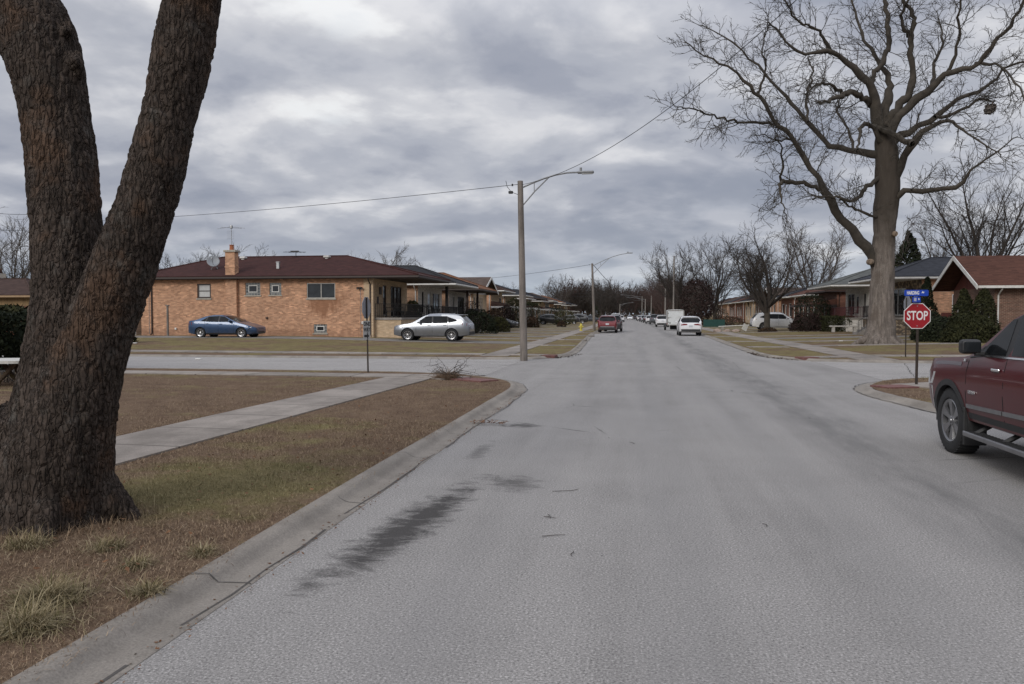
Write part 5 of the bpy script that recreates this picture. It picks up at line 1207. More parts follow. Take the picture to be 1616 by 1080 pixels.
M_BARKD=plain('dark_limb_bark',(.048,.040,.031),.95,var=.4,scale=3,bump=.5)

class Tubes:
    """many thin tapered branches gathered into one mesh quickly"""
    def __init__(s): s.V=[];s.F=[];s.n=0
    def add(s,pts,rad,k=3):
        P=np.array(pts,dtype=np.float64); m=len(P)
        T=np.empty_like(P); T[1:-1]=P[2:]-P[:-2]; T[0]=P[1]-P[0]; T[-1]=P[-1]-P[-2]
        T/=np.linalg.norm(T,axis=1)[:,None]+1e-9
        a=np.cross(T,[.31,.83,.46]); a/=np.linalg.norm(a,axis=1)[:,None]+1e-9; b_=np.cross(T,a)
        w=np.arange(k)*2*np.pi/k
        ring=P[:,None,:]+(a[:,None,:]*np.cos(w)[None,:,None]+b_[:,None,:]*np.sin(w)[None,:,None])*np.asarray(rad)[:,None,None]
        s.V.append(ring.reshape(-1,3)); o=s.n; s.n+=m*k
        i=np.arange(m-1)[:,None]*k; j=np.arange(k)[None,:]; j2=(j+1)%k
        s.F.append((np.stack([i+j,i+j2,i+k+j2,i+k+j],-1)+o).reshape(-1,4))
    def build(s,name,mat,parent=None,base=(0,0,0)):
        return mesh_np(name,np.concatenate(s.V)-np.array(base),np.concatenate(s.F),mat,parent,True)
def rnd(rr,s=1): return Vector((rr.gauss(0,s),rr.gauss(0,s),rr.gauss(0,s)))
def wander(rr,p,d,L,n,wob,up=0.0):
    pts=[Vector(p)]; d=Vector(d).normalized()
    for i in range(n):
        d=(d+rnd(rr,wob)+Vector((0,0,up))).normalized(); pts.append(pts[-1]+d*(L/n))
    return pts
def twigs(tb,rr,path,r0,level,P):
    """side shoots all along a path; P: per-level (count per metre, length, angle, wobble, up, min radius)"""
    if level>=len(P): return
    dens,ln,ang,wob,up,rmin=P[level]
    L=sum((b_-a).length for a,b_ in zip(path[:-1],path[1:])); n=max(1,int(dens*L+rr.random()))
    for i in range(n):
        t=(i+rr.random())/n
        t=.12+.88*t; f=t*(len(path)-1); k=min(int(f),len(path)-2); q=path[k].lerp(path[k+1],f-k); tan=(path[k+1]-path[k]).normalized()
        s=rnd(rr); s=(s-tan*s.dot(tan)).normalized(); a=ang*rr.uniform(.6,1.3)
        d=tan*math.cos(a)+s*math.sin(a); l=ln*rr.uniform(.45,1.25)*(1.15-.55*t)
        ns=5 if level==0 else 4 if level==1 else 3; pp=wander(rr,q,d,l,ns,wob,up)
        r=max(rmin,min(r0*.5,l*.013)); tb.add([tuple(v) for v in pp],[max(rmin*.55,r*(1-.75*j/ns)) for j in range(ns+1)],4 if level==0 else 3)
        twigs(tb,rr,pp,r,level+1,P)
def bare_tree(seed,H,spread,trunk_h=.22,forks=5,P=None,wob=.10,lean=0,r=None):
    """trunk mesh data and crown mesh data about the origin"""
    rr=random.Random(seed); r=r or H*.020; tk=Tubes(); cr=Tubes()
    tp=wander(rr,(0,0,-.3),(lean,0,1),H*trunk_h+.3,4,.04); tk.add([tuple(p) for p in tp],[r*1.5,r*1.1,r,r*.95,r*.95],9)
    limbs=[]
    for i in range(forks):
        a=2*PI*(i+rr.random()*.6)/forks; sp=spread*rr.uniform(.55,1.1)
        d=Vector((math.cos(a)*sp,math.sin(a)*sp,1.0)); l=H*(1-trunk_h)*rr.uniform(.75,1.05)
        st=tp[rr.choice([-1,-1,-2])]; limbs.append((wander(rr,st,d,l,8,wob,.05),r*.62*rr.uniform(.7,1.1)))
    limbs.append((wander(rr,tp[-1],(rr.gauss(0,.15),rr.gauss(0,.15),1),H*(1-trunk_h),8,wob,.05),r*.75))
    P=P or [(1.5,H*.30,.62,.12,.05,.026),(2.3,H*.14,.6,.15,.04,.019),(3.4,H*.065,.6,.17,.02,.015)]
    for pth,rl in limbs:
        cr.add([tuple(p) for p in pth],[max(.012,rl*(1-.9*i/8)) for i in range(9)],6); twigs(cr,rr,pth,rl,0,P)
    return tk,cr
TREES={}
def tree(key,label,X,Y,sc=1.0,rz=0,group=None,z=None,bark=None,twig=None,name='bare_tree'):
    bark=bark or M_BARKD; twig=twig or M_TWIG
    root=empty(name,(X,Y,(hz(X,Y) if z is None else z)-.02),rz,label,'tree',group); root.scale=(sc,sc,sc)
    if key not in TREES: a,b_=BT[key]; TREES[key]=[a,b_,None,None]
    e=TREES[key]
    if e[2] is None:
        o1=e[0].build('trunk',bark,root); o2=e[1].build('crown',twig,root); e[2],e[3]=o1.data,o2.data
    else:
        for nm,me,mt in (('trunk',e[2],bark),('crown',e[3],twig)):
            o=link(bpy.data.objects.new(nm,me)); o.parent=root
            if me.materials[0]!=mt: o.material_slots[0].link='OBJECT'; o.material_slots[0].material=mt
    return root
BT={'a':bare_tree(11,11,.72,.16,8),'b':bare_tree(23,11,.85,.2,8,wob=.12),'c':bare_tree(37,11,.6,.18,7),'d':bare_tree(41,11,.65,.16,7,wob=.14),
    'wide':bare_tree(53,13.5,.75,.26,8,wob=.10,P=[(1.6,3.8,.6,.13,.04,.026),(2.3,1.8,.6,.16,.03,.017),(3.4,.8,.6,.17,.02,.013)]),
    'near':bare_tree(67,8.6,.95,.24,10,wob=.14,r=.26,P=[(2.0,2.7,.65,.14,.02,.024),(2.8,1.3,.65,.17,.0,.016),(3.8,.6,.6,.19,.0,.012)]),
    'far':bare_tree(71,11,.6,.2,6,P=[(1.4,3.6,.62,.12,.05,.06),(2.2,1.9,.6,.15,.04,.05)]),
    'far2':bare_tree(73,11,.8,.15,7,P=[(1.4,3.4,.62,.12,.05,.06),(2.2,1.9,.6,.15,.04,.05)])}
def UX(u,Y): return aty(u,500,Y).x
def T_(key,label,u,Y,sc,rz=0,**k): return tree(key,label,UX(u,Y),Y,sc,rz,**k)
T_('b','bare tree behind the tan garage at the left edge',22,80,1.13,.4,twig=M_TWIG2)
T_('a','bare round headed tree just right of the big double trunk, behind the white garage',262,86,.84,1.1)
T_('d','wispy bare tree leaning out right of the round headed one, left of the chimney',296,92,.74,2.2)
T_('c','bare tree whose twigs show either side of the roof aerial',377,96,.88,.3)
T_('a','dense bare tree rising behind the right end of the maroon roof',599,112,1.02,2.7,twig=M_TWIG2)
T_('d','lower bare tree behind the black roof, right of the dense one',640,122,.92,4.0,twig=M_TWIG3)
T_('d','small bare tree showing over the far left roofs beside the first pole',876,200,.95,.9,twig=M_TWIG2)
T_('b','bare tree standing alone at the left kerb just right of the second street light',949,228,1.03,3.1)
T_('a','tall bare tree left of the dark red shrub tree, behind the tall thin pole',1069,132,1.22,5.1)
T_('c','tall bare vase shaped tree right of the dark red shrub tree',1128,120,1.12,.7)
T_('near','short thick crowned bare tree standing in front of the white driveway crossover',1210,75,1.08,.2)
T_('b','large pale bare tree behind the maroon roof on the right',1282,108,1.20,2.0,twig=M_TWIG2)
T_('c','bare tree between the short thick crowned one and the vase shaped one',1185,140,1.1,1.4,twig=M_TWIG2)
T_('wide','wide spreading bare tree above the red brown gable roof at the right edge',1545,80,1.12,1.3)
T_('d','slender pale bare tree beside the dark evergreen behind the slate roof',1452,88,1.02,.6,twig=M_TWIG2)
T_('d','lower bare tree at the kerb left of the tall thin pole',1046,165,.95,5.6,twig=M_TWIG3)
# the wood at the end of the street: trees one can still tell apart
rw=random.Random(9)
for i in range(90):
    Y=rw.uniform(330,470); u=880+i*2.6+rw.uniform(-3,3)
    tree(('far','far2')[i%2],'bare purple brown tree in the far wood that closes the end of the street',UX(u,Y),Y,rw.uniform(.95,1.5),rw.uniform(0,6),group='bare trees of the wood at the end of the street',twig=(M_TWIG3,M_TWIG)[i%2],z=.2)
for i in range(14):
    Y=rw.uniform(180,300); X=rw.uniform(8,17)+bend(Y)
    tree(('a','b','c','d')[i%4],'bare tree in the row along the far right verge behind the parked cars',X,Y,rw.uniform(.8,1.25),rw.uniform(0,6),group='bare trees along the far right verge',twig=(M_TWIG3,M_TWIG2,M_TWIG)[i%3])
for i in range(12):
    Y=rw.uniform(190,320); X=-rw.uniform(34,70)
    tree(('a','b','c','d')[i%4],'bare tree standing behind the far end of the left row of houses',X,Y,rw.uniform(.7,1.0),rw.uniform(0,6),group='bare trees behind the far left houses',twig=(M_TWIG3,M_TWIG2)[i%2])

# ---- big street tree on the right, limbs laid out as the photo shows them
BT_Y=45.0
big=empty('street_tree',(13.1,BT_Y,hz(13.1,BT_Y)-.03),0,'huge bare street tree with grey furrowed trunk on the right corner lawn','tree')
def zp(zx,zy,dy=0): return aty(1050+zx/2,zy/2,BT_Y+dy)
S=.5*(BT_Y*1.0-0)/FPX*1.0      # metres per zoomed pixel at that distance
rr=random.Random(5); tkb=Tubes(); crb=Tubes()
def dens(pts,it=2):
    for _ in range(it):
        q=[pts[0]]
        for a,b_ in zip(pts[:-1],pts[1:]): q+=[tuple(.75*x+.25*y for x,y in zip(a,b_)),tuple(.25*x+.75*y for x,y in zip(a,b_))]
        q.append(pts[-1]); pts=q
    return pts
trunk=dens([(672,1100,62,0),(674,1078,52,0),(680,1040,42,0),(683,960,36,0),(684,880,34,0),(688,790,33,0),(693,700,33,0),(699,610,37,0),(700,540,35,0),(697,470,31,0),(694,420,27,0)],3)
tkb.add([tuple(zp(a,b_,d)) for a,b_,r_,d in trunk],[r_*S*.97 for a,b_,r_,d in trunk],44)
for ang,l in ((3.5,1.7),(-.3,1.3),(4.3,1.1),(5.4,1.2),(2.4,1.0),(.8,1.0)):      # root flare
    c=zp(674,1066); c.z=hz(13,45)+.06; d=Vector((math.cos(ang),math.sin(ang),0))
    tkb.add([tuple(c+d*.3+Vector((0,0,.75))),tuple(c+d*.62+Vector((0,0,.25))),tuple(c+d*(.5+l*.4)+Vector((0,0,.04))),tuple(c+d*(.4+l*.75)-Vector((0,0,.12)))],[.34,.27,.17,.06],9)
LIMBS=[  # zoomed x, y, radius px; last number = depth reached at the tip, metres
 ([(672,850,20),(640,795,19),(600,745,18),(545,680,16),(510,620,14),(470,545,12),(430,480,11),(390,425,10),(350,390,9),(320,340,8),(290,300,8),(260,260,7),(215,222,5),(160,190,4),(110,165,3),(62,132,2)],-3.5),
 ([(352,392,7),(290,388,6),(220,385,5),(160,368,4),(100,350,3),(36,338,2)],-5),
 ([(430,480,7),(395,430,5),(360,450,3),(300,425,2)],-2),
 ([(690,505,16),(660,490,15),(600,478,13),(530,468,12),(490,440,11),(450,385,10),(410,340,9),(370,295,7),(330,245,6),(280,195,5),(230,150,4),(170,100,3),(105,80,2)],2.5),
 ([(498,600,9),(440,580,9),(390,573,9),(365,575,8),(359,605,5),(372,640,3),(380,690,2)],-2.5),
 ([(365,575,6),(369,500,4),(362,450,3),(345,410,2)],-2.2),
 ([(690,560,11),(660,570,10),(625,600,9),(602,640,8),(560,630,6),(510,615,5),(465,630,3)],-2.4),
 ([(705,692,8),(640,675,6),(590,658,5),(550,632,4)],-1.5),
 ([(690,430,22),(668,390,20),(660,320,17),(650,270,15),(610,225,13),(560,185,11),(520,160,10),(470,170,7),(430,170,6),(390,140,5),(360,100,4),(325,70,3)],-3),
 ([(520,160,9),(500,110,6),(460,85,5),(420,70,4),(390,30,4),(365,-20,3)],-3.4),
 ([(655,330,14),(640,320,13),(600,292,12),(560,298,12),(520,320,7),(478,326,4)],-2.6),
 ([(560,296,8),(510,262,6),(470,270,4),(440,300,2)],-3),
 ([(650,270,12),(655,235,11),(690,190,11),(705,150,11),(705,100,11),(700,50,10),(690,0,9),(680,-70,7),(690,-130,4)],1),
 ([(694,430,22),(690,340,18),(715,280,14),(690,215,10),(640,150,7),(610,80,6),(590,10,4),(560,-60,3)],3),
 ([(700,400,18),(722,350,16),(775,300,14),(780,200,12),(768,115,12),(790,70,9),(775,30,8),(740,-10,6),(720,-80,4)],-1),
 ([(768,115,9),(735,60,6),(760,10,5),(800,-50,4)],-1.5),
 ([(700,440,20),(728,375,16),(780,330,15),(840,272,14),(890,230,12),(950,220,10),(1000,190,9),(1040,130,8),(1080,90,7),(1110,50,6),(1132,5,5),(1150,-60,3)],-3),
 ([(705,455,18),(725,435,14),(780,410,13),(850,370,12),(910,320,10),(970,300,8),(1030,260,6),(1080,205,5),(1140,190,4),(1200,210,3)],3),
 ([(705,580,20),(735,540,15),(765,475,14),(800,430,13),(850,390,10),(900,373,7),(930,410,5),(960,430,4),(1010,460,3),(1060,490,2)],-3.2),
 ([(850,370,8),(940,350,6),(990,310,5),(1040,320,3)],2.5),
 ([(705,650,16),(730,620,13),(760,598,12),(800,603,11),(850,596,10),(935,586,9),(950,550,5),(1000,510,4),(1060,470,3),(1112,432,2)],-3),
 ([(690,470,12),(655,385,9),(620,400,9),(610,430,6),(607,472,4)],-3.2),
 ([(640,392,8),(690,410,11),(740,437,12),(782,455,12)],-2.4),
 ([(890,230,8),(930,140,6),(920,60,5),(940,0,4),(930,-60,3)],-2),
 ([(980,200,7),(1050,200,5),(1100,250,4),(1140,320,3)],-4),
 ([(450,385,6),(440,300,5),(470,230,4),(450,180,3)],3),
 ([(290,300,6),(320,220,4),(300,140,3),(330,80,2)],-2),
 ([(600,478,7),(570,400,5),(540,350,4),(550,300,3)],4),
 ([(840,272,8),(850,190,6),(880,130,5),(860,60,3)],2)]
TP_=[(2.7,1.9,.85,.18,.02,.019),(3.7,1.0,.75,.20,.01,.0145),(4.4,.45,.7,.23,.0,.0115)]
for pts,dep in LIMBS:
    pts=dens(pts,1 if len(pts)>9 else 2); n=len(pts)-1
    jit=[rr.uniform(-5,5) for _ in pts]
    P3=[zp(a+(jit[i] if 1<i<n else 0),b_+(jit[n-i] if 1<i<n else 0),dep*(i/n)**1.2) for i,(a,b_,r_) in enumerate(pts)]
    tkb_=crb; tkb_.add([tuple(p) for p in P3],[max(.016,r_*S*(.80 if r_>=13 else .68)*(1+.10*math.sin(i*2.3+r_))) for i,(a,b_,r_) in enumerate(pts)],9)
    half=P3[int(n*.14):]; twigs(crb,rr,half,pts[n//2][2]*S,0,TP_)
# squirrel nests, burls and pruned stubs
bs=tuple(big.location)
_nn=[]
for blk in tkb.V:      # furrows and swellings of the bole
    c_=blk.mean(0)
    for i in range(len(blk)):
        x,y,z=blk[i]; a=math.atan2(y-blk[:,1].mean(),x-blk[:,0].mean()); q=Vector((x*7,y*7,z*1.1)); f=.045*noise.noise(Vector((x*1.4,y*1.4,z*.9)))*2-.05*max(0,1-abs(noise.noise(q))*3.2)+.02*noise.noise(Vector((x*15,y*15,z*3)))
        d=np.array([math.cos(a),math.sin(a)]); blk[i,:2]+=d*f
tko=tkb.build('trunk',M_BARKG,big,bs); cro=crb.build('crown',M_BARKD,big,bs)
def scatter_foliage(name,mat,pts,nrm,size,rr_np,parent=None,base=(0,0,0),flat=.5,k=3):
    """small leaf faces at points, loosely facing outwards"""
    n=len(pts); a=rr_np.normal(size=(n,3)); a=a*(1-flat)+nrm*flat*1.2; a/=np.linalg.norm(a,axis=1)[:,None]+1e-9
    t=np.cross(a,rr_np.normal(size=(n,3))); t/=np.linalg.norm(t,axis=1)[:,None]+1e-9; b_=np.cross(a,t)
    s=size*rr_np.uniform(.5,1.3,size=(n,1)); 
    V=np.stack([pts-t*s*.45,pts+b_*s*1.15,pts+t*s*.45,pts-b_*s*.5],1).reshape(-1,3)-np.array(base)
    return mesh_np(name,V,np.arange(n*4).reshape(-1,4),mat,parent)
nr=np.random.default_rng(4)
for zx,zy,r_ in ((1025,345,.34),):
    c=zp(zx,zy,-2.6); p=np.clip(nr.normal(size=(300,3)),-1.35,1.35)*r_*.42; scatter_foliage('twig_nest',M_TWIG2,p+np.array(c),p/(np.linalg.norm(p,axis=1)[:,None]+1e-6),.11,nr,big,bs)
M_CUT=plain('cut_wood',(.20,.15,.11),.9,var=.2)
for zx,zy,dx in ((650,826,-1),(726,738,1)):
    c=zp(zx,zy,-.62); m=MB(); q=Vector(c)-Vector(bs); m.tube([q+Vector((0,.35,0)),q,q+Vector((dx*.03,-.02,0))],[.17,.14,.10],12); m.build('pruned_stub',M_CUT,big)

# ---- foreground tree: two leaning stems from one buttressed base
M_BARKF=bark_mat('brown_plated_bark',(.058,.045,.037),(.088,.055,.037),(.125,.12,.108),vs=.18,sc=13,bump=1.0,plates=True,paint_mark=EYE+ray(155,716)*5.92,lich=.5)
def FP(u,v,D): return EYE+ray(u,v)*D
ft=empty('double_trunk_tree',gnd(75,800,.1)+Vector((-.15,.5,0)),0,'nearest tree, dark rough barked double trunk leaning apart in a V','tree')
K=1/FPX
Ls=[(-95,-420,56,7.0),(-40,-220,57,6.9),(0,-100,58,6.8),(30,0,59,6.75),(55,50,62,6.75),(72,100,59,6.7),(83,150,55,6.7),(91,200,54,6.7),(102,300,54,6.65),(107,400,54,6.6),(108,500,58,6.55),(103,590,68,6.5),(92,690,82,6.5),(76,775,98,6.5),(66,835,112,6.5),(60,870,120,6.5)]
Rs=[(390,-420,42,6.0),(352,-220,44,6.05),(326,-100,45,6.1),(303,0,46,6.12),(294,50,48,6.14),(285,100,48,6.15),(264,200,43,6.18),(239,300,47,6.2),(203,400,51,6.22),(172,480,52,6.25),(145,560,56,6.28),(118,640,66,6.3),(95,710,84,6.35),(84,765,92,6.4),(82,810,104,6.45),(80,840,122,6.45),(78,872,138,6.45)]
m=MB()
for St in (Ls,Rs): 
    St=dens(St,1); m.tube([FP(u,v,D) for u,v,r_,D in St],[r_*K*D*.955 for u,v,r_,D in St],26)
bc=FP(75,800,6.45)
for ang,l,h_,r_ in ((-.9,.40,.5,.15),(.15,.55,.62,.17),(1.7,.8,.5,.2),(2.9,.95,.7,.24),(3.6,.8,.65,.22)):
    d=Vector((math.cos(ang),math.sin(ang),0)); g=Vector((bc.x,bc.y,0))
    m.tube([g+d*.18+Vector((0,0,h_+.25)),g+d*.38+Vector((0,0,h_*.62)),g+d*(.42+l*.22)+Vector((0,0,.22)),g+d*(.45+l*.45)+Vector((0,0,.07)),g+d*(.45+l*.62)-Vector((0,0,.05))],[r_*1.1,r_,r_*.8,r_*.5,r_*.2],12)
for u,v,D,r_ in ((108,46,6.55,.06),(122,95,6.5,.06),(262,190,5.98,.05)):   # burls
    c=FP(u,v,D); m.tube([c+Vector((-.08,.12,-.12)),c+Vector((-.045,.03,0)),c+Vector((-.08,.12,.10))],[r_*.6,r_*.95,r_*.6],10)
to=m.build('trunk',M_BARKF)
md=to.modifiers.new('r','REMESH'); md.mode='VOXEL'; md.voxel_size=.0165; md.use_smooth_shade=True
sm_=to.modifiers.new('s','SMOOTH'); sm_.iterations=9; sm_.factor=.5
bpy.context.view_layer.update()
me=bpy.data.meshes.new_from_object(to.evaluated_get(bpy.context.evaluated_depsgraph_get()))
to.modifiers.clear(); old=to.data; to.data=me; bpy.data.meshes.remove(old); me.name='trunk'
nv=len(me.vertices); co=np.empty(nv*3); me.vertices.foreach_get('co',co); co=co.reshape(-1,3); no=np.empty(nv*3); me.vertices.foreach_get('normal',no); no=no.reshape(-1,3)
dsp=np.empty(nv); vor=noise.voronoi; nz=noise.noise
for i in range(nv):
    x,y,z=co[i]; w1=nz(Vector((x*6,y*6,z*5)));w2=nz(Vector((x*5+7,y*5,z*4))); q=Vector((x*24+1.3*w1,y*24+1.3*w2,z*6.5+1.5*w2))
    d,_=vor(q); e=d[1]-d[0]
    q2=Vector((x*46,y*46,z*17)); f=nz(q2)
    g_=1-abs(nz(Vector((x*13+w2,y*13,z*2.6+w1)))*2.4); g_=max(0,g_)
    dsp[i]=.013*min(1,e*4.5)+.006*nz(Vector((q.x*.6,q.y*.6,q.z*.9+9)))-.014*g_*g_-.014+.006*f+.012*nz(Vector((x*3.2,y*3.2,z*1.5)))
co+=no*dsp[:,None]; co-=np.array(ft.location)
me.vertices.foreach_set('co',co.ravel()); me.update(); to.parent=ft
# limbs above the frame, so the tree is whole from elsewhere
cr=Tubes(); rr=random.Random(12)
for St in (Ls,Rs):
    u,v,r_,D=St[0]; p=FP(u,v,D); d=(p-FP(St[1][0],St[1][1],St[1][3])).normalized()
    for k in range(4):
        pth=wander(rr,p-d*.25,(d+rnd(rr,.32)+Vector((0,0,.15))),5.5,7,.12,.03); cr.add([tuple(q) for q in pth],[r_*K*D*.62*(1-.85*i/7) for i in range(8)],8)
        twigs(cr,rr,pth,.1,0,[(.9,2.2,.7,.13,.03,.012),(1.6,.9,.7,.16,.0,.008)])
cr.build('crown',M_BARKD,ft,tuple(ft.location))

# undergrowth that shuts off the far end of the street
def _wood():
    g=np.random.default_rng(77); n=9000; X=g.uniform(-75,60,n); Y=478+g.uniform(0,40,n); Z=.2+9.5*g.uniform(0,1,n)**1.25*(1+.3*np.sin(X*.21)+.2*np.sin(X*.067+1))
    P=np.stack([X,Y,Z],1); N_=g.normal(size=(n,3)); N_[:,1]-=1; N_/=np.linalg.norm(N_,axis=1)[:,None]
    o=scatter_foliage('far_undergrowth',M_TWIG3,P,N_,.8,g); tag(o,'dark undergrowth and distant wood closing the end of the street','wood',kind='stuff')
_wood()
# ---- evergreens, hedges and shrubs
def leafmat(name,c1,c2):
    t=NT(name); p=t.world(); g=t.n('ShaderNodeNewGeometry')
    c=t.mix(g.outputs['Random Per Island'],c1,c2); c=t.mix(t.ramp(t.noise(p,2.2,4,.6),[(.35,0),(.7,.6)]),c,[k*.6 for k in c1]); t.color(c); t.rough(.85); t.b.inputs['Specular IOR Level'].default_value=.2; return t.mat
LF_DARK=leafmat('dark_evergreen_leaf',(.010,.015,.008),(.030,.036,.016)); LF_YEW=leafmat('yew_leaf',(.016,.019,.007),(.048,.048,.018)); LF_RUST=leafmat('rust_winter_leaf',(.035,.020,.012),(.075,.045,.026)); LF_OLIVE=leafmat('olive_evergreen_leaf',(.028,.030,.010),(.075,.070,.025)); LF_PURP=leafmat('purple_winter_leaf',(.022,.013,.012),(.05,.030,.026))
def shrub(name,label,X,Y,w,d,h,shape,mat,n=2600,size=.09,group=None,cat='shrub',z=None):
    zg=hz(X,Y) if z is None else z; root=empty(name,(X,Y,zg-.02),0,label,cat,group)
    g=np.random.default_rng(int(abs(X*131+Y*17)*10)%99991)
    u=g.uniform(0,1,n); a=g.uniform(0,2*np.pi,n); rad=g.uniform(.62,1.0,n)**.5
    if shape=='cone': prof=(1-u)**.75*.92+.06; z_=u
    elif shape=='column': prof=np.clip(np.sin(np.clip((u*.93+.07),0,1)*np.pi)**.55,0.05,1); z_=u
    elif shape=='dome': prof=np.sqrt(np.clip(1-(u*.98)**2.4,0.0,1)); z_=u
    elif shape=='ball': prof=np.sqrt(np.clip(1-(2*u-1)**2,.03,1)); z_=u
    else: prof=np.ones(n)*(1-.25*u**4); z_=u
    if shape=='box':
        cx=np.cos(a);sx=np.sin(a); k=1/np.maximum(abs(cx),abs(sx)); k=np.minimum(k,1.22)
        top=g.uniform(0,1,n)<.3; z_=np.where(top,g.uniform(.9,1.0,n),u); rad=np.where(top,np.sqrt(g.uniform(0,1,n)),rad)
        x=cx*k*rad;y=sx*k*rad
    else: x=np.cos(a)*prof*rad; y=np.sin(a)*prof*rad
    P=np.stack([x*w/2,y*d/2,z_*h],1)
    lump=np.array([noise.noise(Vector((p[0]*1.9+X,p[1]*1.9+Y,p[2]*1.9))) for p in P]); lump2=np.array([noise.noise(Vector((p[0]*5+X,p[1]*5,p[2]*5))) for p in P])
    P[:,:2]*=(1+.26*lump+.12*lump2)[:,None]; P[:,2]*=1+.10*lump
    N_=np.stack([x/(w/2),y/(d/2),(z_-.4)*1.2/h],1); N_/=np.linalg.norm(N_,axis=1)[:,None]+1e-6
    keep=(lump2>-.42); scatter_foliage('foliage',mat,P[keep],N_[keep],size,g,root)
    # dark twiggy core so that gaps show branches, not the lawn behind
    tb=Tubes(); r_=random.Random(int(abs(X*7+Y*3)))
    for k in range(26):
        aa=r_.uniform(0,6.28); f=r_.uniform(.2,.92); hh=r_.uniform(.35,.98)
        pr=.8*(1-hh)**.7 if shape=='cone' else .8
        tb.add([(0,0,-.05),(math.cos(aa)*w*.2*f*pr,math.sin(aa)*d*.2*f*pr,h*hh*.5),(math.cos(aa)*w*.46*f*pr,math.sin(aa)*d*.46*f*pr,h*hh)],[.045,.03,.012],4)
    tb.build('stem',M_TWIG,root); return root
def SU(name,label,u,Y,w,h,shape,mat,d=None,**k): return shrub(name,label,UX(u,Y),Y,w,d or w,h,shape,mat,**k)
# left
shrub('hedge','dark clipped hedge at the left edge behind the white table',-20.3,21.4,4.6,2.2,1.72,'box',LF_DARK,9000,.10,cat='hedge',z=.1)
shrub('juniper_bush','spiky green bush top above the dark clipped hedge',-20.6,23.4,3.4,1.6,2.0,'dome',LF_YEW,2200,.14,z=.1)
shrub('juniper_bush','small green juniper peeking out right of the big double trunk',-26.6,37.6,1.5,1.2,1.5,'dome',LF_YEW,1500,.11,z=.15)
SU('shrub','green dome shrub on the porch side between the first two left houses',651,58.4,1.6,1.9,'dome',LF_OLIVE,z=.9)
SU('shrub','low rusty shrub in front of the corner porch above the silver car bonnet',640,55.4,2.6,1.5,'dome',LF_PURP,z=.5,n=2600)
SU('shrub','dark rusty hedge right of the silver crossover tail',752,64,3.6,1.9,'dome',LF_DARK,d=2.4,n=3600)
SU('shrub','rusty twiggy shrub beside the grey sedan bonnet',776,74,3.0,2.0,'dome',LF_RUST,n=3200)
SU('shrub','olive green low shrub in front of the grey sedan',789,70,1.9,1.35,'dome',LF_OLIVE)
SU('shrub','tall twiggy winter shrub before the taupe gabled house',743,69,2.3,2.9,'ball',LF_PURP,n=900,size=.07)
SU('arborvitae','egg shaped tall evergreen right of the lower porch roof',811,91.4,2.3,3.5,'column',LF_YEW,n=3200)
SU('shrub','round purple brown clipped shrub left of the egg shaped evergreen',798,90.3,2.1,2.6,'ball',LF_PURP,n=2600)
SU('shrub','square topped evergreen just right of the wooden light pole',839,98,2.0,3.1,'box',LF_YEW,n=2600)
SU('shrub','low rusty evergreen under the square topped one',838,96,2.2,1.3,'dome',LF_RUST)
SU('shrub','flat topped rusty evergreen above the black driveway cars',891,120,3.4,2.3,'ball',LF_OLIVE,n=2200)
SU('shrub','dark clipped evergreen ball left of the flat topped one',878,126,2.6,2.9,'ball',LF_DARK,n=2000)
SU('shrub','small low bush at the walk in front of the black crossover',886,104,1.3,.85,'dome',LF_RUST,n=900)
SU('shrub','tall dark evergreen among the far left driveways near the second light',940,170,2.0,3.6,'column',LF_DARK,n=1500)
# right
SU('conifer','dark broad evergreen tree behind the slate roof beside the street tree',1433,86,5.4,9.6,'cone',LF_DARK,n=5200,size=.24,cat='tree')
SU('shrub_tree','dark red leaved shrub tree far right behind the green mesh fence',1100,112,4.6,6.6,'ball',LF_PURP,n=5200,size=.16,cat='tree')
SU('arborvitae','slim pointed evergreen left of the red gable house, behind the stop sign',1462,52.5,1.7,3.9,'cone',LF_DARK,n=4200)
SU('arborvitae','pointed evergreen left of the gable house window, lower than its neighbour',1521,46.4,1.9,2.8,'cone',LF_YEW,n=4000)
SU('arborvitae','tallest pointed evergreen against the brown brick gable wall',1552,45.6,2.1,3.0,'cone',LF_YEW,n=4200)
SU('shrub','wide dark bush between the stop sign and the pointed evergreens',1490,46.5,3.0,1.35,'dome',LF_DARK,n=4600,d=2.2)
SU('shrub','dark olive bush at the foot of the pointed evergreens near the truck mirror',1532,44.6,2.8,1.45,'dome',LF_YEW,n=4600,d=2.0)
SU('shrub','dark low bush behind the stop sign post',1468,49.0,2.2,1.6,'dome',LF_DARK,n=2800)
SU('hedge','clipped dark box hedge in front of the white brick porch',1321,72.5,2.5,1.35,'box',LF_YEW,n=4200,cat='hedge')
SU('shrub','large dark twiggy evergreen left of the maroon railed porch',1281,76,3.4,3.3,'ball',LF_DARK,n=4200)
SU('shrub','spreading purple brown shrub at the foot of the large dark evergreen',1275,74.5,3.2,1.7,'dome',LF_PURP,n=3000)
SU('shrub','small green bush just right of the white driveway crossover nose',1263,79,1.6,1.2,'dome',LF_YEW)
SU('hedge','low brown hedge beside the green mesh fence, far right',1150,110,5.0,1.3,'dome',LF_RUST,n=2600,cat='hedge')
SU('shrub','dome bush behind the green mesh fence, far right',1133,122,4.0,2.5,'dome',LF_DARK,n=2000)
shrub('ground_creeper','ring of dead ivy round the foot of the short thick crowned tree',UX(1211,75),75,1.7,1.3,.45,'dome',LF_RUST,900,.08)
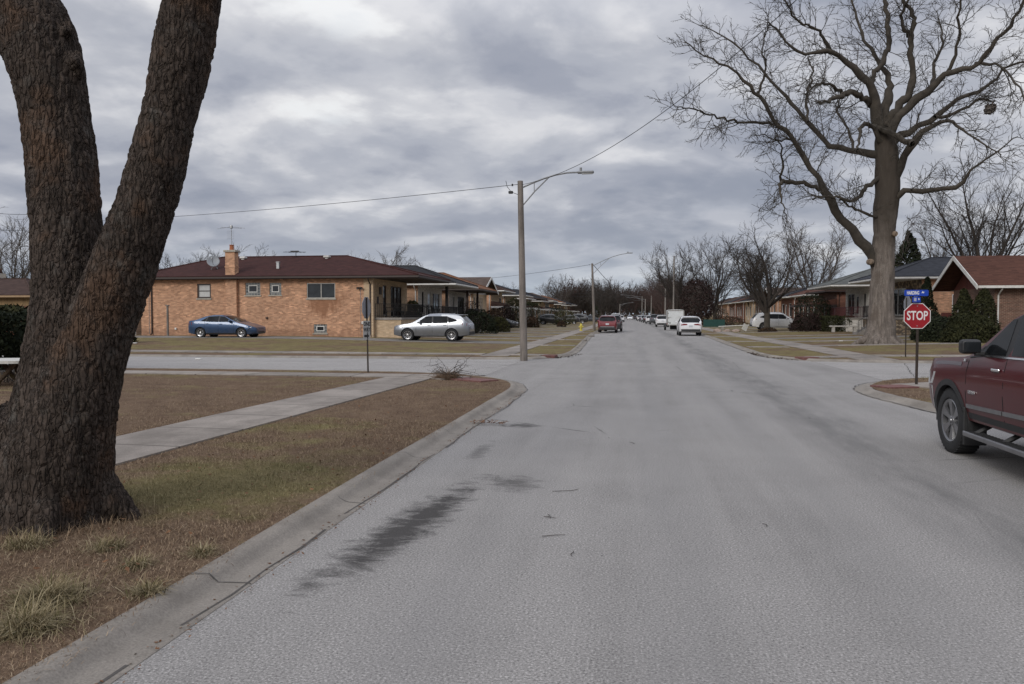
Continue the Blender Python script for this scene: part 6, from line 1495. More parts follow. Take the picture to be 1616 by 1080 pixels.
# ------------------------------------------------------------------ street furniture
def wood_mat(name,base):
    t=NT(name); p=t.world(); n=t.noise(t.mapping(p,(1,1,.06)),14,6,.7); n2=t.noise(p,1.3,5,.6)
    c=t.ramp(n,[(.3,[k*.55 for k in base]),(.55,base),(.75,[k*1.35 for k in base])]); c=t.mix(1.0,c,t.ramp(n2,[(.3,.75),(.7,1.2)]),'MULTIPLY')
    t.color(c); t.rough(.95); t.bump(n,.6,.01); return t.mat
M_POLE=wood_mat('weathered_pole_wood',(.19,.165,.145)); M_POLE2=wood_mat('pale_pole_wood',(.22,.20,.18))
M_LAMPGREY=plain('lamp_arm_metal',(.22,.225,.23),.5,metal=.4); M_LAMPLENS=plain('lamp_glass',(.45,.47,.47),.25); M_WIRE=plain('cable_black',(.02,.02,.021),.7)
def lamp_pole(label,base,top,arm,rise,r0,r1,group=None,mat=None,lamp=True,z=None,drop=.75):
    base=Vector(base); root=empty('street_light',base,0,label,'street light',group); top=Vector(top)-base; arm=Vector(arm)
    m=MB(); n=10; m.tube([Vector((0,0,-.3)).lerp(top,i/n) if i else Vector((0,0,-.3)) for i in range(n+1)],[r0+(r1-r0)*i/n for i in range(n+1)],14); m.build('pole',mat or M_POLE,root,angle=50)
    tp=top-Vector((0,0,.28)); L=arm.length
    if lamp:
        P=[tp+arm*t+Vector((0,0,rise*math.sin(min(1,t*1.0)*PI*.52))) for t in (0,.08,.2,.4,.6,.8,1.0)]
        m=MB(); m.tube(P,.033,8); q=tp-Vector((0,0,drop)); e=tp+arm*.5+Vector((0,0,rise*math.sin(.5*PI*.52))); m.tube([q,q.lerp(e,.5)+Vector((0,0,.05)),e],.026,8)
        a=tp+arm*.24+Vector((0,0,rise*math.sin(.24*PI*.52))); m.tube([a,a-Vector((0,0,.36))],.016,6); m.cbox(tp+Vector((0,0,-.05)),(.12,.12,.2),.02); m.cbox(q,(.12,.12,.16),.02); m.build('lamp_arm',M_LAMPGREY,root)
        end=P[-1]; d=arm.normalized(); rz=Matrix.Rotation(math.atan2(d.y,d.x),3,'Z')
        m=MB(); m.cbox(end+d*.24,(.62,.24,.085),.035,0,rz); hd=m.build('lamp_head',M_LAMPGREY,root)
        m=MB(); m.cbox(end+d*.30-Vector((0,0,.052)),(.40,.19,.02),.008,0,rz); m.build('lens',M_LAMPLENS,hd)
        m=MB(); m.tube([end+d*.06+Vector((0,0,.04)),end+d*.06+Vector((0,0,.17))],.045,8); m.build('photocell',M_LAMPGREY,hd)
    m=MB(); m.tube([tp+Vector((0,0,.16)),tp+Vector((-.28,0,.14))],.012,5); m.cbox(tp+Vector((-.3,0,.14)),(.06,.06,.09),.015); m.build('insulator',M_WIRE,root)
    return root
b1=gnd(827,567.5,.05); t1=aty(821,286,b1.y)
L1=lamp_pole('tall weathered wooden street light at the near left corner of the far pavement',b1,t1,aty(914,272,b1.y)-t1-Vector((0,0,-.28+.62)),.62,.145,.105)
m=MB(); q=t1-b1; m.cbox(q+Vector((-.36,-.02,-.42)),(.17,.12,.10),.02); m.tube([q+Vector((-.36,0,-.38)),q+Vector((-.5,0,-.2)),q+Vector((-.55,0,.02))],.01,4); m.tube([q+Vector((-.3,0,-.42)),q+Vector((-.1,0,-.5)),q+Vector((0,0,-.55))],.01,4); m.build('splice_box',M_WIRE,L1)
b2=gnd(938,521,.15); t2=aty(934.5,416,b2.y)
lamp_pole('second wooden street light with a long curved arm, above the red crossover',b2,t2,aty(990,401,b2.y)-t2-Vector((0,0,.5)),.85,.15,.10,drop=.9)
# poles down the right side
def far_pole(label,u,vt,Y,arm=None,r=.14,group='poles down the right verge'):
    x=aty(u,500,Y).x; z=aty(u,vt,Y).z; root=lamp_pole(label,(x,Y,.1),(x+.06,Y,z),(arm or (-2.4,0,.2)),.5,r,r*.75,None,M_POLE2,arm is not None); return root
far_pole('tall thin pale pole rising behind the white box trailer',1062.5,404,128)
PX=far_pole('pale pole with a short crossarm left of the tall thin one',1049.5,440,150,r=.15)
m=MB(); m.cbox((-.55,0,7.2),(1.3,.09,.1),.01); m.build('crossarm',M_POLE2,PX)
far_pole('distant right pole with a lamp arm over the road, farther of the pair',1013,468,262,(-6.5,0,.3),r=.17)
far_pole('distant plain pole standing between two lamp poles on the right',1027.5,466,205,r=.15)
far_pole('distant right pole with a lamp arm over the road, nearer of the pair',1018,472,235,(-5.0,0,.3),r=.17)
far_pole('far left lamp pole whose arm reaches over the street',978,480,300,(4.5,0,.3),r=.18)
# utility pole behind the left tree, with transformer
up=empty('utility_pole',(-39.9,48,.3),0,'utility pole with crossarm and grey transformer showing left of the double trunk','utility pole')
m=MB(); m.tube([(0,0,-.2),(0,0,8.6)],[.16,.12],12); m.build('pole',M_POLE,up); m=MB(); m.cbox((-.1,-.12,8.3),(1.5,.10,.12),.01); m.build('crossarm',M_POLE,up)
m=MB(); m.lathe([(0,0),(.28,0),(.30,.05),(.30,.95),(.27,1.02),(.1,1.08),(0,1.08)],18,0,Matrix.Translation((.30,-.2,5.9))); m.build('transformer',plain('transformer_grey',(.42,.45,.47),.45),up,angle=40)
for i,x in enumerate((-.75,-.4,.5)): m=MB(); m.lathe([(0,0),(.05,0),(.03,.05),(.06,.08),(.03,.12),(0,.2)],10,0,Matrix.Translation((x,-.12,8.36))); m.build('insulator',M_WIRE,up)
def wire(label,a,b_,sag,r=.012,n=24,group=None):
    a=Vector(a);b_=Vector(b_); m=MB(); P=[a.lerp(b_,i/n)-Vector((0,0,sag*4*(i/n)*(1-i/n))) for i in range(n+1)]
    m.tube([p-a for p in P],r,5); o=m.build('overhead_wire',M_WIRE); o.location=a; return tag(o,label,'wire',group)
tp=t1-Vector((.3,0,.14))
wire('overhead cable from the near wooden light pole to the left, above the maroon roof',tp,(-40.2,47.88,7.95),.25,.011)
e=aty(1222,0,19.0); 
e2=aty(1310,-50,16.0)
wire('cable climbing from the near wooden light pole up through the big street tree',t1-Vector((-.05,0,.14)),e2,.75,.009)
wire('thin cable from the second street light off to the left behind the first pole',t2-Vector((.3,0,.14)),aty(700,444,120),.3,.018)
wire('sagging cable from the second street light down the street to the distant poles',t2,aty(1018,470,235),2.1,.03,30)
wire('upper thin wire left of the double trunk',(-40.6,47.88,8.55),aty(-60,330,44),.1,.014); wire('lower thin wire left of the double trunk',(-41.2,47.9,7.5),aty(-60,356.5,44),.1,.016)
for i,(v0,v1,lb) in enumerate(((459,464,'upper of two faint wires low over the far left roofs'),(463,469,'lower of two faint wires low over the far left roofs'))): wire(lb,aty(700,v0,260),aty(1030,v1,330),.3,.035)
wire('pair of faint wires at the right edge above the red brown gable, upper one',aty(1560,402,70),aty(1660,372,60),.1,.012); wire('pair of faint wires at the right edge above the red brown gable, lower one',aty(1560,408,70),aty(1660,380,60),.1,.012)

# ---- STOP sign with street name blades
M_POST=plain('rusty_sign_post',(.045,.035,.028),.7,metal=.5,var=.3,scale=12); M_RED_=plain('stop_sign_red',(.27,.006,.012),.35,var=.06); M_SWHITE=plain('sign_white',(.66,.65,.64),.4,var=.05); M_BLUE_=plain('street_sign_blue',(.004,.045,.36),.35,var=.06); M_SALU=plain('sign_back_aluminium',(.29,.30,.33),.45,metal=.55,var=.1); M_BLACK=plain('sign_black',(.01,.01,.01),.5)
sb_=gnd(1446,607.5,.1); SY=sb_.y
st=empty('stop_sign',sb_,0,'red octagonal stop sign with blue street name blades above, near right corner','stop sign')
def rel(u,v,y): return aty(u,v,y)-sb_
ctr=rel(1447.5,499,SY-.05); Rr=(aty(1447.5,479,SY).z-aty(1447.5,519,SY).z)/2/math.cos(PI/8)
yaw=.03; fr=frame(ctr,(math.cos(yaw),math.sin(yaw),0),(math.sin(yaw),-math.cos(yaw),0))
oct_=lambda r_:[(r_*math.cos(PI/8+k*PI/4),r_*math.sin(PI/8+k*PI/4)) for k in range(8)]
m=MB(); m.tube([(0,0,-.3),(.008,0,rel(1447,466,SY).z)],.032,8); m.build('post',M_POST,st)
m=MB(); m.prism(oct_(Rr),-.006,0,0,fr); pl=m.build('sign_plate',M_SWHITE,st)
m=MB(); m.prism(oct_(Rr*.945),.0005,.003,0,fr); m.build('red_face',M_RED_,pl)
text_mb('STOP',Rr*.92,fr@Matrix.Translation((0,.0,.0035)),.001,'lettering',M_SWHITE,pl,.66,.006)
for s_ in (1,-1): m=MB(); m.lathe([(0,.008),(.012,.006),(.014,0)],8,0,fr@Matrix.Translation((0,s_*Rr*.72,.003))); m.build('bolt',M_SALU,pl)
def blade(u0,u1,v0,v1,txt,sz,suf,sufsz,tx,sx,y,yw):
    a=rel(u0,v1,y); b_=rel(u1,v0,y); c=(a+b_)/2; W_=b_.x-a.x; H_=b_.z-a.z; f=frame(c,(math.cos(yw),math.sin(yw),0),(math.sin(yw),-math.cos(yw),0)); W_/=math.cos(yw)
    m=MB(); r_=H_*.18; P=[]
    for cx,cy,a0 in ((W_/2-r_,H_/2-r_,0),(-W_/2+r_,H_/2-r_,PI/2),(-W_/2+r_,-H_/2+r_,PI),(W_/2-r_,-H_/2+r_,1.5*PI)):
        for k in range(5): P.append((cx+r_*math.cos(a0+k*PI/8),cy+r_*math.sin(a0+k*PI/8)))
    m.prism(P,-.003,.003,0,f); o=m.build('street_name_blade',M_BLUE_,st)
    text_mb(txt,sz*H_,f@Matrix.Translation((tx*W_,-.01*H_,.0035)),.001,'lettering',M_SWHITE,o,.54,.004); text_mb(suf,sufsz*H_,f@Matrix.Translation((sx*W_,.10*H_,.0035)),.001,'lettering',M_SWHITE,o,.8,.004)
blade(1427,1465.5,457.6,467.5,'HARDING',.78,'Av',.42,-.14,.27,SY-.05,.02)
blade(1438.5,1454.2,468.8,477.6,'101',.85,'St',.42,-.17,.27,SY-.13,.45)
m=MB(); m.cbox(rel(1446.5,468.2,SY),(.10,.05,.035),.008); m.build('blade_bracket',M_SALU,st)
# sign seen edge on beyond the side street
p2=gnd(1429,562,.13); s2=empty('road_sign',p2,0,'road sign seen almost edge on beyond the side street, behind the street blades','road sign')
m=MB(); m.tube([(0,0,-.2),(0,0,aty(1429,470,p2.y).z-p2.z)],.025,6); m.build('post',M_POST,s2)
zt=aty(1429,468,p2.y).z-p2.z; zb=aty(1429,493,p2.y).z-p2.z; f=frame((.02,-.04,(zt+zb)/2),(-.10,.995,0),(.995,.10,0))
m=MB(); m.prism(oct_((zt-zb)/2/math.cos(PI/8)),-.004,.004,0,f); m.build('sign_plate',M_SALU,s2)
# ONE WAY sign post with the back of a stop sign
p3=gnd(581,587,.1); s3=empty('one_way_sign',p3,0,'thin post with a one way sign under the back of a stop sign, left','road sign')
Z3=lambda v: aty(581,v,p3.y).z-p3.z
m=MB(); m.tube([(0,0,-.2),(-.035,0,Z3(470))],.024,6); m.build('post',M_POST,s3)
f=frame((-.05,.02,(Z3(469)+Z3(503))/2),(.05,.999,0),(.999,-.05,0)); m=MB(); m.prism(oct_((Z3(469)-Z3(503))/2/math.cos(PI/8)),-.004,.004,0,f); m.build('stop_sign_back',M_SALU,s3)
h3=(Z3(506.5)-Z3(536)); f=frame((-.02,-.045,(Z3(506.5)+Z3(536))/2),(.36,.933,0),(.933,-.36,0)); w3=.30
m=MB(); P=[(-w3/2,-h3/2),(w3/2,-h3/2),(w3/2,h3/2),(-w3/2,h3/2)]; m.prism(P,-.003,.003,0,f); ow=m.build('one_way_plate',plain('weathered_sign_white',(.36,.36,.345),.5,var=.15),s3)
text_mb('ONE',.155,f@Matrix.Translation((0,h3*.32,.0035)),.001,'lettering',M_BLACK,ow,.85,.006); text_mb('WAY',.155,f@Matrix.Translation((0,h3*.02,.0035)),.001,'lettering',M_BLACK,ow,.78,.006)
m=MB(); m.prism([(-.11,-.035),(.01,-.035),(.01,-.075),(.11,0),(.01,.075),(.01,.035),(-.11,.035)],.0032,.005,0,f@Matrix.Translation((0,-h3*.31,0))); m.build('arrow',M_BLACK,ow)
f=frame((-.085,.0,(Z3(506.5)+Z3(536))/2),(.94,-.34,0),(-.34,-.94,0)); m=MB(); m.prism([(-.04,-h3/2),(.02,-h3/2),(.02,h3/2),(-.04,h3/2)],-.003,.003,0,f); m.build('second_plate',M_BLACK,s3)
# post on the lawn before the brick wall
p4=gnd(265,531,.34); pp=empty('wooden_post',p4,0,'bare grey wooden post before the orange brick wall, left of the window','post')
m=MB(); hh=aty(265,483,p4.y).z-p4.z; m.tube([(0,0,-.2),(0,0,hh)],[.075,.07],8); m.build('shaft',M_POLE,pp); m=MB(); m.cbox((0,0,hh+.03),(.22,.2,.07),.02); m.build('cap',M_POLE,pp)
# fire hydrant
hy=empty('fire_hydrant',(UX(917,80.5),80.5,hz(-5,80)),0,'yellow fire hydrant on the left parkway before the second street light','fire hydrant')
M_YEL=plain('hydrant_yellow',(.52,.43,.06),.5,var=.12,scale=9)
m=MB(); m.lathe([(0,-.1),(.17,-.1),(.17,.06),(.115,.08),(.115,.50),(.15,.52),(.15,.57),(.12,.60),(.10,.68),(.04,.74),(.03,.80),(0,.80)],18); m.build('barrel',M_YEL,hy,angle=40)
for a in (0,PI/2,PI,1.5*PI):
    d=Vector((math.cos(a),math.sin(a),0)); m=MB(); m.tube([d*.08+Vector((0,0,.42)),d*.19+Vector((0,0,.42)),d*.19+Vector((0,0,.42)),d*.23+Vector((0,0,.42))],[.06,.06,.08,.08],10); m.build('outlet_cap',M_YEL,hy)
# dead ornamental grass with bare twigs at the kerb
tg=empty('dead_grass_clump',gnd(707,598,.09),0,'clump of dead ornamental grass with bare curling twigs at the left corner','dead plant')
M_STRAW=plain('dead_straw',(.16,.105,.065),.95,var=.4,scale=20)
tb=Tubes(); rr=random.Random(4)
for i in range(420):
    a=rr.uniform(0,6.28); d=Vector((math.cos(a)*1.1,math.sin(a)*.7,rr.uniform(.35,1.3))); P=wander(rr,(rr.gauss(0,.10),rr.gauss(0,.07),0),d,rr.uniform(.18,.46),4,.16,-.22); tb.add([tuple(p) for p in P],[.006,.005,.004,.003,.002],3)
tb.build('straw',M_STRAW,tg); tb=Tubes()
for i in range(16):
    a=rr.choice([rr.uniform(2.2,4.0),rr.uniform(-.6,.7)]); P=wander(rr,(rr.gauss(0,.05),0,.1),(math.cos(a)*1.2,rr.gauss(0,.4),rr.uniform(.3,1.3)),rr.uniform(.5,1.0),8,.22,-.07); tb.add([tuple(p) for p in P],[.009*(1-.09*k) for k in range(9)],4)
    for k in (3,5,6): 
        Q=wander(rr,P[k],(rnd(rr)+Vector((0,0,.6))),.22,4,.25,-.1); tb.add([tuple(p) for p in Q],[.005,.0045,.004,.0035,.003],3)
tb.build('twigs',M_TWIG,tg)
# rustic white table at the left edge
tz=Vector((gnd(10,612,.1).x-.35,gnd(10,612,.1).y+.3,.1)); tt=empty('garden_table',tz,0,'weathered white topped garden table on rustic branch legs at the left edge','table')
m=MB(); n=40; rr=random.Random(8); P=[((1.02+.02*rr.uniform(-1,1))*math.cos(2*PI*k/n),(.62+.02*rr.uniform(-1,1))*math.sin(2*PI*k/n)) for k in range(n)]
m.prism(P,.555,.62); m.build('table_top',plain('weathered_white_stone',(.52,.51,.47),.8,dirt=(.2,.19,.16)),tt)
LEGM=bark_mat('mossy_branch',(.085,.062,.045),(.11,.085,.02),(.10,.09,.03),sc=8)
for a,b_ in (((-.55,-.2,-.1),(-.1,.05,.56)),((-.15,.2,-.1),(-.5,-.1,.56)),((.1,-.15,-.1),(-.35,-.2,.56)),((.25,.1,-.1),(.6,-.1,.56)),((.62,-.1,-.1),(.25,.1,.56)),((.45,.2,-.1),(.0,.0,.56)),((.0,-.28,-.1),(.5,-.22,.56)),((.75,.1,-.1),(.7,.2,.56)),((-.7,.1,-.1),(-.7,.2,.56))):
    m=MB(); A=Vector(a);B=Vector(b_); m.tube([A,A.lerp(B,.35)+Vector((rr.uniform(-.06,.06),0,0)),A.lerp(B,.7)+Vector((rr.uniform(-.05,.05),0,0)),B],[.055,.045,.05,.06],8); m.build('leg',LEGM,tt)
tb=Tubes()
for i in range(90): P=wander(rr,(rr.uniform(-.9,.95),rr.uniform(.1,.6),0),(rr.gauss(0,.6),rr.gauss(0,.3),1),rr.uniform(.3,.6),4,.2); tb.add([tuple(p) for p in P],[.008,.007,.006,.005,.003],3)
sh=empty('dead_shrub',tz+Vector((0,.45,0)),0,'tangle of bare pale stems behind the white garden table','dead plant'); tb.build('stems',M_TWIG2,sh)
# right side bits: stone bench, rocks, mesh fence, boards, chairs
bn=Vector((UX(1332,69.6),69.6,hz(18,69.6))); be=empty('stone_bench',bn,0,'pale stone bench slab before the white brick porch','bench')
m=MB(); m.cbox((0,0,.48),(2.3,.45,.11),.02); m.build('seat',plain('pale_stone',(.42,.40,.37),.85),be)
for x in (-.85,.85): m=MB(); m.cbox((x,0,.20),(.22,.36,.44),.02); m.build('leg',plain('pale_stone',(.42,.40,.37),.85),be)
for i,(u,v,r_,lb) in enumerate(((1133,520,.42,'leftmost'),(1148,520,.36,'middle'),(1162,519,.40,'rightmost'))):
    g=gnd(u,v,.2); bm=bmesh.new(); bmesh.ops.create_icosphere(bm,subdivisions=3,radius=r_)
    for v_ in bm.verts: v_.co*=1+.28*noise.noise(v_.co*3+Vector((i*7,0,0))); v_.co.z=max(v_.co.z*.62,-.08)
    me=bpy.data.meshes.new('boulder'); bm.to_mesh(me); bm.free(); me.materials.append(plain('pinkish_boulder',(.28,.215,.18),.9,var=.3,scale=7,bump=.5)); o=link(bpy.data.objects.new('boulder',me)); o.location=(UX(u,78),78,hz(9,78)+.05); tag(o,f'pinkish boulder on the far right lawn, {lb} of the three','boulder','boulders on the right lawn')
mf=empty('mesh_fence',(aty(1110,505,104).x,104,hz(11,104)),0,'dark green mesh fence far right behind the white kerbside crossover','fence')
m=MB(); x1=aty(1144,505,104).x-mf.location.x; m.bb(0,x1,-.01,.01,.05,1.0); m.build('netting',plain('green_netting',(.008,.045,.038),.8,var=.25),mf)
for k in range(4): m=MB(); m.tube([(x1*k/3,.03,-.1),(x1*k/3,.03,1.08)],.025,6); m.build('fence_post',M_IRON,mf)
bo=empty('white_board',(UX(1152,88),88,hz(11,88)),0,'long white board lying across trestles on the far right lawn','board')
m=MB(); m.cbox((.4,0,.42),(3.2,.5,.06),.01,0,Matrix.Rotation(-.05,3,'Y')); m.build('panel',M_WHITE,bo)
for x in (-.8,1.6): m=MB(); m.cbox((x,0,.18),(.3,.4,.42),.02); m.build('block',M_CONC,bo)
yd=empty('yard_sign',(UX(1176,77),77,hz(11,77)),.5,'small white leaning sign at the tail of the white driveway crossover','sign')
m=MB(); m.cbox((0,0,.42),(.55,.03,.62),.008,0,Matrix.Rotation(.45,3,'Y')); m.build('panel',M_WHITE,yd); m=MB(); m.tube([(-.1,0,-.1),(.1,.02,.4)],.012,5); m.build('stake',M_IRON,yd)
# porch chairs
def chair(label,X,Y,z,rz,mat,group):
    root=empty('porch_chair',(X,Y,z),rz,label,'chair',group)
    m=MB(); m.cbox((0,0,.43),(.5,.5,.05),.015); m.build('seat',mat,root); m=MB()
    for k in range(5): m.tube([(-.2+.1*k,-.24,.45),(-.2+.1*k,-.34,.98)],.014,4)
    m.tube([(-.25,-.24,.45),(-.25,-.35,1.0),(.25,-.35,1.0),(.25,-.24,.45)],.02,5); m.build('backrest',mat,root)
    for sx in (-1,1):
        m=MB(); m.tube([(sx*.26,-.28,.66),(sx*.27,.2,.66),(sx*.26,.22,.42)],.018,5); m.build('armrest',mat,root)
        for sy in (-1,1): m=MB(); m.tube([(sx*.23,sy*.22,.43),(sx*.25,sy*.26,0)],.02,5); m.build('leg',mat,root)
    return root
chair('black metal chair nearest the corner on the tan brick porch',-16.1,50.6,1.56,-1.2,M_IRON,None)
chair('black metal chair in the middle of the tan brick porch',-15.9,52.2,1.56,-1.7,M_IRON,None)
tb_=empty('porch_table',(-15.8,51.4,1.56),0,'small round black table between the two chairs on the tan brick porch','table')
m=MB(); m.lathe([(0,.66),(.34,.66),(.34,.69),(0,.69)],20); m.build('table_top',M_IRON,tb_)
for a in (0,2.1,4.2): m=MB(); m.tube([(math.cos(a)*.1,math.sin(a)*.1,.66),(math.cos(a)*.28,math.sin(a)*.28,0)],.016,5); m.build('leg',M_IRON,tb_)
for i,(y,lb) in enumerate(((60.9,'nearest'),(62.0,'middle'),(63.9,'farthest'))): chair(f'black iron chair on the white brick porch, {lb} of the three',-15.9,y,1.5,-1.4+.3*i,M_IRON,'chairs on the white brick porch')
for i,(y,lb) in enumerate(((72.3,'nearer'),(74.2,'farther'))): chair(f'dark chair behind the maroon railing, {lb} of the two',19.0,y,1.5,1.5,plain('plum_chair_paint',(.06,.02,.022),.5),'chairs on the maroon railed porch')
# white litter on the lawns
for i,(u,v,lb) in enumerate(((213,546,'white scrap of paper on the far lawn under the garage'),(1327,540,'small white scrap on the lawn left of the big tree foot'),(313,566,'white scrap at the far kerb below the wooden post'))):
    g=gnd(u,v,.14); m=MB(); m.cbox((0,0,.03),(.22,.12,.05),.02); o=m.build('paper_scrap',M_WHITE); o.location=(g.x,g.y,hz(g.x,g.y)+.015); tag(o,lb,'litter')

# ------------------------------------------------------------------ dead turf near the viewer: real blades
def blade_mat(name,dry=True):
    t=NT(name); p=t.world(); g=t.n('ShaderNodeNewGeometry'); rnd_=g.outputs['Random Per Island']
    x,y,z=t.xyz(p)
    brown=t.ramp(rnd_,[(0,(.080,.052,.033)),(.4,(.175,.118,.075)),(.75,(.28,.20,.128)),(1,(.40,.31,.21))])
    green=t.ramp(rnd_,[(0,(.065,.062,.022)),(.5,(.16,.145,.060)),(1,(.32,.28,.15))])
    n1=t.noise(p,.33,6,.65); n2=t.noise(p,1.9,6,.7)
    gs=t.ramp(t.math('ADD',t.math('MULTIPLY',n1,.6),t.math('MULTIPLY',n2,.4)),[(.53,0),(.63,.95)])
    dd=t.n('ShaderNodeVectorMath',operation='DISTANCE'); t.l(t.comb(x,y,0.0),dd.inputs[0]); dd.inputs[1].default_value=(-4.0,7.2,0)
    gs=t.math('MAXIMUM',gs,t.ramp(t.math('ADD',t.math('DIVIDE',dd.outputs['Value'],3.0),t.math('SUBTRACT',n2,.5)),[(.28,.85),(.5,0)]))
    c=t.mix(gs,brown,green); t.color(c); t.rough(.9); t.b.inputs['Specular IOR Level'].default_value=.2; return t.mat
M_BLADE=blade_mat('dead_grass_blade')
G=np.random.default_rng(21)
def blades(name,XY,Z,length,width,lean,mat,k=3):
    n=len(XY); th=G.uniform(0,2*np.pi,n); L=length*G.uniform(.45,1.35,n); w=width*G.uniform(.6,1.3,n); ln=np.clip(lean+G.normal(0,.35,n),.05,1.5)
    dx=np.cos(th);dy=np.sin(th); V=np.empty((n,5,3)); px=-dy;py=dx
    def at(f,bend_): a=ln*bend_; return np.stack([XY[:,0]+dx*np.sin(a)*L*f,XY[:,1]+dy*np.sin(a)*L*f,Z+np.cos(a)*L*f],1)
    b0=at(0,.7);b1=at(.55,.75);b2=at(1.0,1.0)
    off=np.stack([px*w,py*w,np.zeros(n)],1)
    V[:,0]=b0-off*.5;V[:,1]=b0+off*.5;V[:,2]=b1+off*.4;V[:,3]=b1-off*.4;V[:,4]=b2
    i=np.arange(n)*5; F4=np.stack([i,i+1,i+2,i+3],1); F3=np.stack([i+3,i+2,i+4,i+4],1)
    me=bpy.data.meshes.new(name); me.vertices.add(n*5); me.vertices.foreach_set('co',V.astype(np.float32).ravel())
    lo=np.empty((n,7),dtype=np.int32); lo[:,:4]=F4; lo[:,4:]=np.stack([i+3,i+2,i+4],1)
    me.loops.add(n*7); me.loops.foreach_set('vertex_index',lo.ravel()); me.polygons.add(n*2)
    ls=np.empty((n,2),dtype=np.int32); ls[:,0]=np.arange(n)*7; ls[:,1]=ls[:,0]+4; lt=np.tile(np.array([4,3],dtype=np.int32),(n,1))
    me.polygons.foreach_set('loop_start',ls.ravel()); me.polygons.foreach_set('loop_total',lt.ravel()); me.materials.append(mat); me.update(calc_edges=True)
    return link(bpy.data.objects.new(name,me))
def field(n,x0,x1,y0,y1,pw=1.0):
    x=G.uniform(x0,x1,n); y=y0+(y1-y0)*G.uniform(0,1,n)**pw; return np.stack([x,y],1)
def keepout(XY):
    x,y=XY[:,0],XY[:,1]; sw=np.interp(y,[-25,5,20],[-6.75,-6.4,-5.85])
    k=(x<-2.80+.05*G.normal(size=len(x))+.05*np.sin(y*3.1)*np.sin(y*1.3+1))&(abs(x-sw)>.64+.03*G.normal(size=len(x)))&(y<22.35)&~((abs(y-20.7)<.55)&(x<-3.5))
    # corner arc of the kerb
    k&=~((y>17.5)&((x+6.6)**2/3.75**2+(np.maximum(y,17.2)-17.2)**2/4.6**2>1)&(x>-6.6))
    return k
XY=np.concatenate([field(150000,-7.2,-2.6,2.4,12,1.5),field(60000,-8.5,-2.6,8,22.3),field(50000,-16,-6,9,22.3)])
XY=XY[keepout(XY)]; Zg=np.array([hz(a,b_) for a,b_ in XY])-.004
near=XY[:,1]<9
o=blades('dead_turf',XY,Zg,.050,.0034,1.28,M_BLADE); tag(o,'matted dead brown grass blades on the near left lawn','grass',kind='stuff')
x,y=field(46000,5.2,16,9,22.6).T; k=(x>np.interp(y,[9,9.8,12.3,14.6,16,17.6,19.1,20.5,21.7,22.5],[6.6,6.5,6.15,5.75,5.5,5.35,5.4,5.95,6.75,7.9]))&(np.abs(y-np.interp(x,[6.3,8.2,20],[19.25,20.5,20.6]))>.58)&(abs(x-10.15)>.66)
XY2=np.stack([x[k],y[k]],1); o=blades('dead_turf',XY2,np.array([hz(a,b_) for a,b_ in XY2])-.004,.055,.006,1.2,M_BLADE); tag(o,'matted dead brown grass blades round the stop sign','grass',kind='stuff')
a=G.uniform(0,6.28,1500); r_=G.normal(.63,.10,1500); bx,by=bc.x,bc.y
XY3=np.stack([bx+np.cos(a)*r_*1.05,by+np.sin(a)*r_],1); o=blades('dead_turf',XY3,np.array([hz(q,w_) for q,w_ in XY3])-.01,.13,.0038,.85,M_BLADE); tag(o,'longer unmown straw round the foot of the double trunk','grass',kind='stuff')
# coarse tufts along the kerb and tree foot
M_TUFT=plain('pale_tuft_grass',(.30,.25,.15),.9,var=.35,scale=30)
def tuft_mat():
    t=NT('tuft_blade'); g=t.n('ShaderNodeNewGeometry'); t.color(t.ramp(g.outputs['Random Per Island'],[(0,(.075,.072,.024)),(.3,(.17,.135,.07)),(.7,(.27,.215,.125)),(1,(.40,.34,.22))])); t.rough(.9); t.b.inputs['Specular IOR Level'].default_value=.2; return t.mat
M_TUFT=tuft_mat()
TUFTS=[(75,945,1300,.21,.19,'broad pale grass tuft at the left edge, upper of two near the kerb'),(45,990,1100,.20,.2,'pale grass tuft at the left edge, lower of two near the kerb'),(318,872,420,.12,.09,'small straw coloured tuft by the kerb joint'),(215,890,300,.13,.10,'small green hearted tuft below the big trunk'),(232,932,360,.14,.10,'flattened pale tuft just above the kerb'),(168,862,420,.14,.12,'brown straw tuft at the right root of the big trunk'),(40,860,520,.16,.16,'brown straw tuft at the left foot of the big trunk')]
for u,v,n,L_,sp,lb in TUFTS:
    g=gnd(u,v,.09); a=G.uniform(0,6.28,n); r_=np.abs(G.normal(0,sp*.55,n)); XYt=np.stack([r_*np.cos(a),r_*np.sin(a)],1)
    o=blades('grass_tuft',XYt,np.zeros(n)-.01,L_,.0042,1.32,M_TUFT); o.location=(g.x,g.y,hz(g.x,g.y)); tag(o,lb,'grass tuft')
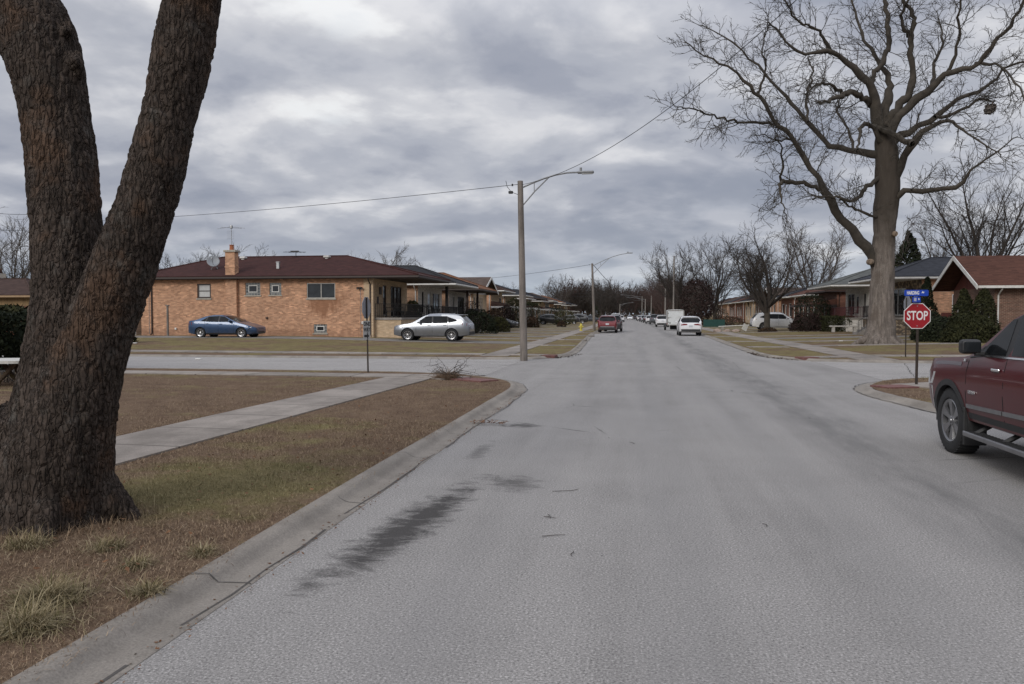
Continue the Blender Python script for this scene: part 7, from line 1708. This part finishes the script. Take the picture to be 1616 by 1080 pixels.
# fallen leaves, scattered litter of twigs in the road
def leaves(name,label,n,x0,x1,y0,y1,mat,size,zf,keep=None):
    XYl=field(n,x0,x1,y0,y1); 
    if keep is not None: XYl=XYl[keep(XYl)]
    P=np.column_stack([XYl,[zf(a,b_) for a,b_ in XYl]]); nn=np.zeros_like(P); nn[:,2]=1
    o=scatter_foliage(name,mat,P,nn,size,G,flat=.75); return tag(o,label,'leaves',kind='stuff')
LF_FALL=leafmat('fallen_leaf',(.10,.045,.022),(.24,.13,.07))
leaves('fallen_leaves','scattered dry fallen leaves on the near left lawn',620,-7,-2.8,2.6,16,LF_FALL,.026,lambda a,b_:hz(a,b_)+.03,keepout)
leaves('road_debris','fine dry debris caught along the left gutter',520,-2.52,-2.36,2.8,17.5,LF_FALL,.016,lambda a,b_:.016)
leaves('gutter_leaves','heap of wet leaves in the gutter before the left corner',130,-2.58,-2.0,12.1,12.45,LF_FALL,.032,lambda a,b_:.03+.02*abs(math.sin(a*9)))
leaves('gutter_leaves','leaf litter lying in the gutter of the far right corner',420,5.0,6.2,31.2,37,LF_RUST,.07,lambda a,b_:.03,lambda q:np.abs(q[:,0]-np.interp(q[:,1],[31,33,37],[6.3,5.5,5.25]))<.22)
leaves('gutter_leaves','leaf litter lying in the gutter of the far left corner',200,-3.2,-2.2,31.0,34.5,LF_RUST,.06,lambda a,b_:.03,lambda q:np.abs(q[:,0]-np.interp(q[:,1],[31,32.2,34.5],[-3.2,-2.7,-2.45]))<.25)
tb=Tubes(); rr=random.Random(31)
for u,v,l in ((872,775,.32),(855,846,.22),(865,812,.12),(858,815,.12),(1000,700,.15),(905,870,.12),(960,690,.1),(1210,830,.12)):
    g=gnd(u,v,.012); a=rr.uniform(0,6.28); P=wander(rr,g,(math.cos(a),math.sin(a),0),l,5,.3); tb.add([(p.x,p.y,.010) for p in P],[.0035,.0035,.003,.003,.0025,.002],4)
o=tb.build('twig_litter',M_TWIG); tag(o,'broken twigs lying about the road surface','twigs',kind='stuff')
